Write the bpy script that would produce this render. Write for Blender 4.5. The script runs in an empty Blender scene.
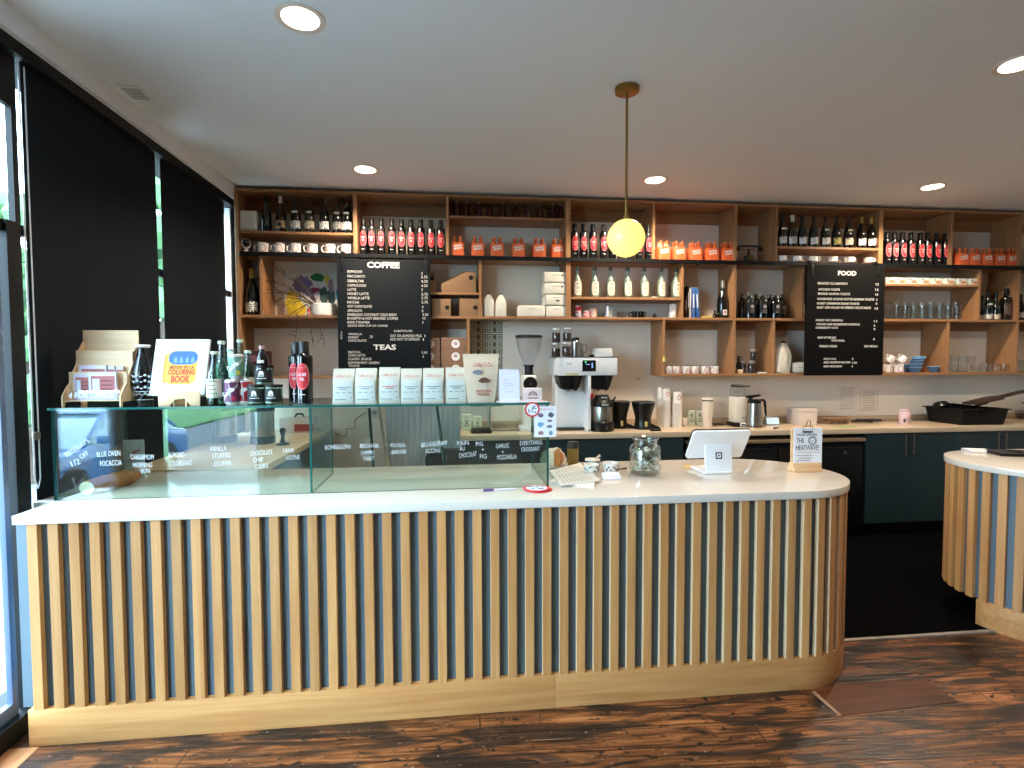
import bpy, bmesh, math, random
from math import pi, sin, cos, radians
from mathutils import Vector, Matrix

SC = bpy.context.scene
COL = SC.collection
rnd = random.Random(7)

# ------------------------------------------------------------------ camera
FPX, PITCH, YAW, ROLL, EYE = 530.0, 0.0414, 0.10887, -0.00271, 1.53
_fw = Vector((sin(YAW) * cos(PITCH), cos(YAW) * cos(PITCH), -sin(PITCH)))
_rt = Vector((cos(YAW), -sin(YAW), 0))
_up = _rt.cross(_fw)
RT = _rt * cos(ROLL) + _up * sin(ROLL)
UP = -_rt * sin(ROLL) + _up * cos(ROLL)
cam = bpy.data.objects.new('camera', bpy.data.cameras.new('camera'))
COL.objects.link(cam)
cam.matrix_world = Matrix(((RT.x, UP.x, -_fw.x, 0), (RT.y, UP.y, -_fw.y, 0), (RT.z, UP.z, -_fw.z, EYE), (0, 0, 0, 1)))
cam.data.sensor_width = 36.0
cam.data.lens = FPX / 1024 * 36
cam.data.clip_start = 0.05
SC.camera = cam

def at(px, py, Y=None, Z=None, X=None):
    """the point of the room seen at a pixel of the photo, on the plane Y (depth), Z (height) or X"""
    v = RT * ((px - 512) / FPX) - UP * ((py - 384) / FPX) + _fw
    t = Y / v.y if Y is not None else ((Z - EYE) / v.z if Z is not None else X / v.x)
    return Vector((v.x * t, v.y * t, EYE + v.z * t))

def ax(px, py, Y):
    return at(px, py, Y=Y).x

# ------------------------------------------------------------------ colour management, sky, daylight
SC.view_settings.view_transform = 'Standard'
SC.view_settings.look = 'None'
SC.view_settings.gamma = 1.0
SC.view_settings.use_curve_mapping = False
SC.view_settings.exposure = 1.05
cy = SC.cycles
cy.max_bounces = 14
cy.diffuse_bounces = 5
cy.glossy_bounces = 5
cy.transmission_bounces = 8
cy.transparent_max_bounces = 24
cy.caustics_reflective = False
cy.caustics_refractive = False
cy.sample_clamp_indirect = 6.0
cy.use_denoising = True

world = bpy.data.worlds.new('overcast_sky')
SC.world = world
world.use_nodes = True
_bg = world.node_tree.nodes['Background']
_bg.inputs['Color'].default_value = (0.58, 0.81, 1.0, 1)
SKY = 12.0
_bg.inputs['Strength'].default_value = SKY

def area(name, loc, rot, sx, sy, power=0, color=(1, 1, 1), portal=False):
    l = bpy.data.lights.new(name, 'AREA')
    l.shape = 'RECTANGLE'
    l.size, l.size_y, l.energy, l.color = sx, sy, power, color
    if portal:
        l.cycles.is_portal = True
    o = bpy.data.objects.new(name, l)
    COL.objects.link(o)
    o.location, o.rotation_euler = loc, rot
    return o

# portals only tell the renderer where the sky comes in
area('left_window_portal', (-1.90, 1.0, 1.4), (0, -pi / 2, 0), 2.9, 3.0, portal=True)
area('left_window_portal', (-1.90, 3.5, 1.4), (0, -pi / 2, 0), 2.9, 2.5, portal=True)

def spot(x, y, power, color=(1.0, 0.83, 0.64), ang=150):
    l = bpy.data.lights.new('downlight_or_added_spot', 'SPOT')
    l.energy, l.color, l.spot_size, l.spot_blend, l.shadow_soft_size = power, color, radians(ang), 0.55, 0.05
    o = bpy.data.objects.new('downlight_or_added_spot', l)
    COL.objects.link(o)
    o.location = (x, y, 2.925)
    return o

LAMPS = [(-0.62, 2.33), (-0.64, 4.06), (1.574, 4.06), (3.894, 3.99), (2.70, 2.32)]
for (_x, _y), _p in zip(LAMPS + [(4.6, 2.4), (1.0, 0.3), (3.2, 0.3)], (24, 60, 66, 66, 30, 40, 22, 26)):  # last three are unseen spots, added without fixtures to warm the right side
    spot(_x, _y, _p)

# ------------------------------------------------------------------ materials
def S(r, g, b):
    f = lambda c: (c / 255) / 12.92 if c / 255 <= 0.04045 else ((c / 255 + 0.055) / 1.055) ** 2.4
    return (f(r), f(g), f(b), 1.0)

MATS = {}
def _new(name):
    m = bpy.data.materials.new(name)
    m.use_nodes = True
    nt = m.node_tree
    return m, nt, nt.nodes, nt.links, nt.nodes['Principled BSDF']

def mat(name, rgb, rough=0.5, metal=0.0, noise=0.06, scale=18.0, bump=0.0, coat=0.0, emit=None, es=1.0, spec=0.5):
    """painted, printed, metal or cloth surface: base colour broken up by a little noise"""
    if name in MATS:
        return MATS[name]
    m, nt, N, L, b = _new(name)
    c = S(*rgb)
    tc = N.new('ShaderNodeTexCoord')
    nz = N.new('ShaderNodeTexNoise')
    nz.inputs['Scale'].default_value = scale
    nz.inputs['Detail'].default_value = 3
    L.new(tc.outputs['Object'], nz.inputs['Vector'])
    rp = N.new('ShaderNodeMix'); rp.data_type = 'RGBA'
    rp.inputs[6].default_value = tuple(max(0, v * (1 - noise)) for v in c[:3]) + (1,)
    rp.inputs[7].default_value = tuple(min(1, v * (1 + noise)) for v in c[:3]) + (1,)
    L.new(nz.outputs['Fac'], rp.inputs[0])
    L.new(rp.outputs[2], b.inputs['Base Color'])
    b.inputs['Roughness'].default_value = rough
    b.inputs['Metallic'].default_value = metal
    b.inputs['Coat Weight'].default_value = coat
    b.inputs['Specular IOR Level'].default_value = spec
    if bump:
        bp = N.new('ShaderNodeBump')
        bp.inputs['Strength'].default_value = bump
        bp.inputs['Distance'].default_value = 0.01
        L.new(nz.outputs['Fac'], bp.inputs['Height'])
        L.new(bp.outputs['Normal'], b.inputs['Normal'])
    if emit:
        b.inputs['Emission Color'].default_value = S(*emit)
        b.inputs['Emission Strength'].default_value = es
    MATS[name] = m
    return m

def wood(name, c1, c2, axis='Z', rough=0.45, scale=1.0, rand=0.25, coord='Object'):
    """oak, ply or pine: stretched noise for the grain, a different tone per piece"""
    if name in MATS:
        return MATS[name]
    m, nt, N, L, b = _new(name)
    tc = N.new('ShaderNodeTexCoord')
    mp = N.new('ShaderNodeMapping')
    s = {'X': (1.2, 22, 22), 'Y': (22, 1.2, 22), 'Z': (22, 22, 1.2)}[axis]
    mp.inputs['Scale'].default_value = tuple(v * scale for v in s)
    L.new(tc.outputs[coord], mp.inputs['Vector'])
    oi = N.new('ShaderNodeObjectInfo')
    ml = N.new('ShaderNodeMath'); ml.operation = 'MULTIPLY'; ml.inputs[1].default_value = 37.0
    L.new(oi.outputs['Random'], ml.inputs[0])
    L.new(ml.outputs[0], mp.inputs['Location'])
    nz = N.new('ShaderNodeTexNoise')
    nz.inputs['Scale'].default_value = 1.6
    nz.inputs['Detail'].default_value = 5
    nz.inputs['Distortion'].default_value = 0.6
    L.new(mp.outputs[0], nz.inputs['Vector'])
    rp = N.new('ShaderNodeValToRGB')
    rp.color_ramp.elements[0].position, rp.color_ramp.elements[1].position = 0.3, 0.72
    rp.color_ramp.elements[0].color, rp.color_ramp.elements[1].color = S(*c1), S(*c2)
    L.new(nz.outputs['Fac'], rp.inputs[0])
    hs = N.new('ShaderNodeHueSaturation')
    mr = N.new('ShaderNodeMapRange')
    mr.inputs['To Min'].default_value, mr.inputs['To Max'].default_value = 1 - rand / 2, 1 + rand / 2
    L.new(oi.outputs['Random'], mr.inputs['Value'])
    L.new(mr.outputs[0], hs.inputs['Value'])
    L.new(rp.outputs[0], hs.inputs['Color'])
    L.new(hs.outputs[0], b.inputs['Base Color'])
    b.inputs['Roughness'].default_value = rough
    bp = N.new('ShaderNodeBump')
    bp.inputs['Strength'].default_value = 0.12
    bp.inputs['Distance'].default_value = 0.004
    L.new(nz.outputs['Fac'], bp.inputs['Height'])
    L.new(bp.outputs['Normal'], b.inputs['Normal'])
    MATS[name] = m
    return m

def glass(name, tint=(235, 248, 245), rough=0.0, refl=0.05, power=5.0):
    """thin clear glass: tinted see-through with a mirror share that grows at grazing angles"""
    if name in MATS:
        return MATS[name]
    m = bpy.data.materials.new(name)
    m.use_nodes = True
    nt = m.node_tree; N, L = nt.nodes, nt.links
    N.remove(N['Principled BSDF'])
    out = N['Material Output']
    tr = N.new('ShaderNodeBsdfTransparent'); tr.inputs[0].default_value = S(*tint)
    gl = N.new('ShaderNodeBsdfGlossy'); gl.inputs['Roughness'].default_value = rough
    lw = N.new('ShaderNodeLayerWeight'); lw.inputs[0].default_value = 0.5
    pw = N.new('ShaderNodeMath'); pw.operation = 'POWER'; pw.inputs[1].default_value = power
    L.new(lw.outputs['Facing'], pw.inputs[0])
    mr = N.new('ShaderNodeMapRange')
    mr.inputs['To Min'].default_value = refl
    L.new(pw.outputs[0], mr.inputs['Value'])
    mx = N.new('ShaderNodeMixShader')
    L.new(mr.outputs[0], mx.inputs[0]); L.new(tr.outputs[0], mx.inputs[1]); L.new(gl.outputs[0], mx.inputs[2])
    L.new(mx.outputs[0], out.inputs['Surface'])
    MATS[name] = m
    return m

def lamp_mat(name, rgb, strength):
    if name in MATS:
        return MATS[name]
    m, nt, N, L, b = _new(name)
    b.inputs['Base Color'].default_value = S(*rgb)
    b.inputs['Roughness'].default_value = 0.25
    b.inputs['Emission Color'].default_value = S(*rgb)
    b.inputs['Emission Strength'].default_value = strength
    MATS[name] = m
    return m

OAK = lambda ax='Z': wood('oak_' + ax, (186, 130, 76), (208, 158, 100), ax)
OAKD = lambda ax='Z': wood('shelf_oak_' + ax, (150, 106, 70), (172, 126, 84), ax, rand=0.12)
PLY = lambda: wood('birch_ply', (222, 190, 146), (236, 208, 168), 'X', rand=0.05)
WHITE = lambda: mat('white_enamel', (236, 236, 234), 0.3)
BLACK = lambda: mat('black_plastic', (14, 14, 15), 0.4, spec=0.35)
STEEL = lambda: mat('brushed_steel', (176, 170, 162), 0.28, 1.0)
BRASS = lambda: mat('aged_brass', (150, 118, 62), 0.35, 1.0)
QUARTZ = lambda: mat('white_quartz', (218, 211, 200), 0.12, noise=0.03, scale=60)
PAPER = lambda: mat('white_paper', (240, 238, 234), 0.7)
KRAFT = lambda: mat('kraft_board', (150, 114, 80), 0.75)
INK = lambda: mat('black_ink', (30, 30, 34), 0.6)
REDINK = lambda: mat('red_ink', (196, 58, 58), 0.6)
GREYINK = lambda: mat('grey_ink', (132, 134, 138), 0.6)

# ------------------------------------------------------------------ mesh helpers
class MB:
    """collects shapes and links them as one mesh object; .m is the material slot of what is added next"""
    def __init__(s):
        s.bm = bmesh.new(); s.m = 0
    def _done(s, faces):
        for f in faces:
            f.material_index = s.m
        return s
    def box(s, x0, x1, y0, y1, z0, z1, bev=0.0, seg=2, M=None):
        t = bmesh.new()
        vs = [t.verts.new(p) for p in ((x0, y0, z0), (x1, y0, z0), (x1, y1, z0), (x0, y1, z0), (x0, y0, z1), (x1, y0, z1), (x1, y1, z1), (x0, y1, z1))]
        for q in ((3, 2, 1, 0), (4, 5, 6, 7), (0, 1, 5, 4), (1, 2, 6, 5), (2, 3, 7, 6), (3, 0, 4, 7)):
            t.faces.new([vs[i] for i in q])
        if bev:
            bmesh.ops.bevel(t, geom=t.edges[:], offset=bev, segments=seg, affect='EDGES', profile=0.6)
        return s._merge(t, M)
    def _merge(s, t, M=None):
        if M is not None:
            bmesh.ops.transform(t, matrix=M, verts=t.verts)
        mp = {v: s.bm.verts.new(v.co) for v in t.verts}
        for f in t.faces:
            try:
                g = s.bm.faces.new([mp[v] for v in f.verts]); g.material_index = s.m
            except ValueError:
                pass
        t.free()
        return s
    def lathe(s, prof, c=(0, 0, 0), n=20, a0=0.0, a1=2 * pi, sx=1.0, sy=1.0, M=None):
        t = bmesh.new()
        full = abs(a1 - a0 - 2 * pi) < 1e-6
        k = n if full else n + 1
        rings = []
        for r, z in prof:
            if r < 1e-6 and full:
                rings.append([t.verts.new((c[0], c[1], c[2] + z))])
            else:
                rings.append([t.verts.new((c[0] + sx * r * sin(a0 + (a1 - a0) * i / n), c[1] - sy * r * cos(a0 + (a1 - a0) * i / n), c[2] + z)) for i in range(k)])
        for A, B in zip(rings, rings[1:]):
            if len(A) == 1 and len(B) == 1:
                continue
            for i in range(n):
                j = (i + 1) % k
                if len(A) == 1: t.faces.new((A[0], B[j], B[i]))
                elif len(B) == 1: t.faces.new((A[i], A[j], B[0]))
                else: t.faces.new((A[i], A[j], B[j], B[i]))
        if full:
            if len(rings[0]) > 1: t.faces.new(rings[0][::-1])
            if len(rings[-1]) > 1: t.faces.new(rings[-1])
        return s._merge(t, M)
    def cyl(s, r, z0, z1, c=(0, 0), n=20, r2=None, M=None):
        return s.lathe([(r, z0), (r if r2 is None else r2, z1)], (c[0], c[1], 0), n, M=M)
    def tube(s, pts, r, n=8, closed=False):
        pts = [Vector(p) for p in pts]
        rr = r if isinstance(r, (list, tuple)) else [r] * len(pts)
        t = bmesh.new(); rings = []
        N = len(pts)
        up = None
        for i, p in enumerate(pts):
            a = pts[i - 1] if (i or closed) else p
            b = pts[(i + 1) % N] if (i < N - 1 or closed) else p
            d = (b - a).normalized()
            if up is None:
                up = Vector((0, 0, 1)) if abs(d.z) < 0.9 else Vector((1, 0, 0))
            u = d.cross(up); u = u.normalized() if u.length > 1e-6 else Vector((1, 0, 0))
            w = u.cross(d).normalized(); up = w
            rings.append([t.verts.new(p + u * rr[i] * cos(2 * pi * k / n) + w * rr[i] * sin(2 * pi * k / n)) for k in range(n)])
        pairs = list(zip(rings, rings[1:])) + ([(rings[-1], rings[0])] if closed else [])
        for A, B in pairs:
            for k in range(n):
                j = (k + 1) % n
                t.faces.new((A[k], A[j], B[j], B[k]))
        if not closed:
            t.faces.new(rings[0][::-1]); t.faces.new(rings[-1])
        return s._merge(t)
    def prism(s, poly, a, b, plane='xy', M=None, bev=0.0):
        """polygon pulled along the third axis: 'xy' along z, 'xz' along y, 'yz' along x"""
        t = bmesh.new()
        P = {'xy': lambda u, v, w: (u, v, w), 'xz': lambda u, v, w: (u, w, v), 'yz': lambda u, v, w: (w, u, v)}[plane]
        A = [t.verts.new(P(u, v, a)) for u, v in poly]; B = [t.verts.new(P(u, v, b)) for u, v in poly]
        n = len(poly)
        t.faces.new(A[::-1]); t.faces.new(B)
        for i in range(n):
            j = (i + 1) % n
            t.faces.new((A[i], A[j], B[j], B[i]))
        bmesh.ops.recalc_face_normals(t, faces=t.faces)
        if bev:
            bmesh.ops.bevel(t, geom=t.edges[:], offset=bev, segments=2, affect='EDGES', profile=0.6)
        return s._merge(t, M)
    def ball(s, r, c=(0, 0, 0), sx=1, sy=1, sz=1, n=16, M=None):
        h = n // 2
        return s.lathe([(r * sin(pi * i / h), -r * sz * cos(pi * i / h)) for i in range(h + 1)], c, n, sx=sx, sy=sy, M=M)
    def wrap(s, pts, r, c=(0, 0, 0), rings=4):
        """flat outline (s, t) laid round a cylinder of radius r facing -y"""
        t = bmesh.new()
        cu = sum(p[0] for p in pts) / len(pts); cv = sum(p[1] for p in pts) / len(pts)
        def put(u, v): return (c[0] + r * sin(u / r), c[1] - r * cos(u / r), c[2] + v)
        R = [[t.verts.new(put(cu + (u - cu) * k / rings, cv + (v - cv) * k / rings)) for u, v in pts] for k in range(1, rings + 1)]
        o = t.verts.new(put(cu, cv)); n = len(pts)
        for i in range(n):
            j = (i + 1) % n
            t.faces.new((o, R[0][i], R[0][j]))
            for A, B in zip(R, R[1:]):
                t.faces.new((A[i], B[i], B[j], A[j]))
        return s._merge(t)
    def quad(s, *p):
        f = s.bm.faces.new([s.bm.verts.new(q) for q in p]); f.material_index = s.m
        return s
    def build(s, name, mats, parent=None, loc=None, rot=None, smooth=True, sharp=34):
        me = bpy.data.meshes.new(name)
        s.bm.to_mesh(me); s.bm.free()
        for m in (mats if isinstance(mats, (list, tuple)) else [mats]):
            me.materials.append(m)
        if smooth:
            for p in me.polygons: p.use_smooth = True
            me.set_sharp_from_angle(angle=radians(sharp))
        o = bpy.data.objects.new(name, me)
        COL.objects.link(o)
        if parent is not None: o.parent = parent
        if loc is not None: o.location = loc
        if rot is not None: o.rotation_euler = rot
        return o

def ell(cu, cv, a, b, n=20, p=2.0):
    q = lambda t: math.copysign(abs(t) ** (2 / p), t)
    return [(cu + a * q(cos(2 * pi * i / n)), cv + b * q(sin(2 * pi * i / n))) for i in range(n)]

def rect(u0, u1, v0, v1, k=4):
    o = []
    for (a, b), (c, d) in (((u0, v0), (u1, v0)), ((u1, v0), (u1, v1)), ((u1, v1), (u0, v1)), ((u0, v1), (u0, v0))):
        o += [(a + (c - a) * i / k, b + (d - b) * i / k) for i in range(k)]
    return o

def tag(o, label, cat, group=None, kind=None):
    o['label'] = label; o['category'] = cat
    if group: o['group'] = group
    if kind: o['kind'] = kind
    return o

def thing(name, label, cat, loc=(0, 0, 0), rz=0.0, group=None):
    o = bpy.data.objects.new(name, None)
    o.empty_display_size = 0.05
    COL.objects.link(o)
    o.location = loc; o.rotation_euler = (0, 0, rz)
    return tag(o, label, cat, group)

def struct(name, mb, m, **k):
    o = mb.build(name, m, **k); o['kind'] = 'structure'
    return o

def dup(root, loc=None, label=None, rz=None, group=None):
    """a copy of a thing with copies of its parts and sub-parts"""
    def cp(o, par):
        c = o.copy(); COL.objects.link(c)
        if par is not None:
            c.parent = par
            c.matrix_parent_inverse = o.matrix_parent_inverse.copy()
        for ch in list(o.children): cp(ch, c)
        return c
    r = cp(root, None)
    if loc is not None: r.location = loc
    if rz is not None: r.rotation_euler = (0, 0, rz)
    if label: r['label'] = label
    if group: r['group'] = group
    return r

def text(name, body, loc, m, parent=None, size=0.03, width=None, height=None, rot=(pi / 2, 0, 0), align='CENTER', bold=0.0, ext=0.0006, shear=0.0, spacing=1.0):
    cu = bpy.data.curves.new(name, 'FONT')
    cu.body, cu.size, cu.align_x, cu.align_y = body, size, align, 'CENTER'
    cu.extrude, cu.offset, cu.shear, cu.space_line = ext, bold * size, shear, spacing
    cu.resolution_u = 2
    cu.materials.append(m)
    tmp = bpy.data.objects.new(name, cu)
    COL.objects.link(tmp)
    dg = bpy.context.evaluated_depsgraph_get()
    me = bpy.data.meshes.new_from_object(tmp.evaluated_get(dg))
    bpy.data.objects.remove(tmp); bpy.data.curves.remove(cu)
    me.name = name
    if not me.materials: me.materials.append(m)
    if (width or height) and me.vertices:
        xs = [v.co.x for v in me.vertices]; ys = [v.co.y for v in me.vertices]
        dx, dy = max(xs) - min(xs), max(ys) - min(ys)
        cx0, cy0 = (max(xs) + min(xs)) / 2, (max(ys) + min(ys)) / 2
        sx = width / dx if width else None
        sy = height / dy if height else None
        sx = sx or sy; sy = sy or sx
        for v in me.vertices:
            v.co.x = (v.co.x - cx0) * sx; v.co.y = (v.co.y - cy0) * sy
    o = bpy.data.objects.new(name, me)
    COL.objects.link(o)
    o.rotation_euler = rot
    o.location = loc
    if parent is not None: o.parent = parent
    return o

NTH = ['leftmost', 'second', 'third', 'fourth', 'fifth', 'sixth', 'seventh', 'eighth', 'ninth', 'tenth']
def nth(i, n):
    if i == 0: return 'leftmost'
    if i == n - 1: return 'rightmost'
    return NTH[i] + ' from left'

def adopt(o, root):
    """parent a piece built in room coordinates to an unrotated thing"""
    o.parent = root
    o.matrix_parent_inverse = Matrix.Translation(root.location).inverted()
    return o

# ------------------------------------------------------------------ the room
XL, XR, YF, YB, ZC = -1.80, 7.2, -2.7, 4.79, 2.95

def floor_mat():
    m, nt, N, L, b = _new('worn_plank_floor')
    tc = N.new('ShaderNodeTexCoord')
    mp = N.new('ShaderNodeMapping'); mp.inputs['Rotation'].default_value = (0, 0, 0.045)
    L.new(tc.outputs['Object'], mp.inputs['Vector'])
    def noise(sc, scale, detail, dist=0.0, src=mp):
        a = N.new('ShaderNodeMapping'); a.inputs['Scale'].default_value = sc
        L.new(src.outputs[0], a.inputs['Vector'])
        z = N.new('ShaderNodeTexNoise')
        z.inputs['Scale'].default_value, z.inputs['Detail'].default_value, z.inputs['Distortion'].default_value = scale, detail, dist
        L.new(a.outputs[0], z.inputs['Vector'])
        return z.outputs['Fac']
    def ramp(src, stops):
        r = N.new('ShaderNodeValToRGB')
        while len(r.color_ramp.elements) < len(stops): r.color_ramp.elements.new(0.5)
        for e, (p, c) in zip(r.color_ramp.elements, stops): e.position, e.color = p, c
        L.new(src, r.inputs[0]); return r.outputs[0]
    def mix(f, a, c, mode='MIX'):
        x = N.new('ShaderNodeMix'); x.data_type = 'RGBA'; x.blend_type = mode
        for i, v in ((0, f), (6, a), (7, c)):
            if hasattr(v, 'is_linked'): L.new(v, x.inputs[i])
            else: x.inputs[i].default_value = v
        return x.outputs[2]
    br = N.new('ShaderNodeTexBrick')
    br.inputs['Scale'].default_value = 1.0
    br.inputs['Brick Width'].default_value, br.inputs['Row Height'].default_value = 2.3, 0.125
    br.inputs['Mortar Size'].default_value = 0.0028
    br.inputs['Color1'].default_value, br.inputs['Color2'].default_value = (0.25, 0.25, 0.25, 1), (1, 1, 1, 1)
    br.inputs['Mortar'].default_value = (0, 0, 0, 1)
    L.new(mp.outputs[0], br.inputs['Vector'])
    grain = noise((1.1, 14, 1), 3.0, 7, 1.2)
    base = ramp(grain, [(0.28, S(50, 27, 17)), (0.46, S(108, 62, 34)), (0.62, S(166, 102, 57)), (0.78, S(202, 138, 84))])
    tone = mix(0.45, base, br.outputs['Color'], 'MULTIPLY')
    worn = ramp(noise((0.8, 3.6, 1), 2.4, 9, 1.2), [(0.47, (0, 0, 0, 1)), (0.55, (1, 1, 1, 1))])
    dark = ramp(noise((2.0, 12, 1), 2.4, 6, 0.9), [(0.38, S(20, 15, 14)), (0.70, S(70, 46, 34))])
    c = mix(worn, tone, dark)
    spots = ramp(noise((4.5, 9, 1), 4.5, 4, 0.6), [(0.60, (0, 0, 0, 1)), (0.655, (1, 1, 1, 1))])
    c = mix(spots, c, S(22, 18, 18))
    flecks = ramp(noise((9, 20, 1), 5.0, 2), [(0.70, (0, 0, 0, 1)), (0.72, (1, 1, 1, 1))])
    c = mix(flecks, c, S(150, 146, 144))
    streak = ramp(noise((0.7, 30, 1), 3.3, 2), [(0.70, (0, 0, 0, 1)), (0.73, (1, 1, 1, 1))])
    c = mix(streak, c, S(150, 112, 82))
    L.new(mix(br.outputs['Fac'], c, S(22, 14, 10)), b.inputs['Base Color'])
    rr = N.new('ShaderNodeMapRange'); rr.inputs['To Min'].default_value, rr.inputs['To Max'].default_value = 0.2, 0.5
    L.new(grain, rr.inputs['Value']); L.new(rr.outputs[0], b.inputs['Roughness'])
    bp = N.new('ShaderNodeBump'); bp.inputs['Strength'].default_value = 0.35; bp.inputs['Distance'].default_value = 0.01
    L.new(grain, bp.inputs['Height']); L.new(bp.outputs['Normal'], b.inputs['Normal'])
    return m

WALL = mat('wall_paint', (240, 230, 215), 0.75, noise=0.02, scale=4, bump=0.03)
CEIL = mat('ceiling_paint', (232, 238, 243), 0.85, noise=0.015, scale=6, bump=0.04)
BLACKM = mat('black_metal', (11, 13, 15), 0.5, spec=0.25)
TEAL = mat('teal_cabinet_paint', (33, 52, 58), 0.45, noise=0.04)
SLATE = mat('slate_blue_paint', (90, 108, 120), 0.55, noise=0.03)

struct('floor', MB().box(XL - 0.12, XR, YF - 0.1, YB + 0.1, -0.1, 0), floor_mat())
struct('ceiling', MB().box(XL - 0.2, XR, YF - 0.1, YB + 0.1, ZC, ZC + 0.1), CEIL)
struct('wall_back', MB().box(XL - 0.2, XR + 0.1, YB, YB + 0.12, -0.1, ZC), WALL)
struct('wall_right', MB().box(XR, XR + 0.1, YF, YB, -0.1, ZC), WALL)
mb = MB().box(XL - 0.2, XR, YF - 0.1, YF, 2.72, ZC).box(XL - 0.2, XR, YF - 0.1, YF, -0.1, 0.12)
mb.box(XL - 0.2, XR, YF - 0.1, YF, 0.12, 2.72)
struct('wall_front', mb, mat('front_wall_paint', (128, 112, 100), 0.8))
# soffit over the windows, black header, sill and posts of the window wall
struct('trim_1', MB().box(XL - 0.2, -1.735, YF, YB, 2.847, ZC), CEIL)
struct('trim_2', MB().box(XL - 0.2, -1.762, YF, YB, 2.793, 2.847), BLACKM)
struct('trim_3', MB().box(-1.98, -1.765, YF, YB, 0.0, 0.085), BLACKM)
mb = MB()
for y0, y1, zz in ((-2.7, -0.3, 2.8), (1.82, 1.9, 2.8), (2.383, 2.455, 2.115), (4.62, YB, 2.8)):
    mb.box(-1.83, -1.80, y0, y1, 0.08, zz)
mb.box(-1.825, -1.80, 2.430, 2.458, 2.115, 2.80).box(-1.825, -1.80, 1.9, 2.430, 2.585, 2.80)
mb.box(-1.845, -1.815, YF, YB, 2.07, 2.115)
struct('wall_left', mb, BLACKM)
FR = mat('window_frame_paint', (52, 60, 70), 0.35)
WG = glass('window_glass', (251, 253, 253), refl=0.04)
def window(n, y0, y1, fw, m=FR):
    f = MB().box(-1.85, -1.815, y0, y0 + fw, 0.085, 2.79).box(-1.85, -1.815, y1 - fw, y1, 0.085, 2.79)
    f.box(-1.85, -1.815, y0 + fw, y1 - fw, 0.085, 0.16).box(-1.85, -1.815, y0 + fw, y1 - fw, 2.73, 2.79)
    o = struct('window_%d' % n, f, m)
    g = MB().box(-1.838, -1.830, y0 + fw * 0.9, y1 - fw * 0.9, 0.15, 2.735).build('window_pane', WG, o)
    return o
f = MB().box(-1.825, -1.80, 2.318, 2.346, 0.085, 2.07, 0.004).box(-1.825, -1.80, 1.90, 1.93, 0.085, 2.79).box(-1.825, -1.80, 1.93, 2.318, 0.085, 0.14)
w1 = struct('window_1', f, mat('blue_grey_stile', (96, 112, 138), 0.35))
MB().box(-1.836, -1.830, 1.91, 2.44, 0.09, 2.785).build('window_pane', WG, w1)
f = MB().box(-1.85, -1.81, 4.600, 4.62, 0.085, 2.79)
w2 = struct('window_2', f, mat('pale_jamb_paint', (196, 204, 210), 0.5))
MB().box(-1.842, -1.836, 2.455, 4.605, 0.09, 2.79).build('window_pane', WG, w2)
window(3, -0.3, 1.82, 0.05)
# blinds: dark mesh cloth that lets a trace of daylight through
def blind_mat():
    m, nt, N, L, b = _new('blind_mesh_cloth')
    b.inputs['Base Color'].default_value = S(20, 28, 35)
    b.inputs['Roughness'].default_value = 0.75
    b.inputs['Specular IOR Level'].default_value = 0.12
    tr = N.new('ShaderNodeBsdfTransparent'); tr.inputs[0].default_value = (0.6, 0.8, 1, 1)
    mx = N.new('ShaderNodeMixShader'); mx.inputs[0].default_value = 0.0008
    L.new(b.outputs[0], mx.inputs[1]); L.new(tr.outputs[0], mx.inputs[2])
    L.new(mx.outputs[0], N['Material Output'].inputs['Surface'])
    return m
BL = blind_mat()
for y0, y1, z0, ch, lb in ((2.487, 3.497, 0.6, 2.474, 'wide black roller blind left of the gap beside the card rack'),
                           (3.553, 4.47, 0.6, 3.525, 'black roller blind nearest the oak shelves'),
                           (1.42, 1.82, 0.2, None, 'narrow black roller blind in front of the counter end')):
    t = thing('roller_blind', lb, 'blind', (-1.80, (y0 + y1) / 2, z0), group='black roller blinds')
    adopt(MB().box(-1.803, -1.801, y0, y1, z0 + 0.02, 2.80).build('blind_fabric', BL), t)
    adopt(MB().box(-1.808, -1.796, y0, y1, z0, z0 + 0.025, 0.003).build('hem_bar', BLACKM), t)
    if ch and ch < 3:
        p = [(-1.795, ch - 0.004, 2.78 - 1.75 * i / 20) for i in range(21)] + [(-1.795, ch + 0.012, 0.99)] + [(-1.795, ch + 0.026, 1.03 + 1.75 * i / 20) for i in range(21)]
        adopt(MB().tube(p, 0.003, 6).build('bead_chain', mat('chain_white', (220, 222, 224), 0.3)), t)
        adopt(MB().box(-1.803, -1.787, ch - 0.002, ch + 0.028, 1.20, 1.235, 0.004).build('chain_joint', STEEL()), t)

# ceiling: recessed downlights, vent, pendant
for (x, y), where in zip(LAMPS, ('nearest the window wall, over the counter', 'over the left shelves above the wine bottles', 'over the shelves right of the globe pendant', 'over the shelves above the food board', 'at the right edge of the picture')):
    t = thing('recessed_downlight', 'round recessed ceiling downlight ' + where, 'ceiling light', (x, y, ZC), group='recessed ceiling downlights')
    MB().lathe([(0.074, -0.002), (0.098, -0.006), (0.1, 0.0), (0.074, 0.004)], n=32).build('trim_ring', mat('warm_white_trim', (226, 214, 202), 0.4), t)
    MB().lathe([(0.0, -0.0035), (0.074, -0.0035), (0.074, 0.004), (0, 0.004)], n=32).build('diffuser', lamp_mat('downlight_diffuser', (255, 238, 214), 5.0), t)
p = at(136, 92.5, Z=ZC)
t = thing('ceiling_vent', 'small flat vent plate in the ceiling beside the soffit', 'vent', (p.x, p.y, ZC))
MB().box(-0.055, 0.055, -0.075, 0.075, -0.008, 0, 0.002).build('plate', CEIL, t)
mb = MB()
for k in range(5): mb.box(-0.042, 0.042, -0.056 + k * 0.024, -0.042 + k * 0.024, -0.010, -0.007)
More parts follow.
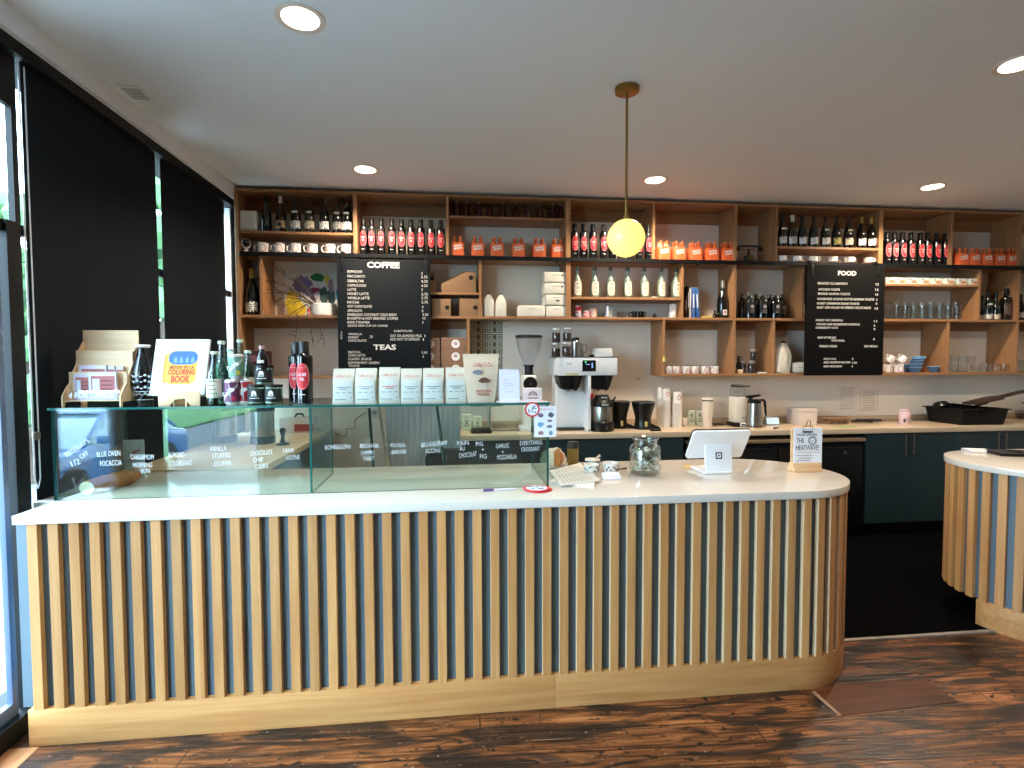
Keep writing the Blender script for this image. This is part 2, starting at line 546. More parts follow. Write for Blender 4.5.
mb.build('louvre', mat('vent_grey', (176, 178, 178), 0.6), t)
t = thing('globe_pendant', 'glowing yellow glass globe pendant on a long brass rod', 'pendant lamp', (0.903, 2.73, ZC))
MB().lathe([(0, -0.026), (0.056, -0.026), (0.062, -0.022), (0.062, 0)], n=28).build('ceiling_plate', BRASS(), t)
MB().cyl(0.0065, -0.70, -0.02, n=12).build('rod', BRASS(), t)
MB().lathe([(0.014, -0.655), (0.016, -0.68), (0.034, -0.684), (0.034, -0.70)], n=20).build('globe_cap', BRASS(), t)
MB().ball(0.098, (0, 0, -0.772), n=32).build('globe', lamp_mat('globe_glass', (255, 224, 122), 0.62), t)

# dark rubber matting behind the counters and its worn front edge
t = tag(MB().box(2.0, 7.15, 2.635, 4.45, 0, 0.006).build('floor_mat', mat('black_rubber', (6, 6, 7), 0.95, spec=0.03, bump=0.2, scale=80)), 'black rubber floor mat behind the two counters', 'mat')
struct('trim_4', MB().box(2.02, 3.3, 2.612, 2.635, 0, 0.008), mat('worn_threshold', (150, 140, 128), 0.6, noise=0.5, scale=14))

# repaired floor: a red-brown plank patch beside the counter end, then a strip along the window wall painted brighter for the daylight
pts = [at(u, v, Z=0) for u, v in ((812, 692.5), (839, 716.5), (958, 702), (926, 680.5), (846, 683))]
struct('trim_6', MB().prism([(v.x, v.y) for v in pts], 0, 0.0025, 'xy'), wood('red_brown_plank', (52, 25, 15), (112, 58, 32), 'X', 0.35, 0.9, rand=0))
pts = [at(u, v, Z=0) for u, v in ((812, 692.5), (839, 716.5), (842, 716), (815, 692))]
struct('trim_7', MB().prism([(v.x, v.y) for v in pts], 0, 0.004, 'xy'), mat('pale_floor_seam', (160, 124, 92), 0.6))
xe = at(40, 747, Z=0).x
struct('trim_8', MB().box(-1.765, xe, -2.6, 2.245, 0, 0.002), wood('window_lit_floor', (176, 112, 66), (216, 156, 104), 'Y', 0.4, 0.5, rand=0))
# street outside the window wall (lower than the shop floor)
struct('ground', MB().box(-40, 40, -40, 30, -0.9, -0.8), mat('street_concrete', (98, 100, 104), 0.9, noise=0.12, scale=0.6))
tag(MB().box(-3.6, -2.2, -12, 9, -0.8, -0.7, 0.02).build('pavement', mat('pavement_concrete', (124, 120, 114), 0.9, noise=0.1, scale=2)), 'pale concrete pavement outside the window wall', 'pavement', kind='structure')
tag(MB().box(-5.2, -2.1, 2.2, 12, -0.7, -0.68, 0.005).build('pavement', mat('added_bright_slab', (226, 224, 220), 0.9, noise=0.05, scale=2)), 'bright slab added to whiten the view through the door pane at far left', 'pavement', kind='structure')  # pale slab added so the view out at far left turns bright
hd = MB(); tt = bmesh.new()
bmesh.ops.create_icosphere(tt, subdivisions=4, radius=1)
for v in tt.verts:
    k = 1 + 0.10 * sin(13 * v.co.x + 3 * v.co.y * 9) * cos(11 * v.co.z + 7 * v.co.y)
    v.co = Vector((max(-1, min(1, v.co.x * 1.25)) * 0.38 * k - 3.1, max(-1, min(1, v.co.y * 1.15)) * 2.2 * k + 7.3, max(-1, min(1, v.co.z * 1.2)) * 0.98 * k + 0.3))
hd._merge(tt)
tag(hd.build('hedge', mat('added_hedge_green', (44, 66, 40), 0.95, noise=0.6, scale=9, bump=1.0)), 'dark hedge added outside to dim the bright gap between the blinds', 'hedge')  # added outside to darken the view through the gap in the blinds
TL, TT = mat('leaf_green', (70, 104, 62), 0.9, noise=0.5, scale=6, bump=0.6), mat('tree_bark', (84, 70, 58), 0.9)
for lb, x, y, r, z in (('street tree seen as green slivers in the gap between the two wide blinds', -6.0, 11.8, 2.3, 3.6), ('street tree seen as green slivers beside the leftmost blind', -8.2, 11.2, 2.2, 3.2)):
    t = thing('street_tree', lb, 'tree', (x, y, -0.8))
    m = MB(); q = random.Random(int(y * 10))
    for k in range(80):
        u, v, w = q.gauss(0, 1), q.gauss(0, 1), q.gauss(0, 1)
        n_ = math.sqrt(u * u + v * v + w * w); s = r * q.random() ** 0.4 / n_
        m.ball(q.uniform(0.22, 0.45), (u * s, v * s, z + w * s * 1.2), n=8)
    m.build('crown', TL, t)
    MB().tube([(0, 0, 0), (0.05, 0, 1.2), (-0.05, 0.05, 3.2)], [0.16, 0.13, 0.07], 10).build('trunk', TT, t)
tag(MB().box(-16, -9.5, -30, -7, -0.8, -0.72, 0.02).build('lawn', mat('lawn_green', (84, 128, 76), 0.95, noise=0.3, scale=5)), 'green lawn across the street', 'lawn', kind='stuff')

# ------------------------------------------------------------------ oak wall shelving
SF, SB = 4.50, 4.788           # front and back of the shelving
Z1, Z2, Z3, ZT = 2.422, 1.917, 1.421, 2.926   # floors of the three rows and the top
SX0, SX1 = -1.735, 5.95
sh = thing('wall_shelving', 'long oak wall shelving of open cubbies hung along the back wall', 'shelving', (2.1, 4.64, Z3))
OX, OZ = OAKD('X'), OAKD('Z')
def board(x0, x1, ztop, th=0.020, nm='shelf_board', y0=SF):
    adopt(MB().box(x0, x1, y0, SB, ztop - th, ztop, 0.0015, 1).build(nm, OX), sh)
def upright(x0, x1, z0, z1, nm='divider'):
    adopt(MB().box(x0, x1, SF + 0.0005, SB, z0, z1, 0.0015, 1).build(nm, OZ), sh)
def rail(x0, x1, z0, z1):
    adopt(MB().box(x0, x1, SB - 0.018, SB - 0.001, z0, z1, 0.001, 1).build('back_rail', OX), sh)
D1 = [(-.812, -.780), (-.058, -.034), (.957, .999), (1.727, 1.749), (2.478, 2.503), (2.866, 2.886), (3.870, 3.912), (4.597, 4.618), (5.320, 5.342)]
D2 = [(-1.554, -1.530), (-.812, -.780), (.214, .236), (.96, 1.002), (1.990, 2.014), (2.476, 2.503), (3.128, 3.152), (3.870, 3.912), (4.903, 4.925), (5.318, 5.340)]
D3 = [(-.812, -.780)]
D3R = [(2.478, 2.502), (2.853, 2.876), (3.870, 3.9), (4.592, 4.615), (5.318, 5.340)]
board(SX0, SX1, ZT, 0.021, 'top_board')
upright(SX0, SX0 + 0.028, Z3 - 0.02, ZT - 0.021, 'end_panel')
upright(SX1 - 0.028, SX1, Z3 - 0.02, ZT - 0.021, 'end_panel')
board(SX0 + 0.028, SX1 - 0.028, Z1, 0.022)
board(SX0 + 0.028, SX1 - 0.028, Z2, 0.021)
for a, b in D1: upright(a, b, Z1, ZT - 0.021)
for a, b in D2: upright(a, b, Z2, Z1 - 0.022)
for a, b in D3: upright(a, b, Z3, Z2 - 0.021)
for a, b in D3R: upright(a, b, Z3, Z2 - 0.021)
upright(0.110, 0.134, Z3 - 0.02, Z2 - 0.021, 'end_panel')
upright(1.826, 1.848, Z3 - 0.02, Z2 - 0.021, 'end_panel')
board(SX0 + 0.028, 0.110, Z3, 0.021)
board(1.848, SX1 - 0.028, Z3, 0.021)
ed = [SX0 + 0.028] + [v for d in D1 for v in d] + [SX1 - 0.028]
for a, b in zip(ed[0::2], ed[1::2]): rail(a, b, 2.805, ZT - 0.021)
ed = [SX0 + 0.028] + [v for d in D3 for v in d] + [0.110]
for a, b in zip(ed[0::2], ed[1::2]): rail(a, b, 1.826, Z2 - 0.021)
ed = [1.848] + [v for d in D3R for v in d] + [SX1 - 0.028]
for a, b in zip(ed[0::2], ed[1::2]): rail(a, b, 1.826, Z2 - 0.021)
ZA, ZCc, ZG = 2.590, 2.753, 2.561        # extra shelves of row one
board(SX0 + 0.028, -.812, ZA, 0.020)
board(-.034, .957, ZCc, 0.017)
board(2.886, 3.870, ZG, 0.020)
ZB, ZD, ZK = 2.116, 2.091, 2.241         # extra shelves of row two
board(-.780, .214, ZB, 0.020)
board(1.002, 1.990, ZD, 0.021)
board(3.912, 4.903, ZK, 0.020)
# black steel display rail in front of the middle board
t = thing('display_rail', 'long black steel rail along the shelving that carries the menu boards', 'rail', (2.1, 4.47, 2.387))
adopt(MB().box(-1.70, 5.93, 4.476, 4.4995, 2.387, 2.420, 0.002, 1).build('rail_bar', BLACKM), t)
for k in range(7):
    x = -1.66 + k * 1.26
    adopt(MB().box(x, x + 0.03, 4.4945, 4.4997, 2.378, 2.388).build('rail_bracket', BLACKM), t)
mb = tag(MB().box(-0.010, 0.012, -0.003, 0.0, -0.021, 0.021).box(-0.010, 0.006, -0.006, -0.003, -0.024, -0.012).build('sticky_note', mat('yellow_note', (232, 222, 120), 0.8)), 'small yellow sticky note on the oak end panel above the cup stacks', 'note')
mb.location = (1.837, SF, 1.555); mb.rotation_euler = (0, 0, 0.0)

# ------------------------------------------------------------------ service counter
ZS = 0.936
PX = 0.076
sc = thing('service_counter', 'long service counter with white top, vertical oak slats and rounded right end', 'counter', (0.2, 2.65, 0))
CX, CY, CR = 1.617, 2.650, 0.410
def arc(cx, cy, r, a0, a1, n=24):
    return [(cx + r * sin(a0 + (a1 - a0) * i / n), cy - r * cos(a0 + (a1 - a0) * i / n)) for i in range(n + 1)]
top = [(-1.717, CY - CR)] + arc(CX, CY, CR, 0, pi, 36) + [(-1.795, CY + CR), (-1.795, 2.455), (-1.717, 2.455)]
adopt(MB().prism(top, 0.900, ZS, 'xy', bev=0.003).build('worktop', QUARTZ()), sc)
RS = 0.400
body = [(-1.728, CY - RS + 0.024)] + arc(CX, CY, RS - 0.024, 0, pi, 36) + [(-1.728, CY + RS - 0.024)]
adopt(MB().prism(body, 0.15, 0.900, 'xy').build('backing', SLATE), sc)
for x0, x1 in ((-1.695, 0.437), (0.4375, None)):
    if x1: pl = [(x0, CY - RS), (x1, CY - RS), (x1, CY + RS), (x0, CY + RS)]
    else: pl = [(x0, CY - RS)] + arc(CX, CY, RS, 0, pi, 36) + [(x0, CY + RS)]
    adopt(MB().prism(pl, 0.0, 0.150, 'xy', bev=0.0015).build('plinth', OAK('X')), sc)
EDGE = wood('lit_ply_edge', (206, 176, 136), (226, 202, 166), 'Z', rand=0.1)  # left slat faces only: paler ply, the window light put into the colour
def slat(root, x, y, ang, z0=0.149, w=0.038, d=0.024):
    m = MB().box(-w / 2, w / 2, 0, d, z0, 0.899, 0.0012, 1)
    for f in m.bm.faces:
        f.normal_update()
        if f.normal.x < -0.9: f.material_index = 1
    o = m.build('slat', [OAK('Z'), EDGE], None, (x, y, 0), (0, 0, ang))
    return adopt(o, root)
x = -1.673 + 0.019
n = 0
while x < CX + 0.01:
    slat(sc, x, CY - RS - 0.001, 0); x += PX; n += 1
a = (x - CX) / RS
while a < pi * 0.98:
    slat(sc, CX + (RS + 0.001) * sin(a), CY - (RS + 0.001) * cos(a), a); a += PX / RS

# second counter at the right edge of the picture
rc = thing('host_counter', 'second slatted counter with white top and rounded end at the right edge', 'counter', (4.3, 2.84, 0))
DX, DY, DR = 3.385, 2.755, 0.402
top = [(5.3, DY + DR)] + [(DX - DR * sin(pi * i / 36), DY + DR * cos(pi * i / 36)) for i in range(37)] + [(5.3, DY - DR)]
adopt(MB().prism(top, 0.900, ZS, 'xy', bev=0.003).build('worktop', QUARTZ()), rc)
q = DR - 0.034
body = [(5.28, DY + q)] + [(DX - q * sin(pi * i / 36), DY + q * cos(pi * i / 36)) for i in range(37)] + [(5.28, DY - q)]
adopt(MB().prism(body, 0.15, 0.900, 'xy').build('backing', SLATE), rc)
q = DR - 0.012
pl = [(5.28, DY + 0.06)] + [(DX - q * sin(a), DY + q * cos(a)) for a in [radians(97 + 83 * i / 24) for i in range(25)]] + [(5.28, DY - q)]
adopt(MB().prism(pl, 0.0, 0.152, 'xy', bev=0.0015).build('plinth', OAK('X')), rc)
a = pi
k = 0
while a > 0.25:
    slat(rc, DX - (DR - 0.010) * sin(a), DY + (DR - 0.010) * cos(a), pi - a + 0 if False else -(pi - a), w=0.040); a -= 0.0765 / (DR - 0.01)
x = DX + 0.0765
while x < 5.25:
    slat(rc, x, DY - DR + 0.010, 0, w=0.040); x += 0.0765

# ------------------------------------------------------------------ back counter with cabinets and fridge
ZBK, BF = 0.950, 4.185
TOPM = wood('pale_stone_top', (196, 172, 142), (214, 192, 164), 'X', 0.22, rand=0.0)
bc = thing('back_counter', 'long pale back counter with dark teal cabinets under the shelving', 'counter', (3.4, 4.49, 0))
adopt(MB().box(0.048, 7.15, BF, YB - 0.001, ZBK - 0.044, ZBK, 0.003).build('worktop', TOPM), bc)
struct('trim_5', MB().box(0.048, 7.15, YB - 0.024, YB - 0.001, ZBK + 0.0005, ZBK + 0.046, 0.002), TOPM)
adopt(MB().box(0.06, 1.905, BF + 0.045, YB - 0.002, 0.11, ZBK - 0.044).box(3.545, 7.1, BF + 0.045, YB - 0.002, 0.11, ZBK - 0.044).build('carcass', TEAL), bc)
adopt(MB().box(0.08, 1.90, BF + 0.10, YB - 0.01, 0.0, 0.11).box(3.55, 7.1, BF + 0.10, YB - 0.01, 0.0, 0.11).build('toe_kick', BLACKM), bc)
doors = [(0.065, 0.73, 0), (0.735, 1.475, 0), (1.505, 1.895, 0), (3.55, 3.94, 1), (3.944, 4.395, -1), (4.40, 4.84, 1), (4.845, 5.3, -1), (5.305, 5.75, 1), (5.755, 6.2, -1)]
for x0, x1, s in doors:
    d = adopt(MB().box(x0, x1, BF + 0.024, BF + 0.044, 0.112, ZBK - 0.050, 0.0015, 1).build('cabinet_door', TEAL), bc)
    if s:
        hx = x1 - 0.036 if s > 0 else x0 + 0.036
        h = MB().tube([(hx, BF - 0.004, 0.708), (hx, BF - 0.004, 0.892)], 0.0052, 10)
        for hz in (0.735, 0.865): h.tube([(hx, BF - 0.004, hz), (hx, BF + 0.026, hz)], 0.004, 8)
        adopt(h.build('bar_handle', mat('dull_bronze', (96, 82, 68), 0.45, 0.6)), d)
adopt(MB().box(1.477, 1.503, BF + 0.03, BF + 0.046, 0.112, ZBK - 0.046).build('filler_strip', mat('beige_edge', (140, 126, 108), 0.5)), bc)
fr = thing('undercounter_fridge', 'black undercounter fridge with an oak top strip between the teal cabinets', 'fridge', (2.72, 4.45, 0))
adopt(MB().box(1.93, 3.505, BF + 0.03, YB - 0.02, 0.06, 0.83, 0.006).build('cabinet', BLACKM), fr)
adopt(MB().box(1.93, 3.515, BF - 0.012, BF + 0.40, 0.842, 0.868, 0.002).build('top_strip', wood('dull_oak_strip', (120, 98, 76), (146, 120, 94), 'X', rand=0)), fr)
for x0, x1 in ((1.94, 2.715), (2.725, 3.495)):
    d = adopt(MB().box(x0, x1, BF + 0.0, BF + 0.03, 0.10, 0.80, 0.004).build('fridge_door', mat('fridge_black', (15, 16, 17), 0.3)), fr)
    adopt(MB().box(x0 + 0.1, x1 - 0.1, BF - 0.008, BF, 0.775, 0.79, 0.002).build('grip', BLACK()), d)
adopt(MB().lathe([(0, 0), (0.013, 0), (0.013, 0.006), (0, 0.006)], n=16, M=Matrix.Translation((3.33, BF - 0.001, 0.745)) @ Matrix.Rotation(pi / 2, 4, 'X')).build('lock', mat('lock_grey', (120, 140, 146), 0.3, 0.8)), fr)
adopt(MB().box(1.95, 3.49, BF + 0.06, YB - 0.05, 0.0, 0.06).build('base', BLACKM), fr)
# side counter along the window wall, behind the pastry case
lc = thing('window_counter', 'side counter along the window wall, seen through the pastry case', 'counter', (-1.43, 3.9, 0))
adopt(MB().box(-1.794, -1.07, 3.075, YB - 0.002, 0.905, 0.945, 0.003).build('worktop', TOPM), lc)
adopt(MB().box(-1.79, -1.09, 3.09, YB - 0.003, 0.0, 0.905).build('carcass', mat('dark_carcass', (44, 46, 50), 0.5)), lc)
# ribbed lower wall between the two back counters
mb = MB()
for k in range(13):
    mb.box(-0.60 + k * 0.05, -0.554 + k * 0.05, YB - 0.008, YB, 0, 1.38, 0.003, 1)
struct('wall_panelling', mb, mat('panel_paint', (190, 194, 194), 0.6))

# ------------------------------------------------------------------ bottles, mugs and packs on the shelves
DKG = mat('dark_green_glass', (14, 20, 14), 0.08, coat=0.5)
DKB = mat('dark_brown_glass', (20, 11, 8), 0.08, coat=0.5)
OLV = mat('olive_glass', (46, 38, 14), 0.1, coat=0.5)
BLKG = mat('black_glass', (12, 12, 13), 0.1, coat=0.5)
CREAM = mat('cream_label', (226, 216, 190), 0.7)
WLAB = mat('white_label', (236, 233, 228), 0.7)
TAN = mat('tan_label', (186, 150, 108), 0.7)
GOLDL = mat('gold_label', (190, 174, 96), 0.6)
REDL = mat('red_label', (214, 40, 52), 0.55)
GREYL = mat('faded_label', (150, 146, 142), 0.7)
CLEAR = glass('clear_bottle_glass', (245, 249, 246), refl=0.07, power=3.2)
TUMB = glass('tumbler_glass', (249, 251, 250), refl=0.04, power=3.0)
CROCK = mat('white_ceramic', (238, 235, 230), 0.25)

WINE = [(0, 0.004), (0.030, 0.0), (0.0385, 0.003), (0.041, 0.010), (0.041, 0.128), (0.0395, 0.146), (0.033, 0.172), (0.024, 0.200), (0.0175, 0.222), (0.0148, 0.240)]
def wine(label, loc, body, cap, lab=None, neck=None, lz=(0.030, 0.098), mark=None, s=1.0, group=None, name='wine_bottle', cat='bottle'):
    t = thing(name, label, cat, loc, group=group)
    k = lambda P: [(r * s, z * s) for r, z in P]
    MB().lathe(k(WINE), n=22).build('bottle_body', body, t)
    MB().lathe(k([(0.0148, 0.2395), (0.0152, 0.228), (0.0150, 0.286), (0.0162, 0.287), (0.0162, 0.297), (0.0, 0.298)]), n=18).build('capsule', cap, t)
    if lab:
        l = MB().wrap(rect(-0.048 * s, 0.048 * s, lz[0] * s, lz[1] * s), 0.0416 * s).build('front_label', lab, t)
        g = MB()
        zc = (lz[0] + lz[1]) / 2 * s
        if mark == 'disc': g.wrap(ell(0, zc, 0.017 * s, 0.018 * s), 0.0421 * s)
        else:
            for i in range(3): g.wrap(rect(-0.022 * s, (0.022 - 0.006 * i) * s, zc + (0.012 - i * 0.013) * s, zc + (0.0155 - i * 0.013) * s, 2), 0.0421 * s, rings=2)
        g.build('printing', INK(), l)
    if neck:
        MB().wrap(rect(-0.024 * s, 0.024 * s, 0.158 * s, 0.176 * s, 3), 0.0375 * s).build('neck_label', neck, t)
    return t

YI = 4.565
capk = mat('black_capsule', (20, 18, 20), 0.35); capr = mat('dark_red_capsule', (70, 22, 28), 0.35)
capw = mat('cream_capsule', (216, 208, 190), 0.4); capg = mat('gold_capsule', (184, 150, 70), 0.35, 0.6)
G = 'wine bottles on the upper left shelf'
for px, b, c, l, n, mk, lb in ((266.5, DKG, capk, None, None, None, 'plain dark green wine bottle without a label, next to the white speaker'),
        (281, DKB, capw, TAN, None, 'disc', 'wine bottle with cream capsule and tan label bearing a black disc'),
        (296, DKB, capr, WLAB, WLAB, None, 'wine bottle with white front and neck labels, third on the upper left shelf'),
        (310, OLV, capr, CREAM, CREAM, None, 'olive glass wine bottle with cream front and neck labels, fourth on upper left shelf'),
        (324.5, DKG, capr, WLAB, None, None, 'dark green wine bottle with plain white label, fifth on the upper left shelf'),
        (337.5, DKB, capr, GREYL, CREAM, None, 'wine bottle with greyed label, second from right on the upper left shelf'),
        (347, DKG, capr, WLAB, WLAB, None, 'wine bottle with white label and neck band against the divider, upper left shelf')):
    wine(lb, (ax(px, 225, YI), YI, ZA), b, c, l, n, mark=mk, group=G)
G = 'wine bottles on the shelf over the food board'
for i, (px, b, c, l, n) in enumerate(((782, DKB, capk, WLAB, WLAB), (791.9, OLV, capw, WLAB, None), (802, DKG, capk, WLAB, None), (813.3, DKG, capk, WLAB, None), (825, OLV, capr, WLAB, WLAB), (836, DKB, capk, GOLDL, None), (848, DKB, capr, CREAM, CREAM), (861, DKB, capg, WLAB, None), (871, DKB, capg, WLAB, None))):
    lb = ('dark wine bottle with white neck band, leftmost over the food board', 'olive glass wine bottle with cream capsule, second over the food board', 'dark green wine bottle with white label, third from left over the food board', 'dark green wine bottle with low white label, fourth from left over the food board',
          'olive wine bottle with wide white label, middle of the row over food board', 'wine bottle with a yellow green label over the food board', 'wine bottle with cream label and neck band, right of the yellow green label',
          'gold capped wine bottle, second from right over the food board', 'gold capped wine bottle at the right end over the food board')[i]
    wine(lb, (ax(px, 240, YI), YI, ZG), b, c, l, n, group=G, s=0.985)
wine('large magnum wine bottle with yellow foil and white label in the narrow left cubby', (ax(252.5, 300, 4.57), 4.57, Z2), DKG, mat('yellow_foil', (190, 160, 70), 0.4, 0.3), WLAB, None, lz=(0.018, 0.086), s=1.27)
t = wine('green champagne bottle with silver foil and white square label', (ax(722.5, 300, 4.6), 4.6, Z2), DKG, mat('silver_foil', (190, 186, 170), 0.3, 0.7), None, None, s=1.16)
MB().box(-0.019, 0.019, -0.003, 0.0, 0.03, 0.078).build('front_label', WLAB, t, loc=(0, -0.0472, 0))
MB().box(-0.008, 0.008, -0.001, 0.0, 0.05, 0.066).build('printing', REDINK(), t, loc=(0, -0.0504, 0))
for px, l, lb, s, H in ((981.6, CREAM, 'small bottle with cream label, leftmost of the liquor bottles at far right', 0.80, 0), (988, WLAB, 'slim dark bottle with white label, second of the liquor bottles at far right', 0.93, 0), (996, CREAM, 'slim dark bottle with cream label beside the big brown bottle', 0.90, 0)):
    wine(lb, (ax(px, 305, 4.6), 4.6, Z2), DKG, capk, l, WLAB if s > 0.9 else None, s=s, lz=(0.012, 0.07), group='liquor bottles in the far right cubby')
t = thing('liquor_bottle', 'big brown liquor bottle with a dark label in the far right cubby', 'bottle', (ax(1006, 305, 4.58), 4.58, Z2))
MB().lathe([(0, 0.003), (0.044, 0), (0.048, 0.006), (0.048, 0.19), (0.042, 0.215), (0.02, 0.235), (0.017, 0.27)], n=22).build('bottle_body', DKB, t)
MB().lathe([(0.0, 0.262), (0.02, 0.262), (0.021, 0.30), (0.019, 0.305), (0, 0.306)], n=18).build('stopper', BLACK(), t)
MB().wrap(rect(-0.05, 0.05, 0.05, 0.17), 0.0486).build('front_label', mat('brown_label', (92, 66, 52), 0.6), t)
MB().wrap(ell(0, 0.225, 0.012, 0.012), 0.031).build('neck_seal', GREYL, t)
wine('white labelled wine bottle in the cubby cut by the right edge of the picture', (ax(1020.5, 305, 4.6), 4.6, Z2), DKB, capk, WLAB, None, s=0.86)

# black olive oil bottles with red oval labels
def oil(label, loc, group, near=False):
    t = thing('olive_oil_bottle', label, 'bottle', loc, group=group)
    MB().lathe([(0, 0.002), (0.031, 0), (0.034, 0.004), (0.034, 0.222), (0.032, 0.231), (0.022, 0.240), (0.0185, 0.246)], n=24).build('bottle_body', BLKG, t)
    MB().lathe([(0.0185, 0.243), (0.0205, 0.245), (0.0205, 0.300), (0.0185, 0.303), (0, 0.303)], n=20).build('cap', mat('matt_black_cap', (24, 22, 23), 0.4), t)
    l = MB().wrap(ell(0, 0.133, 0.030, 0.064, 26, 2.3), 0.0345).build('oval_label', REDL, t)
    o = ell(0, 0.133, 0.0265, 0.060, 26, 2.3)
    MB().tube([(0.0349 * sin(u / 0.0349), -0.0349 * cos(u / 0.0349), v) for u, v in o], 0.0006, 4, True).build('label_ring', WLAB, l)
    for k, w in enumerate(('OLIVE', 'OIL')):
        text('label_lettering', w, (0, -0.0356, 0.143 - 0.022 * k), WLAB, l, width=(0.034, 0.02)[k], height=0.015, bold=0.012, ext=0.0002)
    text('label_lettering', 'C A F E', (0, -0.0354, 0.176), WLAB, l, width=0.026, height=0.005, ext=0.0002)
    MB().wrap(rect(-0.012, 0.012, 0.044, 0.048, 2), 0.0345).build('printing', WLAB, t)
    return t
o0 = None
def oils(pxs, py, z, where, group):
    global o0
    for i, px in enumerate(pxs):
        loc = (ax(px, py, YI), YI, z)
        lb = 'olive oil bottle with red label, %s %s' % (nth(i, len(pxs)), where)
        if o0 is None: o0 = oil(lb, loc, group)
        else: dup(o0, loc, lb, 0, group)
oils((363.6, 371.9, 381.3, 392, 401.8, 411.3, 420.9, 431.3, 440.8), 235, Z1, 'above the coffee board', 'olive oil bottles above the coffee board')
oils((574.6, 583.4, 592.8, 603.4, 612.4, 621.5, 630.4, 639.2, 648.3), 240, Z1, 'behind the globe lamp', 'olive oil bottles behind the globe lamp')
oils((886.6, 893.9, 902, 910.4, 919.8, 927.3, 936.3, 944.9), 250, Z1, 'up right of the food board', 'olive oil bottles right of the food board')

# orange four-packs
ORG = mat('orange_carton', (238, 112, 60), 0.55, noise=0.12, scale=30)
ORB = mat('orange_drink_bottle', (206, 92, 44), 0.12, coat=0.5)
def pack(label, loc, group):
    t = thing('drink_four_pack', label, 'four pack', loc, group=group)
    c = MB()
    w, d, h = 0.053, 0.050, 0.116
    c.prism([(-w, 0.012), (-w + 0.016, 0.0), (-0.012, 0.0), (0, 0.014), (0.012, 0.0), (w - 0.016, 0.0), (w, 0.012), (w, h), (-w, h)], -d, d, 'xz', bev=0.002)
    c.build('carton', ORG, t)
    g = MB()
    for k, (z, a, b) in enumerate(((0.083, -0.036, 0.034), (0.062, -0.030, 0.038))):
        for i in range(6):
            x = a + (b - a) * i / 5.5
            g.lathe([(0, -0.0006), (0.0062, -0.0004), (0, 0.0005)], n=8, M=Matrix.Translation((x, -d - 0.0006, z + 0.0022 * i)) @ Matrix.Rotation(pi / 2, 4, 'X') @ Matrix.Diagonal((0.9, 1.3 + 0.5 * (i % 2), 1, 1)))
    g.build('script_lettering', WLAB, t)
    for sx in (-1, 1):
        for sy in (-1, 1):
            b = MB().lathe([(0.020, h - 0.012), (0.0185, h + 0.006), (0.0125, h + 0.022), (0.0115, h + 0.044)], (sx * 0.027, sy * 0.027, 0), 14).build('bottle', ORB, t)
            MB().lathe([(0.0128, h + 0.042), (0.0132, h + 0.053), (0.011, h + 0.056), (0, h + 0.056)], (sx * 0.027, sy * 0.027, 0), 14).build('bottle_cap', mat('orange_cap', (226, 120, 60), 0.4), b)
    return t
p0 = None
def packs(pxs, py, where, group):
    global p0
    for i, px in enumerate(pxs):
        loc = (ax(px, py, 4.58), 4.58, Z1)
        lb = 'orange bottle four-pack, %s %s' % (nth(i, len(pxs)), where)
        if p0 is None: p0 = pack(lb, loc, group)
        else: dup(p0, loc, lb, 0, group)
packs((457.6, 477.7, 496.9, 518, 538.7, 557.2), 248, 'under the maroon bottles', 'orange four-packs under the maroon bottles')
packs((662.6, 678, 694.2, 710.4, 726.2), 252, 'right of the globe lamp', 'orange four-packs right of the globe lamp')
packs((959.5, 971.3, 983.4, 996, 1008), 258, 'at far right', 'orange four-packs at far right')

# maroon bottles on the high shelf
MAR = mat('maroon_glass', (66, 14, 20), 0.12, coat=0.4)
m0 = None
for i, px in enumerate((456.8, 467, 478.7, 490.2, 503.1, 515.8, 528.4, 540, 552.9, 561)):
    loc = (ax(px, 210, 4.60), 4.60, ZCc)
    lb = 'small maroon cordial bottle on the high shelf, %s of ten' % nth(i, 10)
    if m0 is None:
        m0 = thing('cordial_bottle', lb, 'bottle', loc, group='maroon bottles on the high shelf')
        MB().lathe([(0, 0.001), (0.031, 0), (0.034, 0.004), (0.033, 0.03), (0.028, 0.08), (0.021, 0.105), (0.015, 0.125), (0.0125, 0.132)], n=16).build('bottle_body', MAR, m0)
        MB().lathe([(0.0125, 0.13), (0.0142, 0.131), (0.0142, 0.142), (0, 0.143)], n=14).build('bottle_cap', mat('pinkish_cap', (150, 110, 108), 0.4), m0)
    else: dup(m0, loc, lb)

# mugs with a ring logo
ROSE = mat('rose_print', (170, 62, 70), 0.6)
def mug(label, loc, group, rz=0.0, r=0.041, h=0.082, name='logo_mug', mats=None, logo=True, hand=-1, cat='mug', rim=None):
    t = thing(name, label, cat, loc, rz, group=group)
    m = mats or CROCK
    MB().lathe([(0, 0.002), (r * 0.9, 0.0), (r, 0.006), (r, h - 0.002), (r - 0.002, h), (r - 0.004, h - 0.002), (r - 0.005, 0.008), (0, 0.006)], n=24).build('cup_body', m, t)
    x = hand
    MB().tube([(x * (r - 0.002), 0, h * 0.82), (x * (r + 0.014), 0, h * 0.84), (x * (r + 0.027), 0, h * 0.68), (x * (r + 0.027), 0, h * 0.42), (x * (r + 0.013), 0, h * 0.22), (x * (r - 0.002), 0, h * 0.22)], 0.0052, 8).build('handle', m, t)
    if logo:
        o = ell(0, h * 0.48, r * 0.62, h * 0.35, 20)
        MB().tube([((r + 0.0004) * sin(u / r), -(r + 0.0004) * cos(u / r), v) for u, v in o], 0.0022, 5, True).build('ring_logo', ROSE, t)
    if rim:
        MB().lathe([(r - 0.004, h - 0.001), (r + 0.001, h - 0.004), (r + 0.0012, h + 0.001), (r - 0.004, h + 0.002)], n=24).build('rim', rim, t)
    return t
g0 = None
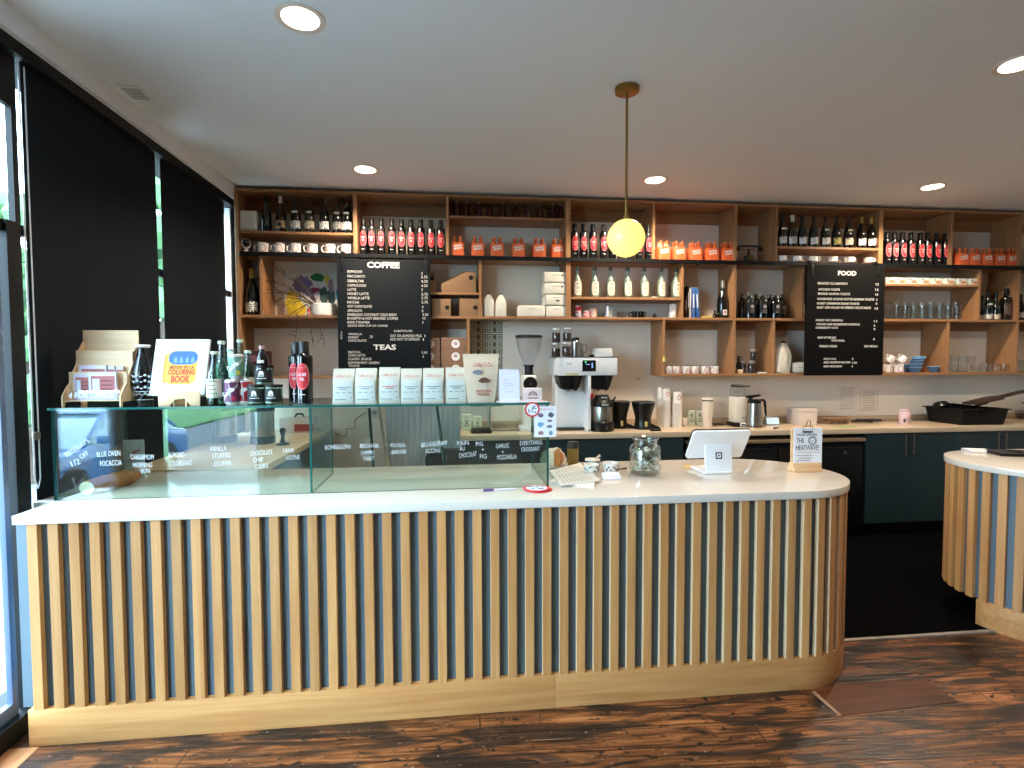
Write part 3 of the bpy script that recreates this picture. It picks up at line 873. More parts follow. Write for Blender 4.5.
for i, px in enumerate((263.3, 279.8, 295.8, 312.5, 330.2, 345.8)):
    loc = (ax(px, 247, 4.56), 4.56, Z1)
    lb = 'white mug with rosy ring logo under the wine bottles, %s of six' % nth(i, 6)
    if g0 is None: g0 = mug(lb, loc, 'logo mugs under the wine bottles', 0.15, r=0.041, h=0.080)
    else: dup(g0, loc, lb)
G = 'logo mugs in the low cubby beside the sticky note'
for i, (px, rz) in enumerate(((668.8, 1.2), (677, 0.9), (686.3, 1.1), (695.3, 1.2), (705.3, 0.0), (715.3, -1.2))):
    lb = 'white mug with dark rim in the low cubby, %s of six' % nth(i, 6)
    mug(lb, (ax(px, 370, 4.57), 4.57 + 0.012 * (i % 2), Z3), G, rz, r=0.036, h=0.073, rim=mat('dark_rim', (60, 56, 58), 0.4), hand=1 if i == 4 else -1)

# cups on saucers
s0 = None
G = 'cups on saucers under the wine bottles'
for i, px in enumerate((782.3, 797, 813.5, 832.8, 849.4, 868.2)):
    loc = (ax(px, 258, 4.55), 4.55, Z1)
    lb = 'white espresso cup on a saucer over the food board, %s of six' % nth(i, 6)
    if s0 is None:
        s0 = thing('espresso_cup', lb, 'cup', loc, 0.3, group=G)
        MB().lathe([(0, 0.001), (0.034, 0.0), (0.05, 0.006), (0.064, 0.013), (0.0645, 0.015), (0.05, 0.010), (0.03, 0.006), (0, 0.006)], n=26).build('saucer', CROCK, s0)
        MB().lathe([(0, 0.008), (0.020, 0.007), (0.027, 0.012), (0.036, 0.035), (0.038, 0.058), (0.0365, 0.059), (0.034, 0.036), (0.025, 0.016), (0, 0.013)], n=24).build('cup_body', CROCK, s0)
        MB().tube([(0.036, 0, 0.05), (0.052, 0, 0.052), (0.056, 0, 0.04), (0.047, 0, 0.027), (0.032, 0, 0.024)], 0.004, 8).build('handle', CROCK, s0)
    else: dup(s0, loc, lb, 0.2 - 0.35 * (i % 3))

# white speaker and little camera
t = thing('smart_speaker', 'white rounded speaker on the top left shelf', 'speaker', (ax(250.6, 222, 4.58), 4.58, ZA))
MB().box(-0.066, 0.066, -0.055, 0.055, 0.004, 0.168, 0.022, 4).build('speaker_body', mat('speaker_cloth', (236, 234, 230), 0.8, noise=0.1, scale=300), t)
MB().box(-0.055, 0.055, -0.045, 0.045, 0, 0.006).build('speaker_foot', WHITE(), t)
t = thing('security_camera', 'small white camera with a round black face on the left rail shelf', 'camera', (ax(246, 246, 4.55), 4.55, Z1))
MB().lathe([(0, 0), (0.025, 0), (0.026, 0.006), (0.012, 0.022), (0.008, 0.04), (0, 0.04)], n=20).build('camera_stand', WHITE(), t)
MB().ball(0.037, (0, 0.0, 0.072), sy=0.75, sz=1.18, n=22).build('camera_body', WHITE(), t)
f = MB().ball(0.030, (0.006, -0.010, 0.074), sy=0.72, sz=1.2, n=20).build('camera_face', mat('camera_black', (10, 11, 16), 0.08), t)
MB().lathe([(0, 0), (0.007, 0), (0, 0.003)], n=12, M=Matrix.Translation((0.008, -0.0315, 0.082)) @ Matrix.Rotation(pi / 2, 4, 'X')).build('lens', mat('lens_blue', (70, 90, 180), 0.1), f)

# antique telephone
t = thing('antique_telephone', 'antique black and brass telephone with its handset lying across the cradle', 'telephone', (ax(748.5, 258, 4.6), 4.6, Z1))
MB().lathe([(0, 0.0), (0.062, 0), (0.064, 0.008), (0.055, 0.016), (0.04, 0.022), (0, 0.022)], n=26).build('base', BRASS(), t)
MB().lathe([(0.034, 0.018), (0.040, 0.030), (0.040, 0.056), (0.030, 0.070), (0.012, 0.078), (0.008, 0.10), (0.008, 0.125), (0, 0.126)], n=24).build('phone_body', mat('old_black', (24, 21, 20), 0.3), t)
c = MB()
for s in (-1, 1):
    c.tube([(0, 0, 0.118), (s * 0.03, 0, 0.128), (s * 0.05, 0, 0.118), (s * 0.055, 0, 0.14)], 0.004, 8)
c.build('cradle', BRASS(), t)
h = MB().tube([(-0.105, 0, 0.150), (-0.06, 0, 0.154), (0.06, 0, 0.154), (0.105, 0, 0.150)], [0.007, 0.009, 0.009, 0.007], 10)
for s in (-1, 1):
    h.lathe([(0, 0), (0.012, 0.0), (0.026, -0.035), (0.027, -0.04), (0, -0.04)], (s * 0.108, 0, 0.152), 18)
h.build('handset', mat('old_black', (24, 21, 20), 0.3), t)
c = MB()
for k in range(10):
    a = 2 * pi * k / 10
    c.ball(0.004, (0.026 * sin(a), -0.0405, 0.048 + 0.018 * cos(a)), n=8) if False else None
c.lathe([(0.012, 0), (0.02, 0), (0.02, 0.004), (0.012, 0.004)], n=20, M=Matrix.Translation((0, -0.037, 0.045)) @ Matrix.Rotation(pi / 2, 4, 'X'))
c.build('dial', BRASS(), t)

# ------------------------------------------------------------------ middle row: pot of twigs, picture, files, bags, bottles
t = thing('twig_arrangement', 'white round pot of dark bare twigs trailing over the left shelf', 'plant', (ax(323.5, 310, 4.60), 4.60, Z2))
MB().lathe([(0, 0.002), (0.098, 0), (0.104, 0.006), (0.105, 0.096), (0.101, 0.101), (0.097, 0.096), (0.096, 0.02), (0, 0.018)], n=30).build('pot', CROCK, t)
MB().lathe([(0, 0.07), (0.097, 0.07), (0, 0.074)], n=24).build('moss', mat('dark_moss', (60, 62, 36), 0.9, noise=0.4, scale=60), t)
TW = mat('twig_bark', (62, 54, 34), 0.85, noise=0.3, scale=50)
r2 = random.Random(3)
def twig(ends, start, thick):
    m = MB()
    p0 = Vector(start); p1 = Vector(ends)
    pts = []
    for i in range(9):
        f = i / 8
        j = Vector((r2.uniform(-1, 1), r2.uniform(-.4, .4), r2.uniform(-1, 1))) * 0.012 * (1 if 0 < i < 8 else 0)
        pts.append(p0.lerp(p1, f) + j + Vector((0, 0, 0.05 * sin(f * pi))))
    m.tube(pts, [thick * (1 - 0.75 * i / 8) for i in range(9)], 5)
    for i in (2, 3, 4, 5, 6, 7):
        for k in range(2):
            d = (p1 - p0).normalized()
            e = pts[i] + d * r2.uniform(0.03, 0.09) + Vector((r2.uniform(-.5, .5), r2.uniform(-.2, .2), r2.uniform(-1, 1))) * 0.055
            mid = pts[i].lerp(e, 0.5) + Vector((0, 0, r2.uniform(-.01, .02)))
            m.tube([pts[i], mid, e], [thick * 0.5, thick * 0.35, thick * 0.12], 4)
    return m
for e in ((-0.56, -0.04, 0.30), (-0.50, -0.06, 0.17), (-0.44, -0.08, 0.40), (-0.33, -0.02, 0.36), (-0.56, -0.02, 0.22), (-0.30, -0.13, 0.05), (-0.40, -0.10, 0.11), (-0.22, -0.06, 0.28)):
    twig(e, (-0.03, -0.01, 0.08), 0.0042).build('twig', TW, t)
for e in ((-0.19, -0.16, -0.22), (-0.05, -0.15, -0.27), (0.045, -0.15, -0.26), (-0.28, -0.15, -0.10)):
    m = MB()
    s = (-0.04, -0.06, 0.10)
    pts = [Vector(s), Vector((-0.10, -0.12, 0.09)), Vector((e[0] * 0.6 - 0.06, -0.155, 0.0)), Vector((e[0] * 0.8 - 0.02, -0.16, e[2] * 0.5)), Vector(e)]
    m.tube(pts, [0.004, 0.0036, 0.003, 0.0026, 0.001], 5)
    for i in (2, 3):
        for k in range(3):
            q = pts[i].lerp(pts[i + 1], r2.random()); w = q + Vector((r2.uniform(-.07, .07), r2.uniform(-.02, .01), r2.uniform(-.08, .02)))
            m.tube([q, q.lerp(w, .5) + Vector((0, 0, .008)), w], [0.0022, 0.0017, 0.0007], 4)
    m.build('twig', TW, t)

# abstract floral picture leaning behind the twigs
x0, x1 = ax(285, 290, 4.74), ax(345, 290, 4.74)
t = thing('watercolour_picture', 'colourful watercolour picture leaning behind the pot of twigs', 'picture', ((x0 + x1) / 2, 4.72, Z2))
W, H = (x1 - x0) / 2, 0.375
MB().box(-W, W, 0, 0.008, 0, H, 0.001).build('sheet', mat('watercolour_paper', (220, 216, 210), 0.8), t)
r3 = random.Random(11)
def blob(cx_, cz_, a, b, seed):
    q = random.Random(seed); n = 18
    return [(cx_ + a * (1 + q.uniform(-.22, .22)) * cos(2 * pi * i / n), cz_ + b * (1 + q.uniform(-.22, .22)) * sin(2 * pi * i / n)) for i in range(n)]
for i, (c, u, v, a, b) in enumerate((((128, 112, 168), -0.40, 0.74, 0.30, 0.21), ((118, 100, 150), -0.05, 0.55, 0.22, 0.16), ((206, 178, 40), -0.70, 0.30, 0.25, 0.34), ((226, 190, 50), -0.45, 0.17, 0.14, 0.20), ((40, 116, 62), 0.12, 0.90, 0.24, 0.10), ((214, 190, 76), 0.42, 0.86, 0.08, 0.13), ((196, 76, 90), -0.06, 0.14, 0.16, 0.14), ((150, 40, 70), 0.05, 0.63, 0.13, 0.05), ((226, 214, 214), 0.08, 0.50, 0.11, 0.09), ((70, 92, 84), 0.30, 0.50, 0.14, 0.22), ((72, 92, 90), 0.56, 0.48, 0.13, 0.22), ((170, 136, 150), 0.55, 0.72, 0.10, 0.18), ((44, 130, 160), 0.86, 0.56, 0.13, 0.42))):
    MB().prism(blob(u * W, v * H, a * W, b * H * 0.9, i + 20), -0.0006 - 0.0002 * i, 0.0, 'xz').build('painted_patch', mat('watercolour_%d' % i, c, 0.85, noise=0.25, scale=14), t)

# kraft magazine files and boxes
KD = mat('kraft_dark_edge', (88, 64, 46), 0.8)
def hole_box(label, loc, w, d, h, rz=0.0, group=None, slope=False):
    t = thing('kraft_box', label, 'box', loc, rz, group=group)
    if slope:
        MB().prism([(-w, 0), (w, 0), (w, h), (w * 0.35, h), (-w, h * 0.42)], -d, d, 'xz', bev=0.0015).build('file_body', KRAFT(), t)
        MB().tube([(-w, -d, h * 0.42), (w * 0.35, -d, h), (w, -d, h)], 0.003, 5).build('dark_edge', KD, t)
        hx = w * 0.72
    else:
        MB().box(-w, w, -d, d, 0, h, 0.002).build('box_body', KRAFT(), t)
        hx = w * 0.62
    MB().lathe([(0, 0), (0.019, 0), (0.019, 0.0015), (0, 0.0015)], n=18, M=Matrix.Translation((hx, -d - 0.0002, h * (0.72 if slope else 0.5))) @ Matrix.Rotation(pi / 2, 4, 'X')).build('finger_hole', mat('hole_black', (18, 15, 13), 0.9), t)
    return t
G = 'kraft files right of the coffee board'
yf = 4.60
hole_box('kraft magazine file with sloping top on the small shelf right of the coffee board', (ax(458.5, 285, yf), yf, ZB), 0.145, 0.085, 0.175, group=G, slope=True)
hole_box('kraft magazine file half hidden by the edge of the coffee board', (ax(424, 285, yf), yf, ZB), 0.10, 0.085, 0.16, group=G, slope=True)
hole_box('kraft box with round hole on the lower shelf, half behind the coffee board', (ax(441.5, 307, yf), yf, Z2), 0.080, 0.09, 0.145, group=G)
hole_box('kraft box with round hole on the lower shelf beside the oak divider', (ax(469, 307, yf), yf, Z2), 0.083, 0.09, 0.148, group=G)

# coffee bags tied at the top, flat paper packs
BAGW = mat('white_bag_paper', (222, 216, 200), 0.75, noise=0.08, scale=26, bump=0.4)
def tied_bag(label, loc, w, d, h, rz=0.0, group=None, tilt=0.0, name='coffee_bag'):
    t = thing(name, label, 'bag', loc, rz, group=group)
    m = MB(); tt = bmesh.new()
    rings = []
    for z, a, b in ((0, .94, .94), (0.02, 1, 1), (0.55, 1, 1.02), (0.72, .86, .8), (0.86, .52, .45), (0.94, .26, .22), (1.0, .20, .18)):
        rings.append([tt.verts.new((w * a * u, d * b * v, h * z)) for u, v in ((-1, -.86), (-.9, -1), (.9, -1), (1, -.86), (1, .86), (.9, 1), (-.9, 1), (-1, .86))])
    for A, B in zip(rings, rings[1:]):
        for i in range(8): tt.faces.new((A[i], A[(i + 1) % 8], B[(i + 1) % 8], B[i]))
    tt.faces.new(rings[0][::-1]); tt.faces.new(rings[-1])
    m._merge(tt, Matrix.Rotation(tilt, 4, 'Y'))
    m.build('bag_body', BAGW, t)
    k = MB().box(-w * .24, w * .24, -d * .26, d * .26, h * 0.955, h * 1.02, 0.002, M=Matrix.Rotation(tilt, 4, 'Y'))
    k.build('tin_tie', mat('dark_tin_tie', (60, 54, 48), 0.5), t)
    return t
tied_bag('white coffee bag tied with a dark clip, left one beside the oak divider', (ax(488.5, 305, 4.58), 4.58, Z2), 0.043, 0.045, 0.205, 0.1, group='tied white coffee bags')
tied_bag('white coffee bag tied with a dark clip, right one of the pair', (ax(501, 305, 4.57), 4.57, Z2), 0.045, 0.045, 0.200, -0.1, group='tied white coffee bags')
G = 'flat white packs on the middle shelf'
for i, (lb, px, z, w) in enumerate((('flat white coffee pack lying alone beside the stack', 530.5, 0, 0.118), ('white coffee pack at the bottom of the stack of four', 555.2, 0, 0.100), ('white coffee pack with a dark mark, second from bottom of the stack', 555, 0.098, 0.104), ('white coffee pack, second from top of the stack', 554.6, 0.196, 0.108), ('white coffee pack at the top of the stack of four', 554.3, 0.292, 0.106))):
    t = thing('coffee_pack', lb, 'pack', (ax(px, 305, 4.60), 4.60, Z2 + z), 0.04 * (i % 3 - 1), group=G)
    MB().box(-w, w, -0.085, 0.085, 0, 0.094 if i else 0.098, 0.018, 3).build('pack_body', BAGW, t)
    b = MB()
    b.box(-0.03, 0.035, -0.0858, -0.085, 0.066, 0.0685)
    if i == 2: b.box(-0.012, 0.02, -0.0862, -0.085, 0.036, 0.048)
    if i > 2: b.box(0.045, 0.062, -0.0862, -0.085, 0.058, 0.07)
    b.build('printing', INK(), t)

# clear bottles with oval cream labels
c0 = None
G = 'clear bottles with cream labels'
for i, px in enumerate((577.3, 594.6, 610.4, 627.6, 644.4, 661.2, 675.8)):
    loc = (ax(px, 285, 4.57), 4.57, ZD)
    lb = 'clear glass bottle with oval cream label on the middle shelf, %s of seven' % nth(i, 7)
    if c0 is None:
        c0 = thing('water_bottle', lb, 'bottle', loc, group=G)
        MB().lathe([(0, 0.003), (0.036, 0.0), (0.0395, 0.006), (0.0395, 0.122), (0.036, 0.142), (0.026, 0.166), (0.017, 0.184), (0.0145, 0.205), (0.0145, 0.255)], n=22).build('bottle_body', mat('greenish_glass', (104, 118, 104), 0.1, coat=0.6), c0)
        MB().lathe([(0.0145, 0.248), (0.0165, 0.25), (0.0165, 0.268), (0.014, 0.272), (0, 0.272)], n=16).build('bottle_cap', mat('dull_silver_cap', (120, 118, 110), 0.35, 0.6), c0)
        MB().lathe([(0.0150, 0.205), (0.0165, 0.207), (0.0165, 0.232), (0.015, 0.234)], n=16).build('neck_band', mat('pale_neck_band', (176, 186, 172), 0.5), c0)
        l = MB().wrap(ell(0, 0.078, 0.037, 0.062, 24, 3.2), 0.0400).build('oval_label', CREAM, c0)
        g = MB()
        for z, w in ((0.116, .016), (0.110, .020), (0.088, .013), (0.080, .012), (0.072, .013), (0.046, .014)):
            g.wrap(rect(-w, w, z, z + 0.0035, 2), 0.0404, rings=2)
        g.build('printing', mat('brown_ink', (96, 76, 62), 0.7), l)
        MB().wrap(rect(-0.014, 0.014, 0.122, 0.127, 2), 0.0404, rings=2).build('printing', GREYINK(), l)
    else: dup(c0, loc, lb)
t = tag(MB().box(-0.025, 0.025, -0.02, 0.02, 0, 0.014, 0.004).build('soap_dish', mat('beige_clay', (206, 196, 182), 0.7)), 'tiny beige dish between two clear bottles on the middle shelf', 'dish')
t.location = (ax(654, 296, 4.57), 4.57, ZD)

# small cups under the clear bottles
def striped(name, c1, c2):
    if name in MATS: return MATS[name]
    m, nt, N, L, b = _new(name)
    tc = N.new('ShaderNodeTexCoord'); w = N.new('ShaderNodeTexWave'); w.wave_type = 'BANDS'; w.bands_direction = 'DIAGONAL'
    w.inputs['Scale'].default_value = 22
    L.new(tc.outputs['Object'], w.inputs['Vector'])
    r = N.new('ShaderNodeValToRGB'); r.color_ramp.interpolation = 'CONSTANT'
    r.color_ramp.elements[0].color, r.color_ramp.elements[1].color = S(*c1), S(*c2); r.color_ramp.elements[1].position = 0.5
    L.new(w.outputs['Color'], r.inputs[0]); L.new(r.outputs[0], b.inputs['Base Color']); MATS[name] = m
    return m
STRB, STRR = striped('blue_white_stripes', (70, 62, 110), (224, 212, 210)), striped('red_white_stripes', (186, 44, 58), (230, 214, 206))
def tin(label, px, z, m, r, h, group=None):
    t = thing('striped_tin', label, 'tin', (ax(px, 310, 4.58), 4.58, z), group=group)
    MB().lathe([(0, 0), (r, 0), (r, h - 0.006), (r * 0.97, h - 0.004)], n=20).build('tin_body', m, t)
    MB().lathe([(r * 0.9, h - 0.012), (r * 1.03, h - 0.012), (r * 1.03, h), (0, h)], n=20).build('lid', mat('tin_lid', (214, 190, 186), 0.4), t)
tin('blue striped tin at the bottom of the small stack under the clear bottles', 578.4, Z2, STRB, 0.030, 0.060, 'striped tins')
tin('red tin on top of the blue striped tin', 578.4, Z2 + 0.06, REDL, 0.027, 0.045, 'striped tins')
tin('red striped tin between the small stack and the pink paper cup', 586.4, Z2, STRR, 0.031, 0.062, 'striped tins')
def papercup(label, loc, r, h, m, group=None, name='paper_cup'):
    t = thing(name, label, 'cup', loc, group=group)
    MB().lathe([(0, 0.004), (r * 0.76, 0.0), (r, h - 0.002), (r - 0.0025, h - 0.002), (r * 0.74, 0.008), (0, 0.008)], n=24).build('cup_body', m, t)
    MB().tube([(r * sin(2 * pi * i / 24), r * cos(2 * pi * i / 24), h - 0.001) for i in range(24)], 0.0028, 6, True).build('rolled_rim', m, t)
    return t
papercup('pinkish paper cup beside the striped tins', (ax(593.5, 310, 4.58), 4.58, Z2), 0.034, 0.082, mat('pink_card', (222, 190, 178), 0.7))
t = thing('steel_tumbler', 'shiny ribbed steel tumbler under the clear bottles', 'tumbler', (ax(608.6, 310, 4.58), 4.58, Z2))
MB().lathe([(0, 0), (0.029, 0), (0.030, 0.004), (0.0305, 0.10), (0.028, 0.102), (0.027, 0.01), (0, 0.01)], n=24).build('tumbler_body', STEEL(), t)
g = MB()
for k in range(7):
    a = -1.2 + 0.4 * k
    g.box(0.031 * sin(a) - 0.002, 0.031 * sin(a) + 0.002, -0.0312 * cos(a) - 0.0012, -0.031 * cos(a) + 0.001, 0.008, 0.096)
g.build('rib', WHITE(), t)
t = thing('glass_bowl', 'small clear glass bowl with a handle under the clear bottles', 'bowl', (ax(622.3, 312, 4.58), 4.58, Z2))
MB().lathe([(0, 0.004), (0.026, 0), (0.036, 0.015), (0.044, 0.055), (0.042, 0.056), (0.033, 0.017), (0, 0.008)], n=24).build('bowl_body', TUMB, t)
MB().tube([(-0.042, 0, 0.048), (-0.062, 0, 0.046), (-0.06, 0, 0.028), (-0.038, 0, 0.024)], 0.004, 8).build('handle', TUMB, t)
G = 'black mugs under the clear bottles'
mug('black mug with its handle to the left under the clear bottles', (ax(634.5, 312, 4.57), 4.57, Z2), G, r=0.026, h=0.058, mats=BLACK(), logo=False, name='black_mug')
mug('black mug with its handle turned away, right of the other black mug', (ax(641, 312, 4.60), 4.60, Z2), G, 2.2, r=0.026, h=0.060, mats=BLACK(), logo=False, name='black_mug')
t = thing('oil_burner', 'tiny black pot with a knob lid under the clear bottles', 'pot', (ax(654.6, 312, 4.58), 4.58, Z2))
MB().lathe([(0, 0), (0.016, 0), (0.021, 0.012), (0.017, 0.026), (0, 0.027)], n=18).build('pot_body', BLACK(), t)
MB().lathe([(0.012, 0.026), (0.006, 0.034), (0.007, 0.042), (0, 0.046)], n=14).build('lid', BLACK(), t)
G = 'two stacked white cups'
mug('lower white cup of the stacked pair beside the oak divider', (ax(672.6, 310, 4.58), 4.58, Z2), G, 0.2, r=0.035, h=0.062, logo=False, hand=1, name='white_cup', cat='cup')
mug('upper white cup of the stacked pair beside the oak divider', (ax(673.2, 305, 4.58), 4.58, Z2 + 0.062), G, -0.3, r=0.038, h=0.062, logo=False, hand=1, name='white_cup', cat='cup')

# books, dish, green bottle
def book(label, px, w, h, rgb, tilt=0.0, group='books beside the champagne bottle', z=0.0):
    t = thing('book', label, 'book', (ax(px, 300, 4.58), 4.58, Z2), group=group)
    M = Matrix.Rotation(tilt, 4, 'Y')
    MB().box(-w, w, -0.0, 0.16, 0, h, 0.0015, M=M).build('cover', mat('book_%d_%d_%d' % rgb, rgb, 0.55), t)
    MB().box(-w * .8, w * .8, 0.002, 0.1605, 0.003, h + 0.0006, M=M).build('pages', PAPER(), t)
    MB().box(-w * .45, w * .45, -0.0008, 0.0, h * .35, h * .8, M=M).build('spine_title', WLAB, t)
book('thin dark red book against the oak divider', 686.2, 0.007, 0.20, (88, 34, 34))
book('thin black book next to the white one', 688.4, 0.006, 0.29, (34, 32, 34))
book('thin white book between the black and blue books', 690.6, 0.006, 0.27, (206, 204, 204))
book('left blue book, taller than the white one beside it', 694.0, 0.013, 0.275, (60, 106, 170), -0.02)
book('right blue book leaning left beside the small yellow dish', 698.6, 0.014, 0.275, (48, 96, 164), -0.07)
t = thing('yellow_dish', 'small oblong yellow dish between the books and the champagne bottle', 'dish', (ax(707, 315, 4.57), 4.57, Z2))
MB().box(-0.042, 0.042, -0.03, 0.03, 0.0, 0.022, 0.006, 3).build('dish_body', mat('mustard_glaze', (196, 170, 90), 0.3), t)
MB().box(-0.032, 0.032, -0.02, 0.02, 0.0215, 0.0235, 0.001).build('dish_filling', mat('pale_soap', (226, 214, 170), 0.6), t)
t = thing('dropper_bottle', 'small olive bottle standing left of the champagne bottle', 'bottle', (ax(714.6, 312, 4.61), 4.61, Z2))
MB().lathe([(0, 0), (0.018, 0), (0.019, 0.005), (0.017, 0.045), (0.008, 0.055), (0.008, 0.066)], n=16).build('bottle_body', OLV, t)
MB().lathe([(0.009, 0.062), (0.009, 0.078), (0, 0.079)], n=14).build('bottle_cap', BLACK(), t)

# black growlers with white stencil
q0 = None
G = 'black growlers left of the food board'
for i, (px, y) in enumerate(((749.7, 4.555), (762.2, 4.555), (775, 4.555), (742.5, 4.66), (756, 4.66), (769, 4.66), (781, 4.65))):
    loc = (ax(px, 305, y), y, Z2)
    lb = 'black growler bottle with white stencil, %s, left of the food board' % ('left one in front', 'middle one in front', 'right one in front', 'leftmost of the back row', 'second of the back row', 'third of the back row', 'rightmost of the back row')[i]
    if q0 is None:
        q0 = thing('growler', lb, 'bottle', loc, group=G)
        MB().lathe([(0, 0.003), (0.042, 0), (0.047, 0.006), (0.047, 0.135), (0.043, 0.16), (0.028, 0.182), (0.0185, 0.195), (0.017, 0.215)], n=22).build('bottle_body', BLKG, q0)
        MB().lathe([(0.017, 0.208), (0.021, 0.21), (0.021, 0.232), (0.018, 0.235), (0, 0.235)], n=18).build('cap', mat('grey_cap', (92, 92, 90), 0.4), q0)
        g = MB()
        g.wrap(ell(0, 0.105, 0.017, 0.018, 14), 0.0476, rings=2)
        for z, w in ((0.072, .022), (0.062, .018), (0.05, .02)): g.wrap(rect(-w, w, z, z + 0.004, 2), 0.0476, rings=2)
        g.build('stencil', GREYL, q0)
    else: dup(q0, loc, lb)

# tins and glasses right of the food board
b0 = None
G = 'small fish tins right of the food board'
for i, px in enumerate((888.5, 898.6, 910.4, 922.6, 934.6, 947.6, 959.6, 971.4)):
    loc = (ax(px, 280, 4.55), 4.55, ZK)
    lb = 'small pale boxed tin on the high shelf right of the food board, %s' % nth(i, 8)
    if b0 is None:
        b0 = thing('fish_tin_box', lb, 'box', loc, group=G)
        MB().box(-0.047, 0.047, -0.032, 0.032, 0, 0.060, 0.002).build('carton', mat('pale_green_carton', (206, 214, 204), 0.6), b0)
        MB().prism(ell(0.008, 0.024, 0.032, 0.014, 16), -0.0328, -0.032, 'xz').build('printed_fish', mat('salmon_print', (206, 138, 104), 0.6), b0)
        MB().prism(ell(-0.027, 0.044, 0.008, 0.008, 12), -0.0328, -0.032, 'xz').build('printed_dot', mat('teal_print', (64, 92, 100), 0.6), b0)
    else: dup(b0, loc, lb)
def tumbler(label, loc, r, h, group, proto=[{}]):
    key = (r, h)
    if key in proto[0]: return dup(proto[0][key], loc, label, group=group)
    t = thing('glass_tumbler', label, 'glass', loc, group=group)
    MB().lathe([(0, 0.0), (r * 0.86, 0.0), (r * 0.9, 0.004), (r, h), (r - 0.002, h), (r * 0.86, 0.010), (0, 0.009)], n=22).build('glass_body', TUMB, t)
    MB().tube([(r * sin(2 * pi * i / 22) * .985, r * cos(2 * pi * i / 22) * .985, h) for i in range(22)], 0.0014, 5, True).build('rim', glass('glass_rim', (253, 254, 254), refl=0.25, power=2), t)
    proto[0][key] = t
    return t
for i in range(9):
    px = 888.6 + 8.6 * i
    tumbler('clear tumbler in the front row right of the food board, %s' % nth(i, 9), (ax(px, 310, 4.56), 4.56, Z2), 0.0365, 0.128, 'front row of tumblers')
for i in range(9):
    px = 887.5 + 8.6 * i
    tumbler('tall clear glass in the back row behind the tumblers, %s' % nth(i, 9), (ax(px, 305, 4.66), 4.66, Z2), 0.034, 0.176, 'back row of tall glasses')
xs = [ax(px, 370, 4.56) for px in (953.4, 962.6, 975.6, 985.5, 994.5, 1003)]
for i, x in enumerate(xs): tumbler('low clear glass on the bottom shelf at far right, %s' % nth(i, 6), (x, 4.56, Z3), 0.040, 0.078, 'low glasses on the bottom shelf')
for i, px in enumerate((954, 962.6, 971.2)):
    tumbler('low clear glass stacked on the others at far right, %s of three' % nth(i, 3), (ax(px, 358, 4.56), 4.56, Z3 + 0.079), 0.036, 0.078, 'upper stacked low glasses')
tumbler('tall clear glass at the right edge of the picture, bottom shelf', (ax(1019.5, 365, 4.56), 4.56, Z3), 0.030, 0.112, 'glass at the right edge')

# bottom row, right: jars, teapot, bags, cups
JARG = glass('jar_glass', (248, 249, 249), refl=0.08, power=2.8)
def jar(label, loc, r, h, fill, ff, group, cap=None):
    t = thing('storage_jar', label, 'jar', loc, group=group)
    MB().lathe([(0, 0), (r * .95, 0), (r, 0.004), (r, h * .8), (r * .86, h * .88), (r * .86, h * .92)], n=20).build('jar_body', JARG, t)
    MB().lathe([(0, 0.003), (r * .93, 0.003), (r * .93, h * ff), (0, h * ff)], n=18).build('contents', fill, t)
    MB().lathe([(r * .8, h * .88), (r * .92, h * .88), (r * .92, h), (0, h)], n=20).build('lid', cap or mat('jar_lid', (170, 162, 150), 0.4, 0.5), t)
BEAN = mat('dark_beans', (40, 26, 20), 0.6, noise=0.5, scale=90)
G = 'jars of dark beans in the small cubby'
jar('left jar of dark beans in the small low cubby', (ax(743.2, 368, 4.58), 4.58, Z3), 0.0275, 0.112, BEAN, .75, G)
jar('right jar of dark beans in the small low cubby, under the third jar', (ax(751.2, 368, 4.58), 4.58, Z3), 0.031, 0.112, BEAN, .75, G)
jar('jar of dark beans standing on the right lower jar', (ax(753.3, 355, 4.59), 4.59, Z3 + 0.1135), 0.029, 0.108, BEAN, .75, G)
wb = tag(MB().box(-0.024, 0.024, -0.03, 0.03, 0, 0.036, 0.002).build('wooden_block', PLY()), 'small pale wooden block under the black teapot', 'block')
wb.location = (ax(738.9, 371, 4.57), 4.57, Z3)
t = thing('teapot', 'tiny black teapot with a looped handle on the wooden block', 'teapot', (ax(738.6, 366, 4.57), 4.57, Z3 + 0.0365))
MB().lathe([(0, 0), (0.016, 0), (0.022, 0.02), (0.022, 0.05), (0.015, 0.07), (0.012, 0.10), (0.012, 0.122), (0, 0.125)], n=18).build('pot_body', BLACK(), t)
MB().tube([(0.012, 0, 0.115), (0.03, 0, 0.115), (0.035, 0, 0.09), (0.03, 0, 0.06), (0.02, 0, 0.052)], 0.0035, 8).build('handle', BLACK(), t)
t = tag(MB().box(-0.038, 0.038, -0.022, 0.022, 0, 0.013, 0.003).build('matchbox', PAPER()), 'small flat white box on the low shelf beside the jars', 'box')
t.location = (ax(761.6, 372, 4.57), 4.57, Z3)
t = tag(MB().box(-0.018, 0.018, -0.018, 0.018, 0, 0.030, 0.004).build('eraser_block', mat('pale_pink', (226, 196, 200), 0.6)), 'small pale pink cube on the low shelf beside the flat white box', 'block')
t.location = (ax(769.2, 371, 4.58), 4.58, Z3)
t = tied_bag('tall white coffee bag leaning right in the low cubby beside the food board', (ax(780.5, 360, 4.56), 4.56, Z3), 0.066, 0.05, 0.29, 0.25, tilt=0.12)
t = thing('coffee_pack', 'white coffee pack lying down beside the leaning bag', 'pack', (ax(798.5, 368, 4.60), 4.60, Z3), -0.2)
MB().box(-0.085, 0.085, -0.08, 0.08, 0, 0.10, 0.03, 4).build('pack_body', BAGW, t)
MB().box(-0.04, 0.0, -0.0806, -0.08, 0.05, 0.053).build('printing', INK(), t)
PR = mat('red_print', (176, 50, 58), 0.6)
G = 'white cups right of the food board'
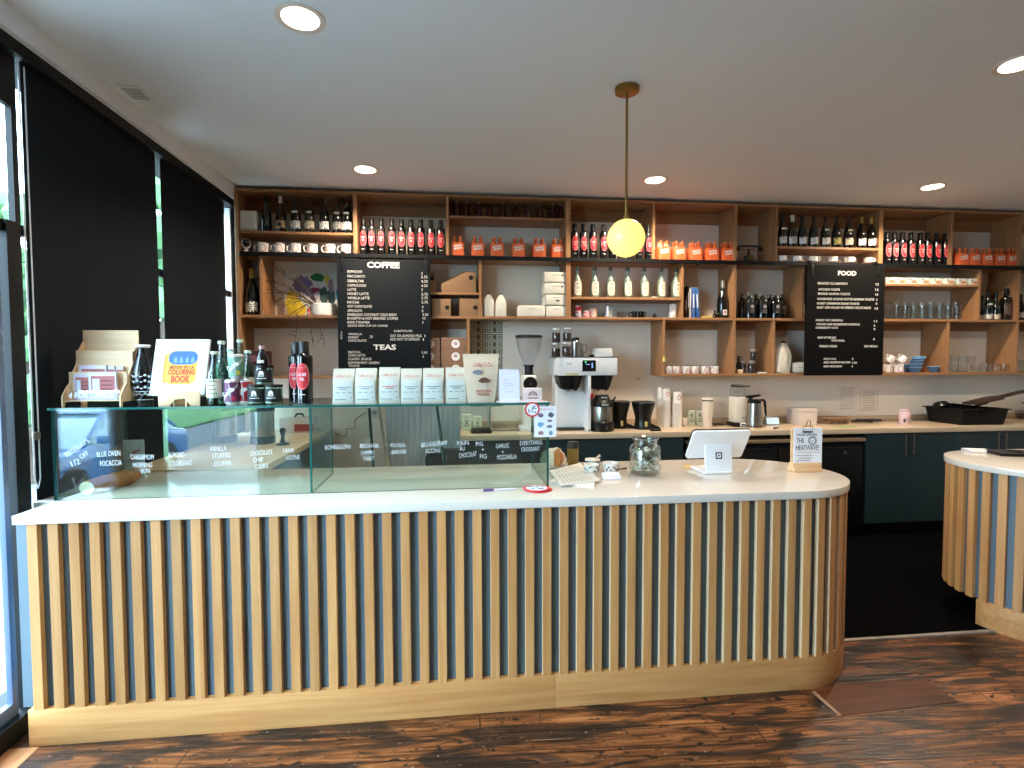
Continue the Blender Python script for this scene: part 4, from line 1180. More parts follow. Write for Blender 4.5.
mug('lower left white cup with red print right of the food board', (ax(887, 369, 4.57), 4.57, Z3), G, 0.5, r=0.041, h=0.075)
mug('lower right white cup with red print right of the food board', (ax(898.5, 369, 4.57), 4.57, Z3), G, -0.2, r=0.042, h=0.075)
for lb, px, rx in (('upper left white cup tipped over on the lower ones', 887.6, 0.75), ('upper right white cup tipped over beside the blue cups', 899, 0.9)):
    o = mug(lb, (ax(px, 361, 4.60), 4.60, Z3 + 0.092), G, 0.6, r=0.038, h=0.07)
    o.rotation_euler = (0.2, rx, 0.3)
BLUE = mat('blue_glaze', (84, 126, 164), 0.25, noise=0.1)
G = 'blue cups on the bottom shelf'
def bluecup(label, px, z, r, h, rz, tilt=0.0, y=4.57):
    t = thing('blue_cup', label, 'cup', (ax(px, 370, y), y, Z3 + z), rz, group=G)
    MB().lathe([(0, 0.003), (r * .5, 0), (r * .56, h * .10), (r * .82, h * .5), (r, h), (r - .003, h), (r * .78, h * .5), (r * .5, h * .18), (0, 0.008)], n=24).build('cup_body', BLUE, t)
    MB().tube([(r * .97, 0, h * .85), (r + .018, 0, h * .86), (r + .02, 0, h * .55), (r * .9, 0, h * .4)], 0.0045, 8).build('handle', BLUE, t)
    MB().tube([(r * .99 * sin(2 * pi * i / 24), r * .99 * cos(2 * pi * i / 24), h) for i in range(24)], 0.0026, 5, True).build('pale_rim', mat('pale_blue_rim', (150, 184, 210), 0.3), t)
    t.rotation_euler = (0, tilt, rz)
bluecup('blue cup at the bottom of the stack on the bottom shelf', 914.5, 0, 0.060, 0.050, 0.3)
bluecup('blue cup in the middle of the blue stack', 915.5, 0.034, 0.061, 0.050, 0.6, -0.06)
bluecup('blue cup second from top of the blue stack', 917.0, 0.068, 0.060, 0.048, 0.2, -0.12)
bluecup('topmost tilted blue cup of the blue stack', 918.5, 0.101, 0.058, 0.042, 0.5, -0.2)
bluecup('single blue cup right of the blue stack', 933.5, 0, 0.052, 0.056, 3.6)
bluecup('half hidden blue cup between the white cups and the blue stack', 907.0, 0, 0.040, 0.075, 2.8, 0, 4.66)

# bottom row, left: kraft boxes with a white badge, maroon box; banknotes on the wall
G = 'kraft boxes with white badge'
for i, (px, k) in enumerate(((453.3, 0), (453.3, 1), (453.3, 2), (430, 0), (430, 1), (430, 2))):
    w = 0.113
    t = thing('kraft_gift_box', 'kraft box with round white badge, %s of the %s stack behind the coffee bags' % (('bottom', 'middle', 'top')[k], 'right' if i < 3 else 'left'), 'box', (ax(px, 355, 4.57) - (0.016 if i > 2 else 0), 4.57, Z3 + k * 0.1055), group=G)
    MB().box(-w, w, -0.06, 0.1, 0, 0.104, 0.002).build('box_body', mat('brown_kraft_board', (150, 112, 88), 0.75), t)
    MB().box(-w - 0.001, w + 0.001, -0.061, 0.101, 0.080, 0.1045, 0.001).build('lid', mat('brown_kraft_board', (150, 112, 88), 0.75), t)
    MB().prism(ell(0.02, 0.052, 0.036, 0.036, 20), -0.0622, -0.0612, 'xz').build('badge', PAPER(), t)
    MB().prism(ell(0.02, 0.056, 0.018, 0.015, 16), -0.0628, -0.0622, 'xz').build('badge_print', mat('pink_badge_print', (196, 160, 176), 0.7), t)
t = thing('gift_carton', 'dark maroon carton on the low shelf behind the drink cans', 'carton', (ax(258.5, 365, 4.58), 4.58, Z3))
MB().box(-0.085, 0.085, -0.07, 0.07, 0, 0.205, 0.003).build('carton_body', mat('dark_maroon_card', (66, 30, 36), 0.5), t)
MB().box(-0.06, 0.06, -0.0708, -0.07, 0.12, 0.17).build('printed_band', mat('dusty_pink', (150, 90, 96), 0.6), t)
NP, NG = mat('banknote_paper', (186, 186, 166), 0.8, noise=0.1), mat('banknote_green', (120, 122, 102), 0.8, noise=0.2, scale=60)
n0 = None
G = 'banknotes pinned to the wall'
for c in range(2):
    for r in range(12):
        px, py = (478.3, 494.6)[c], 322.4 + 7.35 * r
        p = at(px, py, Y=YB - 0.002)
        lb = 'green banknote on the wall, %s column, %s from the top' % (('left', 'right')[c], ('first', 'second', 'third', 'fourth', 'fifth', 'sixth', 'seventh', 'eighth', 'ninth', 'tenth', 'eleventh', 'twelfth')[r])
        if n0 is None:
            n0 = thing('banknote', lb, 'banknote', (p.x, YB, p.z), group=G)
            MB().box(-0.073, 0.073, -0.0012, 0, -0.031, 0.031).build('note_paper', NP, n0)
            b = MB()
            for q in ((-0.070, 0.070, 0.022, 0.029), (-0.070, 0.070, -0.029, -0.022), (-0.070, -0.060, -0.022, 0.022), (0.060, 0.070, -0.022, 0.022)):
                b.box(q[0], q[1], -0.0018, -0.0012, q[2], q[3])
            for x in (-0.042, 0.042): b.prism(ell(x, 0, 0.009, 0.012, 14), -0.0018, -0.0012, 'xz')
            b.build('engraved_frame', NG, n0)
            MB().prism(ell(0, 0, 0.017, 0.021, 18), -0.0020, -0.0012, 'xz').build('portrait_oval', mat('banknote_dark', (96, 98, 84), 0.8), n0)
        else: dup(n0, (p.x, YB, p.z), lb)

# ------------------------------------------------------------------ menu boards
BOARD = mat('charcoal_letter_board', (25, 29, 33), 0.75, noise=0.04, spec=0.15)
BOARDW = mat('black_letter_board', (14, 13, 13), 0.75, noise=0.04, spec=0.1)
LET = mat('letter_white', (238, 234, 226), 0.6)
YM = 4.440
def menu(label, px0, px1, py0, py1, m, scale, ox, oy, heads, lines, straps):
    a, b = at(px0, py0, Y=YM), at(px1, py1, Y=YM)
    t = thing('menu_board', label, 'menu board', ((a.x + b.x) / 2, YM + 0.016, b.z), group='hanging menu boards')
    adopt(MB().box(a.x, b.x, YM, YM + 0.022, b.z, a.z, 0.002).build('board_panel', m, None), t)
    for s in straps:
        p = at(s, py0, Y=YM)
        adopt(MB().box(p.x - 0.014, p.x + 0.014, YM - 0.004, YM, a.z - 0.10, a.z + 0.01, 0.001).box(p.x - 0.014, p.x + 0.014, YM - 0.004, 4.474, a.z + 0.004, a.z + 0.012).box(p.x - 0.014, p.x + 0.014, 4.468, 4.4745, a.z, 2.43).box(p.x - 0.014, p.x + 0.014, 4.468, 4.496, 2.424, 2.431).build('hanging_strap', BLACKM, None), t)
    def put(nm, s, x0, x1, y, h, bold, al='L'):
        p, q = at(ox + x0 / scale, oy + y / scale, Y=YM - 0.002), at(ox + x1 / scale, oy + y / scale, Y=YM - 0.002)
        hh = h / scale * 4.5 / FPX
        o = text(nm, s, ((p.x + q.x) / 2, YM - 0.0015, (p.z + q.z) / 2), LET, None, width=q.x - p.x, height=hh, bold=bold, ext=0.001)
        adopt(o, t)
    for h in heads: put('heading', *h, 0.03)
    for l in lines: put('menu_line', *l, 0.0)
    return t
# pixel columns below are read off enlarged crops of the photo (scale, origin)
CO = [('ESPRESSO', 118, 270, 172, 25), ('MACCHIATO', 118, 298, 217, 25), ('GIBRALTAR', 118, 284, 266, 25), ('CAPPUCCINO', 118, 308, 311, 25), ('LATTE', 118, 206, 354, 25), ('HONEY LATTE', 118, 333, 397, 25), ('VANILLA LATTE', 118, 344, 440, 25), ('MATCHA', 116, 236, 484, 25), ('HOT CHOCOLATE', 118, 366, 526, 25), ('AFFOGATO', 118, 268, 570, 25), ('SPARKLING COCONUT COLD BREW', 116, 622, 611, 25), ('IN-DEPTH & HOT BREWED COFFEE', 116, 634, 649, 25), ('KIDS STEAMER', 118, 346, 689, 23), ('QUICK DRIP CUP OF COFFEE', 120, 528, 726, 23),
      ('3', 874, 886, 188, 25), ('3.75', 872, 936, 226, 25), ('4.25', 872, 938, 270, 25), ('4.50', 872, 938, 315, 25), ('5', 876, 888, 355, 25), ('5.75', 876, 940, 402, 25), ('5.75', 876, 940, 440, 25), ('5.75', 876, 940, 483, 25), ('4', 880, 893, 531, 25), ('8', 880, 893, 573, 25), ('5.50', 888, 944, 611, 25), ('3.5', 884, 916, 647, 22), ('3', 882, 894, 689, 22),
      ('A', 48, 64, 792, 20), ('D', 48, 64, 822, 20), ('D', 48, 64, 850, 20), ('VANILLA', 126, 266, 809, 22), ('HONEY', 126, 234, 843, 22), ('CHOCOLATE', 126, 312, 876, 22), ('.75', 340, 376, 838, 22), ('SUBSTITUTE', 594, 778, 779, 20), ('OAT OR ALMOND MILK', 554, 880, 827, 26), ('1', 906, 914, 828, 22), ('ADD SHOT OF ESPRESSO', 554, 858, 862, 26), ('1', 890, 900, 866, 22),
      ('MATCHA', 124, 252, 995, 24), ('CHAI LATTE', 126, 298, 1027, 24), ('CLASSIC BLACK', 124, 366, 1064, 24), ('PEPPERMINT GREEN', 126, 442, 1104, 24), ('TISANE', 126, 242, 1135, 24), ('5.00', 878, 934, 998, 24), ('5', 886, 900, 1040, 24)]
menu('charcoal letter board headed COFFEE and TEAS hanging from the rail', 336.6, 431, 258.5, 369.3, BOARD, 10.24, 336, 255, [('COFFEE', 318, 650, 102, 60), ('TEAS', 382, 614, 944, 54)], CO, (341.5, 427))
FO = [('BREAKFAST EGG SANDWICH', 174, 540, 268, 30), ('AVOCADO TOASTIE', 180, 448, 343, 30), ('SMOKED SALMON TOASTIE', 174, 576, 398, 30), ('HOUSEMADE ALMOND BUTTER BANANA TOASTIE', 168, 878, 464, 30), ('HONEY CINNAMON SUGAR TOASTIE', 164, 692, 519, 30), ('BABY GEM SALAD W/ SPRING VEGETABLES', 164, 836, 570, 30),
      ('12', 896, 934, 278, 30), ('12', 892, 932, 346, 30), ('14', 892, 926, 407, 30), ('9', 900, 916, 473, 30), ('8', 898, 914, 520, 30), ('13', 886, 922, 580, 30),
      ('HONEY OAT GRANOLA', 150, 486, 727, 28), ('YOGURT AND HOUSEMADE GRANOLA', 154, 698, 778, 28), ('OVERNIGHT OATS', 146, 424, 822, 28), ('11', 876, 910, 740, 28), ('8', 872, 890, 794, 28), ('8', 872, 890, 838, 28),
      ('SOUP OF THE DAY', 172, 402, 944, 26), ('WITH ROLL', 342, 510, 981, 26), ('8', 864, 886, 964, 28), ('TINNED FISHES', 190, 410, 1052, 28), ('SEE MENU', 752, 916, 1052, 28),
      ('ADD EGG', 244, 400, 1210, 26), ('ADD CHOPPED BACON', 244, 576, 1253, 26), ('ADD AVOCADO', 242, 474, 1303, 26), ('3', 598, 616, 1210, 26), ('3.50', 598, 660, 1258, 26), ('4', 592, 610, 1303, 26)]
menu('black letter board headed FOOD hanging from the rail', 807.3, 882.6, 264.5, 375.2, BOARDW, 12.488, 804, 262, [('FOOD', 426, 654, 140, 62)], FO, (812.5, 878.5))

# ------------------------------------------------------------------ on the back counter
def on_bc(px, py):
    return at(px, py, Z=ZBK)
ROT = lambda x, y, z: Matrix.Translation((x, y, z)) @ Matrix.Rotation(pi / 2, 4, 'X')

# tall coffee grinder with glass hopper
yg = 4.52
t = thing('coffee_grinder', 'tall coffee grinder with clear cone hopper and round black dial behind the pastry case', 'grinder', (ax(529, 400, yg), yg, ZBK))
gb = MB().box(-0.062, 0.062, -0.07, 0.10, 0.30, 0.47, 0.03, 4).box(-0.045, 0.045, -0.02, 0.09, 0.03, 0.32, 0.008)
gb.build('grinder_body', WHITE(), t)
b = MB().box(-0.085, 0.105, -0.115, 0.11, 0.0, 0.028, 0.006)
b.box(-0.02, 0.04, -0.1, 0.02, 0.028, 0.04, 0.004)
b.build('grinder_base', WHITE(), t)
d = MB().lathe([(0, 0), (0.058, 0), (0.060, 0.006), (0.060, 0.020), (0.054, 0.026), (0, 0.026)], n=30, M=ROT(0, -0.068, 0.395)).build('grind_dial', BLACK(), t)
MB().lathe([(0, 0), (0.009, 0), (0.006, 0.008), (0, 0.008)], n=14, M=ROT(0, -0.093, 0.395)).build('dial_screw', STEEL(), d)
MB().lathe([(0.048, 0.46), (0.048, 0.475), (0.036, 0.48), (0.036, 0.535), (0.044, 0.54), (0.044, 0.555)], n=24).build('hopper_collar', BLACK(), t)
MB().box(-0.062, -0.040, -0.006, 0.006, 0.548, 0.558, 0.002).build('hopper_latch', STEEL(), t)
h = [(0.042, 0.552), (0.054, 0.585), (0.076, 0.635), (0.096, 0.69), (0.109, 0.75), (0.113, 0.795)]
MB().lathe(h + [(r - 0.002, z) for r, z in h[::-1]], n=36).build('hopper', glass('smoky_hopper', (252, 252, 253), refl=0.035, power=4.5), t)
MB().lathe([(0, 0.808), (0.115, 0.808), (0.118, 0.800), (0.118, 0.788), (0.112, 0.786)], n=36).build('hopper_lid', BLACK(), t)

# small bags and scale behind the case
for i, (px, w, h, lb) in enumerate(((466.5, 0.040, 0.135, 'pale green bag with dark print standing left behind the pastry case'), (477.5, 0.038, 0.115, 'pale green bag with dark print, right of its taller twin behind the pastry case'))):
    t = thing('tea_bag_pouch', lb, 'pouch', (ax(px, 425, 4.55), 4.55 + 0.02 * i, ZBK), group='pale pouches behind the pastry case')
    MB().box(-w, w, -0.022, 0.022, 0, h, 0.008, 3).build('pouch_body', mat('pale_green_pouch', (206, 212, 190), 0.7), t)
    g = MB()
    for z, a in ((.8, .5), (.62, .3), (.56, .4), (.3, .7), (.24, .6)): g.box(-w * a, w * a, -0.0228, -0.0222, h * z, h * z + 0.004)
    g.prism(ell(0, h * .45, w * .25, h * .07, 12), -0.0228, -0.0222, 'xz')
    g.build('printing', mat('olive_ink', (92, 98, 76), 0.7), t)
t = thing('pour_over_stand', 'black scale with a steel post stand behind the pastry case', 'scale', (ax(481, 434, 4.36), 4.36, ZBK))
MB().box(-0.085, 0.085, -0.075, 0.075, 0, 0.026, 0.006).build('scale_body', BLACK(), t)
MB().box(-0.07, 0.07, -0.06, 0.06, 0.026, 0.040, 0.005).build('weighing_plate', mat('scale_plate', (38, 38, 40), 0.25), t)
MB().cyl(0.014, 0, 0.30, (0.075, 0.10), n=16).build('post', STEEL(), t)
MB().box(0.05, 0.33, 0.05, 0.20, 0, 0.008, 0.003).build('drip_tray', STEEL(), t)

# twin brewer
yb0, yb1 = 4.28, 4.70
xa, xb = ax(558.6, 372, yb0), ax(617.5, 372, yb0)
t = thing('coffee_brewer', 'big white twin coffee brewer with black brew baskets', 'coffee machine', ((xa + xb) / 2, 4.48, ZBK))
W = (xb - xa) / 2
zt = at(585, 357.5, Y=yb0).z - ZBK; zm = at(585, 375.5, Y=yb0).z - ZBK
BW = mat('brewer_white', (234, 236, 238), 0.28, noise=0.01)
MB().box(-W, W, -0.20, 0.22, zm, zt, 0.006).build('head', BW, t)
xl = at(591, 400, Y=yb0).x - (xa + xb) / 2
MB().box(-W + 0.02, xl, -0.03, 0.22, 0.0, zm, 0.004).build('back_column', BW, t)
MB().prism([(-0.20, 0), (-0.20, 0.018), (-0.03, 0.05), (0.02, 0.05), (0.02, 0)], xl - 0.028, xl, 'yz').box(xl - 0.026, xl, -0.20, -0.0, 0.0, zm, 0.003).build('side_wing', BW, t)
MB().box(-W + 0.02, xl - 0.02, -0.10, 0.20, 0.0, 0.022, 0.003).build('base_plate', mat('brewer_base', (52, 50, 50), 0.4), t)
MB().box(-W - 0.001, W + 0.001, -0.201, 0.221, zt, zt + 0.006, 0.002).build('top_plate', mat('brewer_top', (38, 34, 34), 0.4), t)
cxp = at(589, 366.5, Y=yb0).x - (xa + xb) / 2
s = MB().box(cxp - 0.056, cxp + 0.056, -0.206, -0.199, zm + 0.033, zm + 0.125, 0.005).build('touch_screen', mat('screen_black', (18, 18, 22), 0.12), t)
MB().lathe([(0, 0), (0.006, 0), (0.006, 0.0015), (0, 0.0015)], n=12, M=ROT(cxp - 0.03, -0.206, zm + 0.112)).build('green_led', lamp_mat('green_led', (60, 220, 110), 1.2), s)
MB().box(cxp + 0.02, cxp + 0.032, -0.2075, -0.206, zm + 0.062, zm + 0.105).box(cxp - 0.03, cxp + 0.004, -0.2075, -0.206, zm + 0.088, zm + 0.095).build('screen_icon', lamp_mat('screen_blue', (110, 140, 190), 0.6), s)
text('brand_script', 'Curtis', (-W + 0.085, -0.2005, zt - 0.048), mat('brand_grey', (90, 92, 104), 0.5), t, width=0.05, height=0.018, shear=0.3)
MB().box(-W + 0.065, -W + 0.165, -0.2015, -0.2, zm + 0.002, zm + 0.022).build('rating_sticker', mat('tan_sticker', (206, 198, 156), 0.6), t)
for k in range(5): MB().box(-W + 0.012, -W + 0.036, -0.2012, -0.2, zm + 0.08 + k * 0.018, zm + 0.088 + k * 0.018).build('vent_slot', mat('vent_pale', (204, 206, 208), 0.6), t)
for x, nm in ((-W * .575, 'l'), (W * .475, 'r')):
    bk = MB().prism([(-0.105, 0), (0.105, 0), (0.075, -0.10), (0.055, -0.118), (-0.055, -0.118), (-0.080, -0.10)], -0.17, 0.02, 'xz', bev=0.008, M=Matrix.Translation((x, 0, zm))).build('brew_basket', BLACK(), t)
    MB().prism([(0.030, -0.002), (0.062, -0.002), (0.052, -0.118), (0.030, -0.13)], -0.215, -0.165, 'xz', bev=0.006, M=Matrix.Translation((x, 0, zm))).build('basket_handle', BLACK(), bk)
    MB().lathe([(0.016, 0), (0.010, -0.02), (0, -0.02)], (x, -0.08, zm - 0.118), 14).build('spout', STEEL(), bk)
p = at(590.8, 396, Y=yb0)
MB().box(xl - 0.004, xl + 0.018, -0.215, -0.19, p.z - ZBK - 0.02, p.z - ZBK + 0.022, 0.005).build('hot_water_lever', mat('lever_red', (170, 30, 44), 0.35), t)
MB().tube([(xl + 0.006, -0.20, p.z - ZBK - 0.02), (xl + 0.006, -0.205, p.z - ZBK - 0.055), (xl + 0.004, -0.212, p.z - ZBK - 0.075)], 0.009, 10).build('hot_water_tap', BLACK(), t)
ztop = ZBK + zt + 0.006
# things on top of the brewer
G = 'jars on top of the brewer'
CO_ = mat('ground_coffee', (58, 36, 28), 0.8, noise=0.4, scale=80)
lidw = mat('jar_lid_white', (206, 204, 198), 0.35, 0.3)
jx = lambda px: ax(px, 350, 4.40)
jar('lower left jar of coffee on top of the white brewer', (jx(556.3), 4.42, ztop), 0.037, 0.118, CO_, .6, G, lidw)
jar('lower right jar of coffee on top of the white brewer', (jx(560.8) + 0.045, 4.38, ztop), 0.040, 0.124, CO_, .7, G, lidw)
jar('upper left jar of coffee on top of the white brewer', (jx(556.5), 4.42, ztop + 0.1195), 0.036, 0.122, CO_, .68, G, lidw)
jar('upper right jar of coffee on top of the white brewer', (jx(566.6), 4.38, ztop + 0.1255), 0.037, 0.118, CO_, .62, G, lidw)
t = thing('steel_canister', 'shiny steel canister with black lid on top of the white brewer', 'canister', (jx(575.3), 4.40, ztop))
MB().lathe([(0, 0), (0.034, 0), (0.035, 0.004), (0.035, 0.13), (0.030, 0.136)], n=22).build('canister_body', STEEL(), t)
MB().lathe([(0.030, 0.13), (0.031, 0.13), (0.031, 0.162), (0, 0.163)], n=20).build('canister_lid', BLACK(), t)
t = thing('steel_pitcher', 'small steel pitcher with spout beside the steel canister', 'pitcher', (jx(581), 4.42, ztop))
MB().lathe([(0, 0), (0.03, 0), (0.032, 0.006), (0.024, 0.09), (0.025, 0.115), (0.023, 0.115), (0.022, 0.09), (0, 0.01)], n=20).build('pitcher_body', STEEL(), t)
MB().tube([(0.024, 0, 0.105), (0.05, 0, 0.10), (0.052, 0, 0.05), (0.031, 0, 0.03)], 0.004, 8).build('handle', mat('bronze_handle', (110, 84, 66), 0.4, 0.6), t)
for z, lb, w in ((0, 'lower stack of white napkins on top of the brewer', 0.074), (0.036, 'upper stack of white napkins on top of the brewer', 0.068)):
    t = thing('napkin_stack', lb, 'napkins', (ax(602.5, 353, 4.40), 4.41, ztop + z), 0.04 if z else 0, group='napkin stacks on the brewer')
    m = MB()
    for k in range(4): m.box(-w, w, -0.06, 0.06, 0.0088 * k, 0.0088 * k + 0.0082, 0.003)
    m.build('folded_napkins', PAPER(), t)
    if not z: MB().box(-w - 0.035, -w - 0.002, -0.03, 0.03, 0, 0.02, 0.006).build('strap_clip', BLACK(), t)
t = tag(MB().tube([at(x, y, Y=4.70) for x, y in ((580, 349), (590, 348.5), (600, 350.5), (615, 352), (626, 354), (630, 358), (625, 361.5), (616, 362))], 0.003, 6).build('white_cable', WHITE()), 'thin white cable curling behind the brewer over the wall', 'cable')
t = thing('wall_hook', 'small dark pin in the wall right of the brewer', 'hook', (at(638, 379, Y=YB).x, YB, at(638, 379, Y=YB).z))
MB().box(-0.012, 0.012, -0.006, 0, -0.004, 0.004, 0.001).build('pin_plate', mat('hook_grey', (120, 108, 98), 0.5), t)

# thermal server under the right basket
t = thing('thermal_server', 'steel and black thermal coffee server with front tap under the brewer', 'coffee server', (ax(602.5, 420, 4.32), 4.34, ZBK), 0.0)
MB().lathe([(0, 0), (0.098, 0), (0.102, 0.008), (0.102, 0.075), (0.092, 0.085)], n=30).build('server_base', BLACK(), t)
MB().lathe([(0.091, 0.082), (0.0915, 0.085), (0.0915, 0.205), (0.09, 0.21)], n=30).build('steel_shell', STEEL(), t)
MB().lathe([(0.094, 0.206), (0.095, 0.235), (0.080, 0.258), (0.072, 0.262), (0.060, 0.292), (0.05, 0.302), (0, 0.305)], n=30).build('server_lid', BLACK(), t)
MB().box(-0.03, 0.03, -0.099, -0.085, 0.214, 0.232, 0.003).build('level_label', mat('pale_label_grey', (150, 160, 154), 0.5), t)
MB().box(-0.022, 0.022, -0.070, -0.056, 0.275, 0.289, 0.003).build('lid_label', mat('pale_label_grey', (150, 160, 154), 0.5), t)
MB().tube([(0.075, 0, 0.24), (0.105, 0, 0.262), (0.118, 0, 0.288)], [0.011, 0.009, 0.006], 8).build('pour_lever', BLACK(), t)
tp = MB().tube([(0, -0.09, 0.055), (0, -0.125, 0.058), (0, -0.135, 0.03)], 0.013, 10).box(-0.020, 0.020, -0.138, -0.115, 0.060, 0.075, 0.004)
tp.tube([(0, -0.122, 0.072), (0, -0.118, 0.105)], [0.006, 0.008], 8)
tp.build('tap', BLACK(), t)

# black coffee servers like upturned boots
def boot(label, px, y, s=1.04):
    t = thing('airpot_dispenser', label, 'dispenser', (ax(px, 425, y), y, ZBK), 0.0, group='black flared dispensers')
    t.scale = (s, s, 0.95)
    MB().lathe([(0, 0), (0.066, 0), (0.068, 0.01), (0.062, 0.05), (0.058, 0.09), (0.066, 0.14), (0.080, 0.20), (0.086, 0.235), (0.084, 0.245)], n=28).build('dispenser_body', mat('satin_black', (16, 16, 17), 0.35), t)
    MB().lathe([(0.081, 0.240), (0.088, 0.243), (0.084, 0.250), (0.07, 0.250), (0.06, 0.240), (0, 0.238)], n=28).build('rim', mat('rim_grey', (74, 72, 72), 0.3, 0.6), t)
    MB().prism([(-0.03, 0), (0.115, 0), (0.115, 0.018), (0.05, 0.052), (-0.03, 0.06)], -0.055, 0.055, 'xz', bev=0.006).build('foot', mat('satin_black', (16, 16, 17), 0.35), t)
    MB().box(-0.010, 0.008, -0.073, -0.058, 0.028, 0.072, 0.002).build('yellow_tag', mat('yellow_tag', (206, 188, 110), 0.6), t)
boot('black flared dispenser directly right of the thermal server', 619.6, 4.50)
boot('black flared dispenser between its twin and the paper cups', 643, 4.42, 1.16)
p = on_bc(655, 431)
t = thing('remote_control', 'flat black remote lying in front of the black dispensers', 'remote', (p.x, p.y, ZBK), 0.1)
MB().box(-0.042, 0.05, -0.018, 0.018, 0, 0.014, 0.004).build('remote_body', BLACK(), t)
m = MB()
for k in range(4): m.lathe([(0, 0.014), (0.005, 0.014), (0.004, 0.016), (0, 0.016)], (-0.028 + 0.018 * k, 0, 0), 10)
m.build('remote_button', mat('button_grey', (70, 70, 72), 0.5), t)

# paper cup stacks
CARD = mat('white_card_cup', (244, 234, 224), 0.6)
def stack(label, px, y, n, r, h0=0.088, pitch=0.0095, logo=True, z0=0.0, top=None):
    t = thing('paper_cup_stack', label, 'cup stack', (ax(px, 420, y), y, ZBK + z0), group='stacks of paper cups')
    m = MB().lathe([(0, 0.0), (r * .99, 0.0), (r, 0.003), (r * .96, 0.006)], n=26)
    for k in range(n):
        z = 0.004 + k * pitch
        m.lathe([(r * .985, z), (r * 1.0, z + 0.001), (r * 1.0, z + 0.006), (r * .985, z + 0.0072)], n=26)
    zz = 0.004 + n * pitch
    m.lathe([(r * .955, zz - 0.004), (r * .80, zz + h0), (r * .76, zz + h0), (r * .74, zz + h0 - 0.008), (0, zz + h0 - 0.008)], n=26)
    m.build('nested_cups', CARD, t)
    if logo:
        o = ell(0, zz + h0 * .5, r * .42, r * .42, 18)
        MB().tube([((r * .9) * sin(u / r), -(r * .9) * cos(u / r), v) for u, v in o], 0.0024, 5, True).build('ring_logo', ROSE, t)
stack('thin tall stack of paper cups at the back left of the cup stacks', 660.4, 4.60, 27, 0.031, logo=False)
stack('left tall stack of white paper cups with ring logo', 666.2, 4.50, 26, 0.037)
stack('right shorter stack of white paper cups with ring logo', 677.2, 4.48, 23, 0.041)
t = thing('lid_stack', 'stack of white domed lids behind the paper cup stacks', 'lid stack', (ax(672.8, 400, 4.63), 4.63, ZBK))
m = MB()
for k in range(34): m.lathe([(0.034, 0.008 * k), (0.040, 0.008 * k + 0.001), (0.040, 0.008 * k + 0.005), (0.034, 0.008 * k + 0.007)], n=22)
m.lathe([(0.038, 0.272), (0.034, 0.285), (0.02, 0.296), (0, 0.298)], n=22)
m.build('nested_lids', mat('lid_white', (222, 218, 212), 0.35), t)

# small boxes, straw tumbler, cable
for lb, px, py, w, h, c, y in (('small white carton between the paper cups and the green pouches', 684.0, 425, 0.022, 0.066, (232, 226, 214), 4.60), ('left pale green tea pouch beside the straw tumbler', 690.6, 425, 0.034, 0.138, (188, 196, 176), 4.60), ('right pale green tea pouch half behind the straw tumbler', 698.5, 425, 0.033, 0.138, (196, 200, 184), 4.62)):
    t = thing('tea_carton', lb, 'carton', (ax(px, py, y), y, ZBK), group='tea cartons beside the straw tumbler')
    MB().box(-w, w, -0.024, 0.024, 0, h, 0.004).build('carton_body', mat('carton_%d' % c[0], c, 0.7), t)
    if h > 0.1:
        g = MB().prism(ell(0, h * .68, w * .4, h * .14, 14), -0.0248, -0.024, 'xz')
        for z in (.42, .32, .24): g.box(-w * .7, w * .7, -0.0248, -0.024, h * z, h * z + 0.006)
        g.build('printing', mat('sage_ink', (126, 132, 110), 0.7), t)
t = thing('straw_tumbler', 'cream insulated tumbler with a lid and straw on the back counter', 'tumbler', (ax(707.3, 425, 4.46), 4.46, ZBK))
CRM = mat('cream_powder_coat', (226, 212, 196), 0.5)
MB().lathe([(0, 0), (0.036, 0), (0.037, 0.004), (0.038, 0.085), (0.042, 0.098), (0.046, 0.110), (0.047, 0.235)], n=26).build('tumbler_body', CRM, t)
MB().lathe([(0.0472, 0.231), (0.0485, 0.233), (0.0485, 0.240), (0.0472, 0.242)], n=26).build('steel_band', mat('dark_band', (70, 56, 48), 0.3, 0.6), t)
MB().lathe([(0.047, 0.24), (0.0475, 0.252), (0.044, 0.258), (0, 0.258)], n=26).build('tumbler_lid', CRM, t)
MB().tube([(0.004, 0, 0.255), (0.001, 0, 0.315)], 0.0045, 8).build('straw', mat('clear_straw', (206, 184, 170), 0.3), t)
tag(MB().tube([Vector((ax(a, b, 4.60), 4.60 + c, ZBK + 0.005)) for a, b, c in ((712, 424, 0.06), (716, 423, 0.03), (720, 424, 0.05), (724, 424, -0.02), (729, 424.5, 0.0), (718, 424.5, -0.06), (712, 424.6, -0.03))], 0.0045, 6).build('power_cable', BLACK()), 'coiled black cable lying between the straw tumbler and the little grinder', 'cable')

# little white grinder, steel carafe, display
yk = 4.50
t = thing('small_coffee_grinder', 'small white coffee grinder with clear hopper beside the steel carafe', 'grinder', (ax(737.0, 424, yk), yk, ZBK))
t.scale = (0.84, 0.9, 1)
MB().box(-0.070, 0.072, -0.08, 0.09, 0, 0.036, 0.008).build('grinder_base', BLACK(), t)
MB().box(-0.014, 0.068, -0.083, -0.07, 0.004, 0.038, 0.004).build('front_panel', WHITE(), t)
MB().box(0.0, 0.044, -0.085, -0.083, 0.012, 0.026, 0.001).build('display', mat('dark_display', (40, 40, 44), 0.2), t)
MB().box(-0.056, 0.060, -0.052, 0.07, 0.036, 0.265, 0.008).build('grinder_body', mat('cream_white_case', (226, 220, 206), 0.4), t)
MB().box(0.02, 0.048, -0.0535, -0.052, 0.075, 0.085).build('brand_plate', GREYINK(), t)
MB().box(-0.058, 0.062, -0.050, 0.066, 0.265, 0.355, 0.006).build('hopper', glass('clear_hopper', (245, 244, 243), refl=0.09, power=2.5), t)
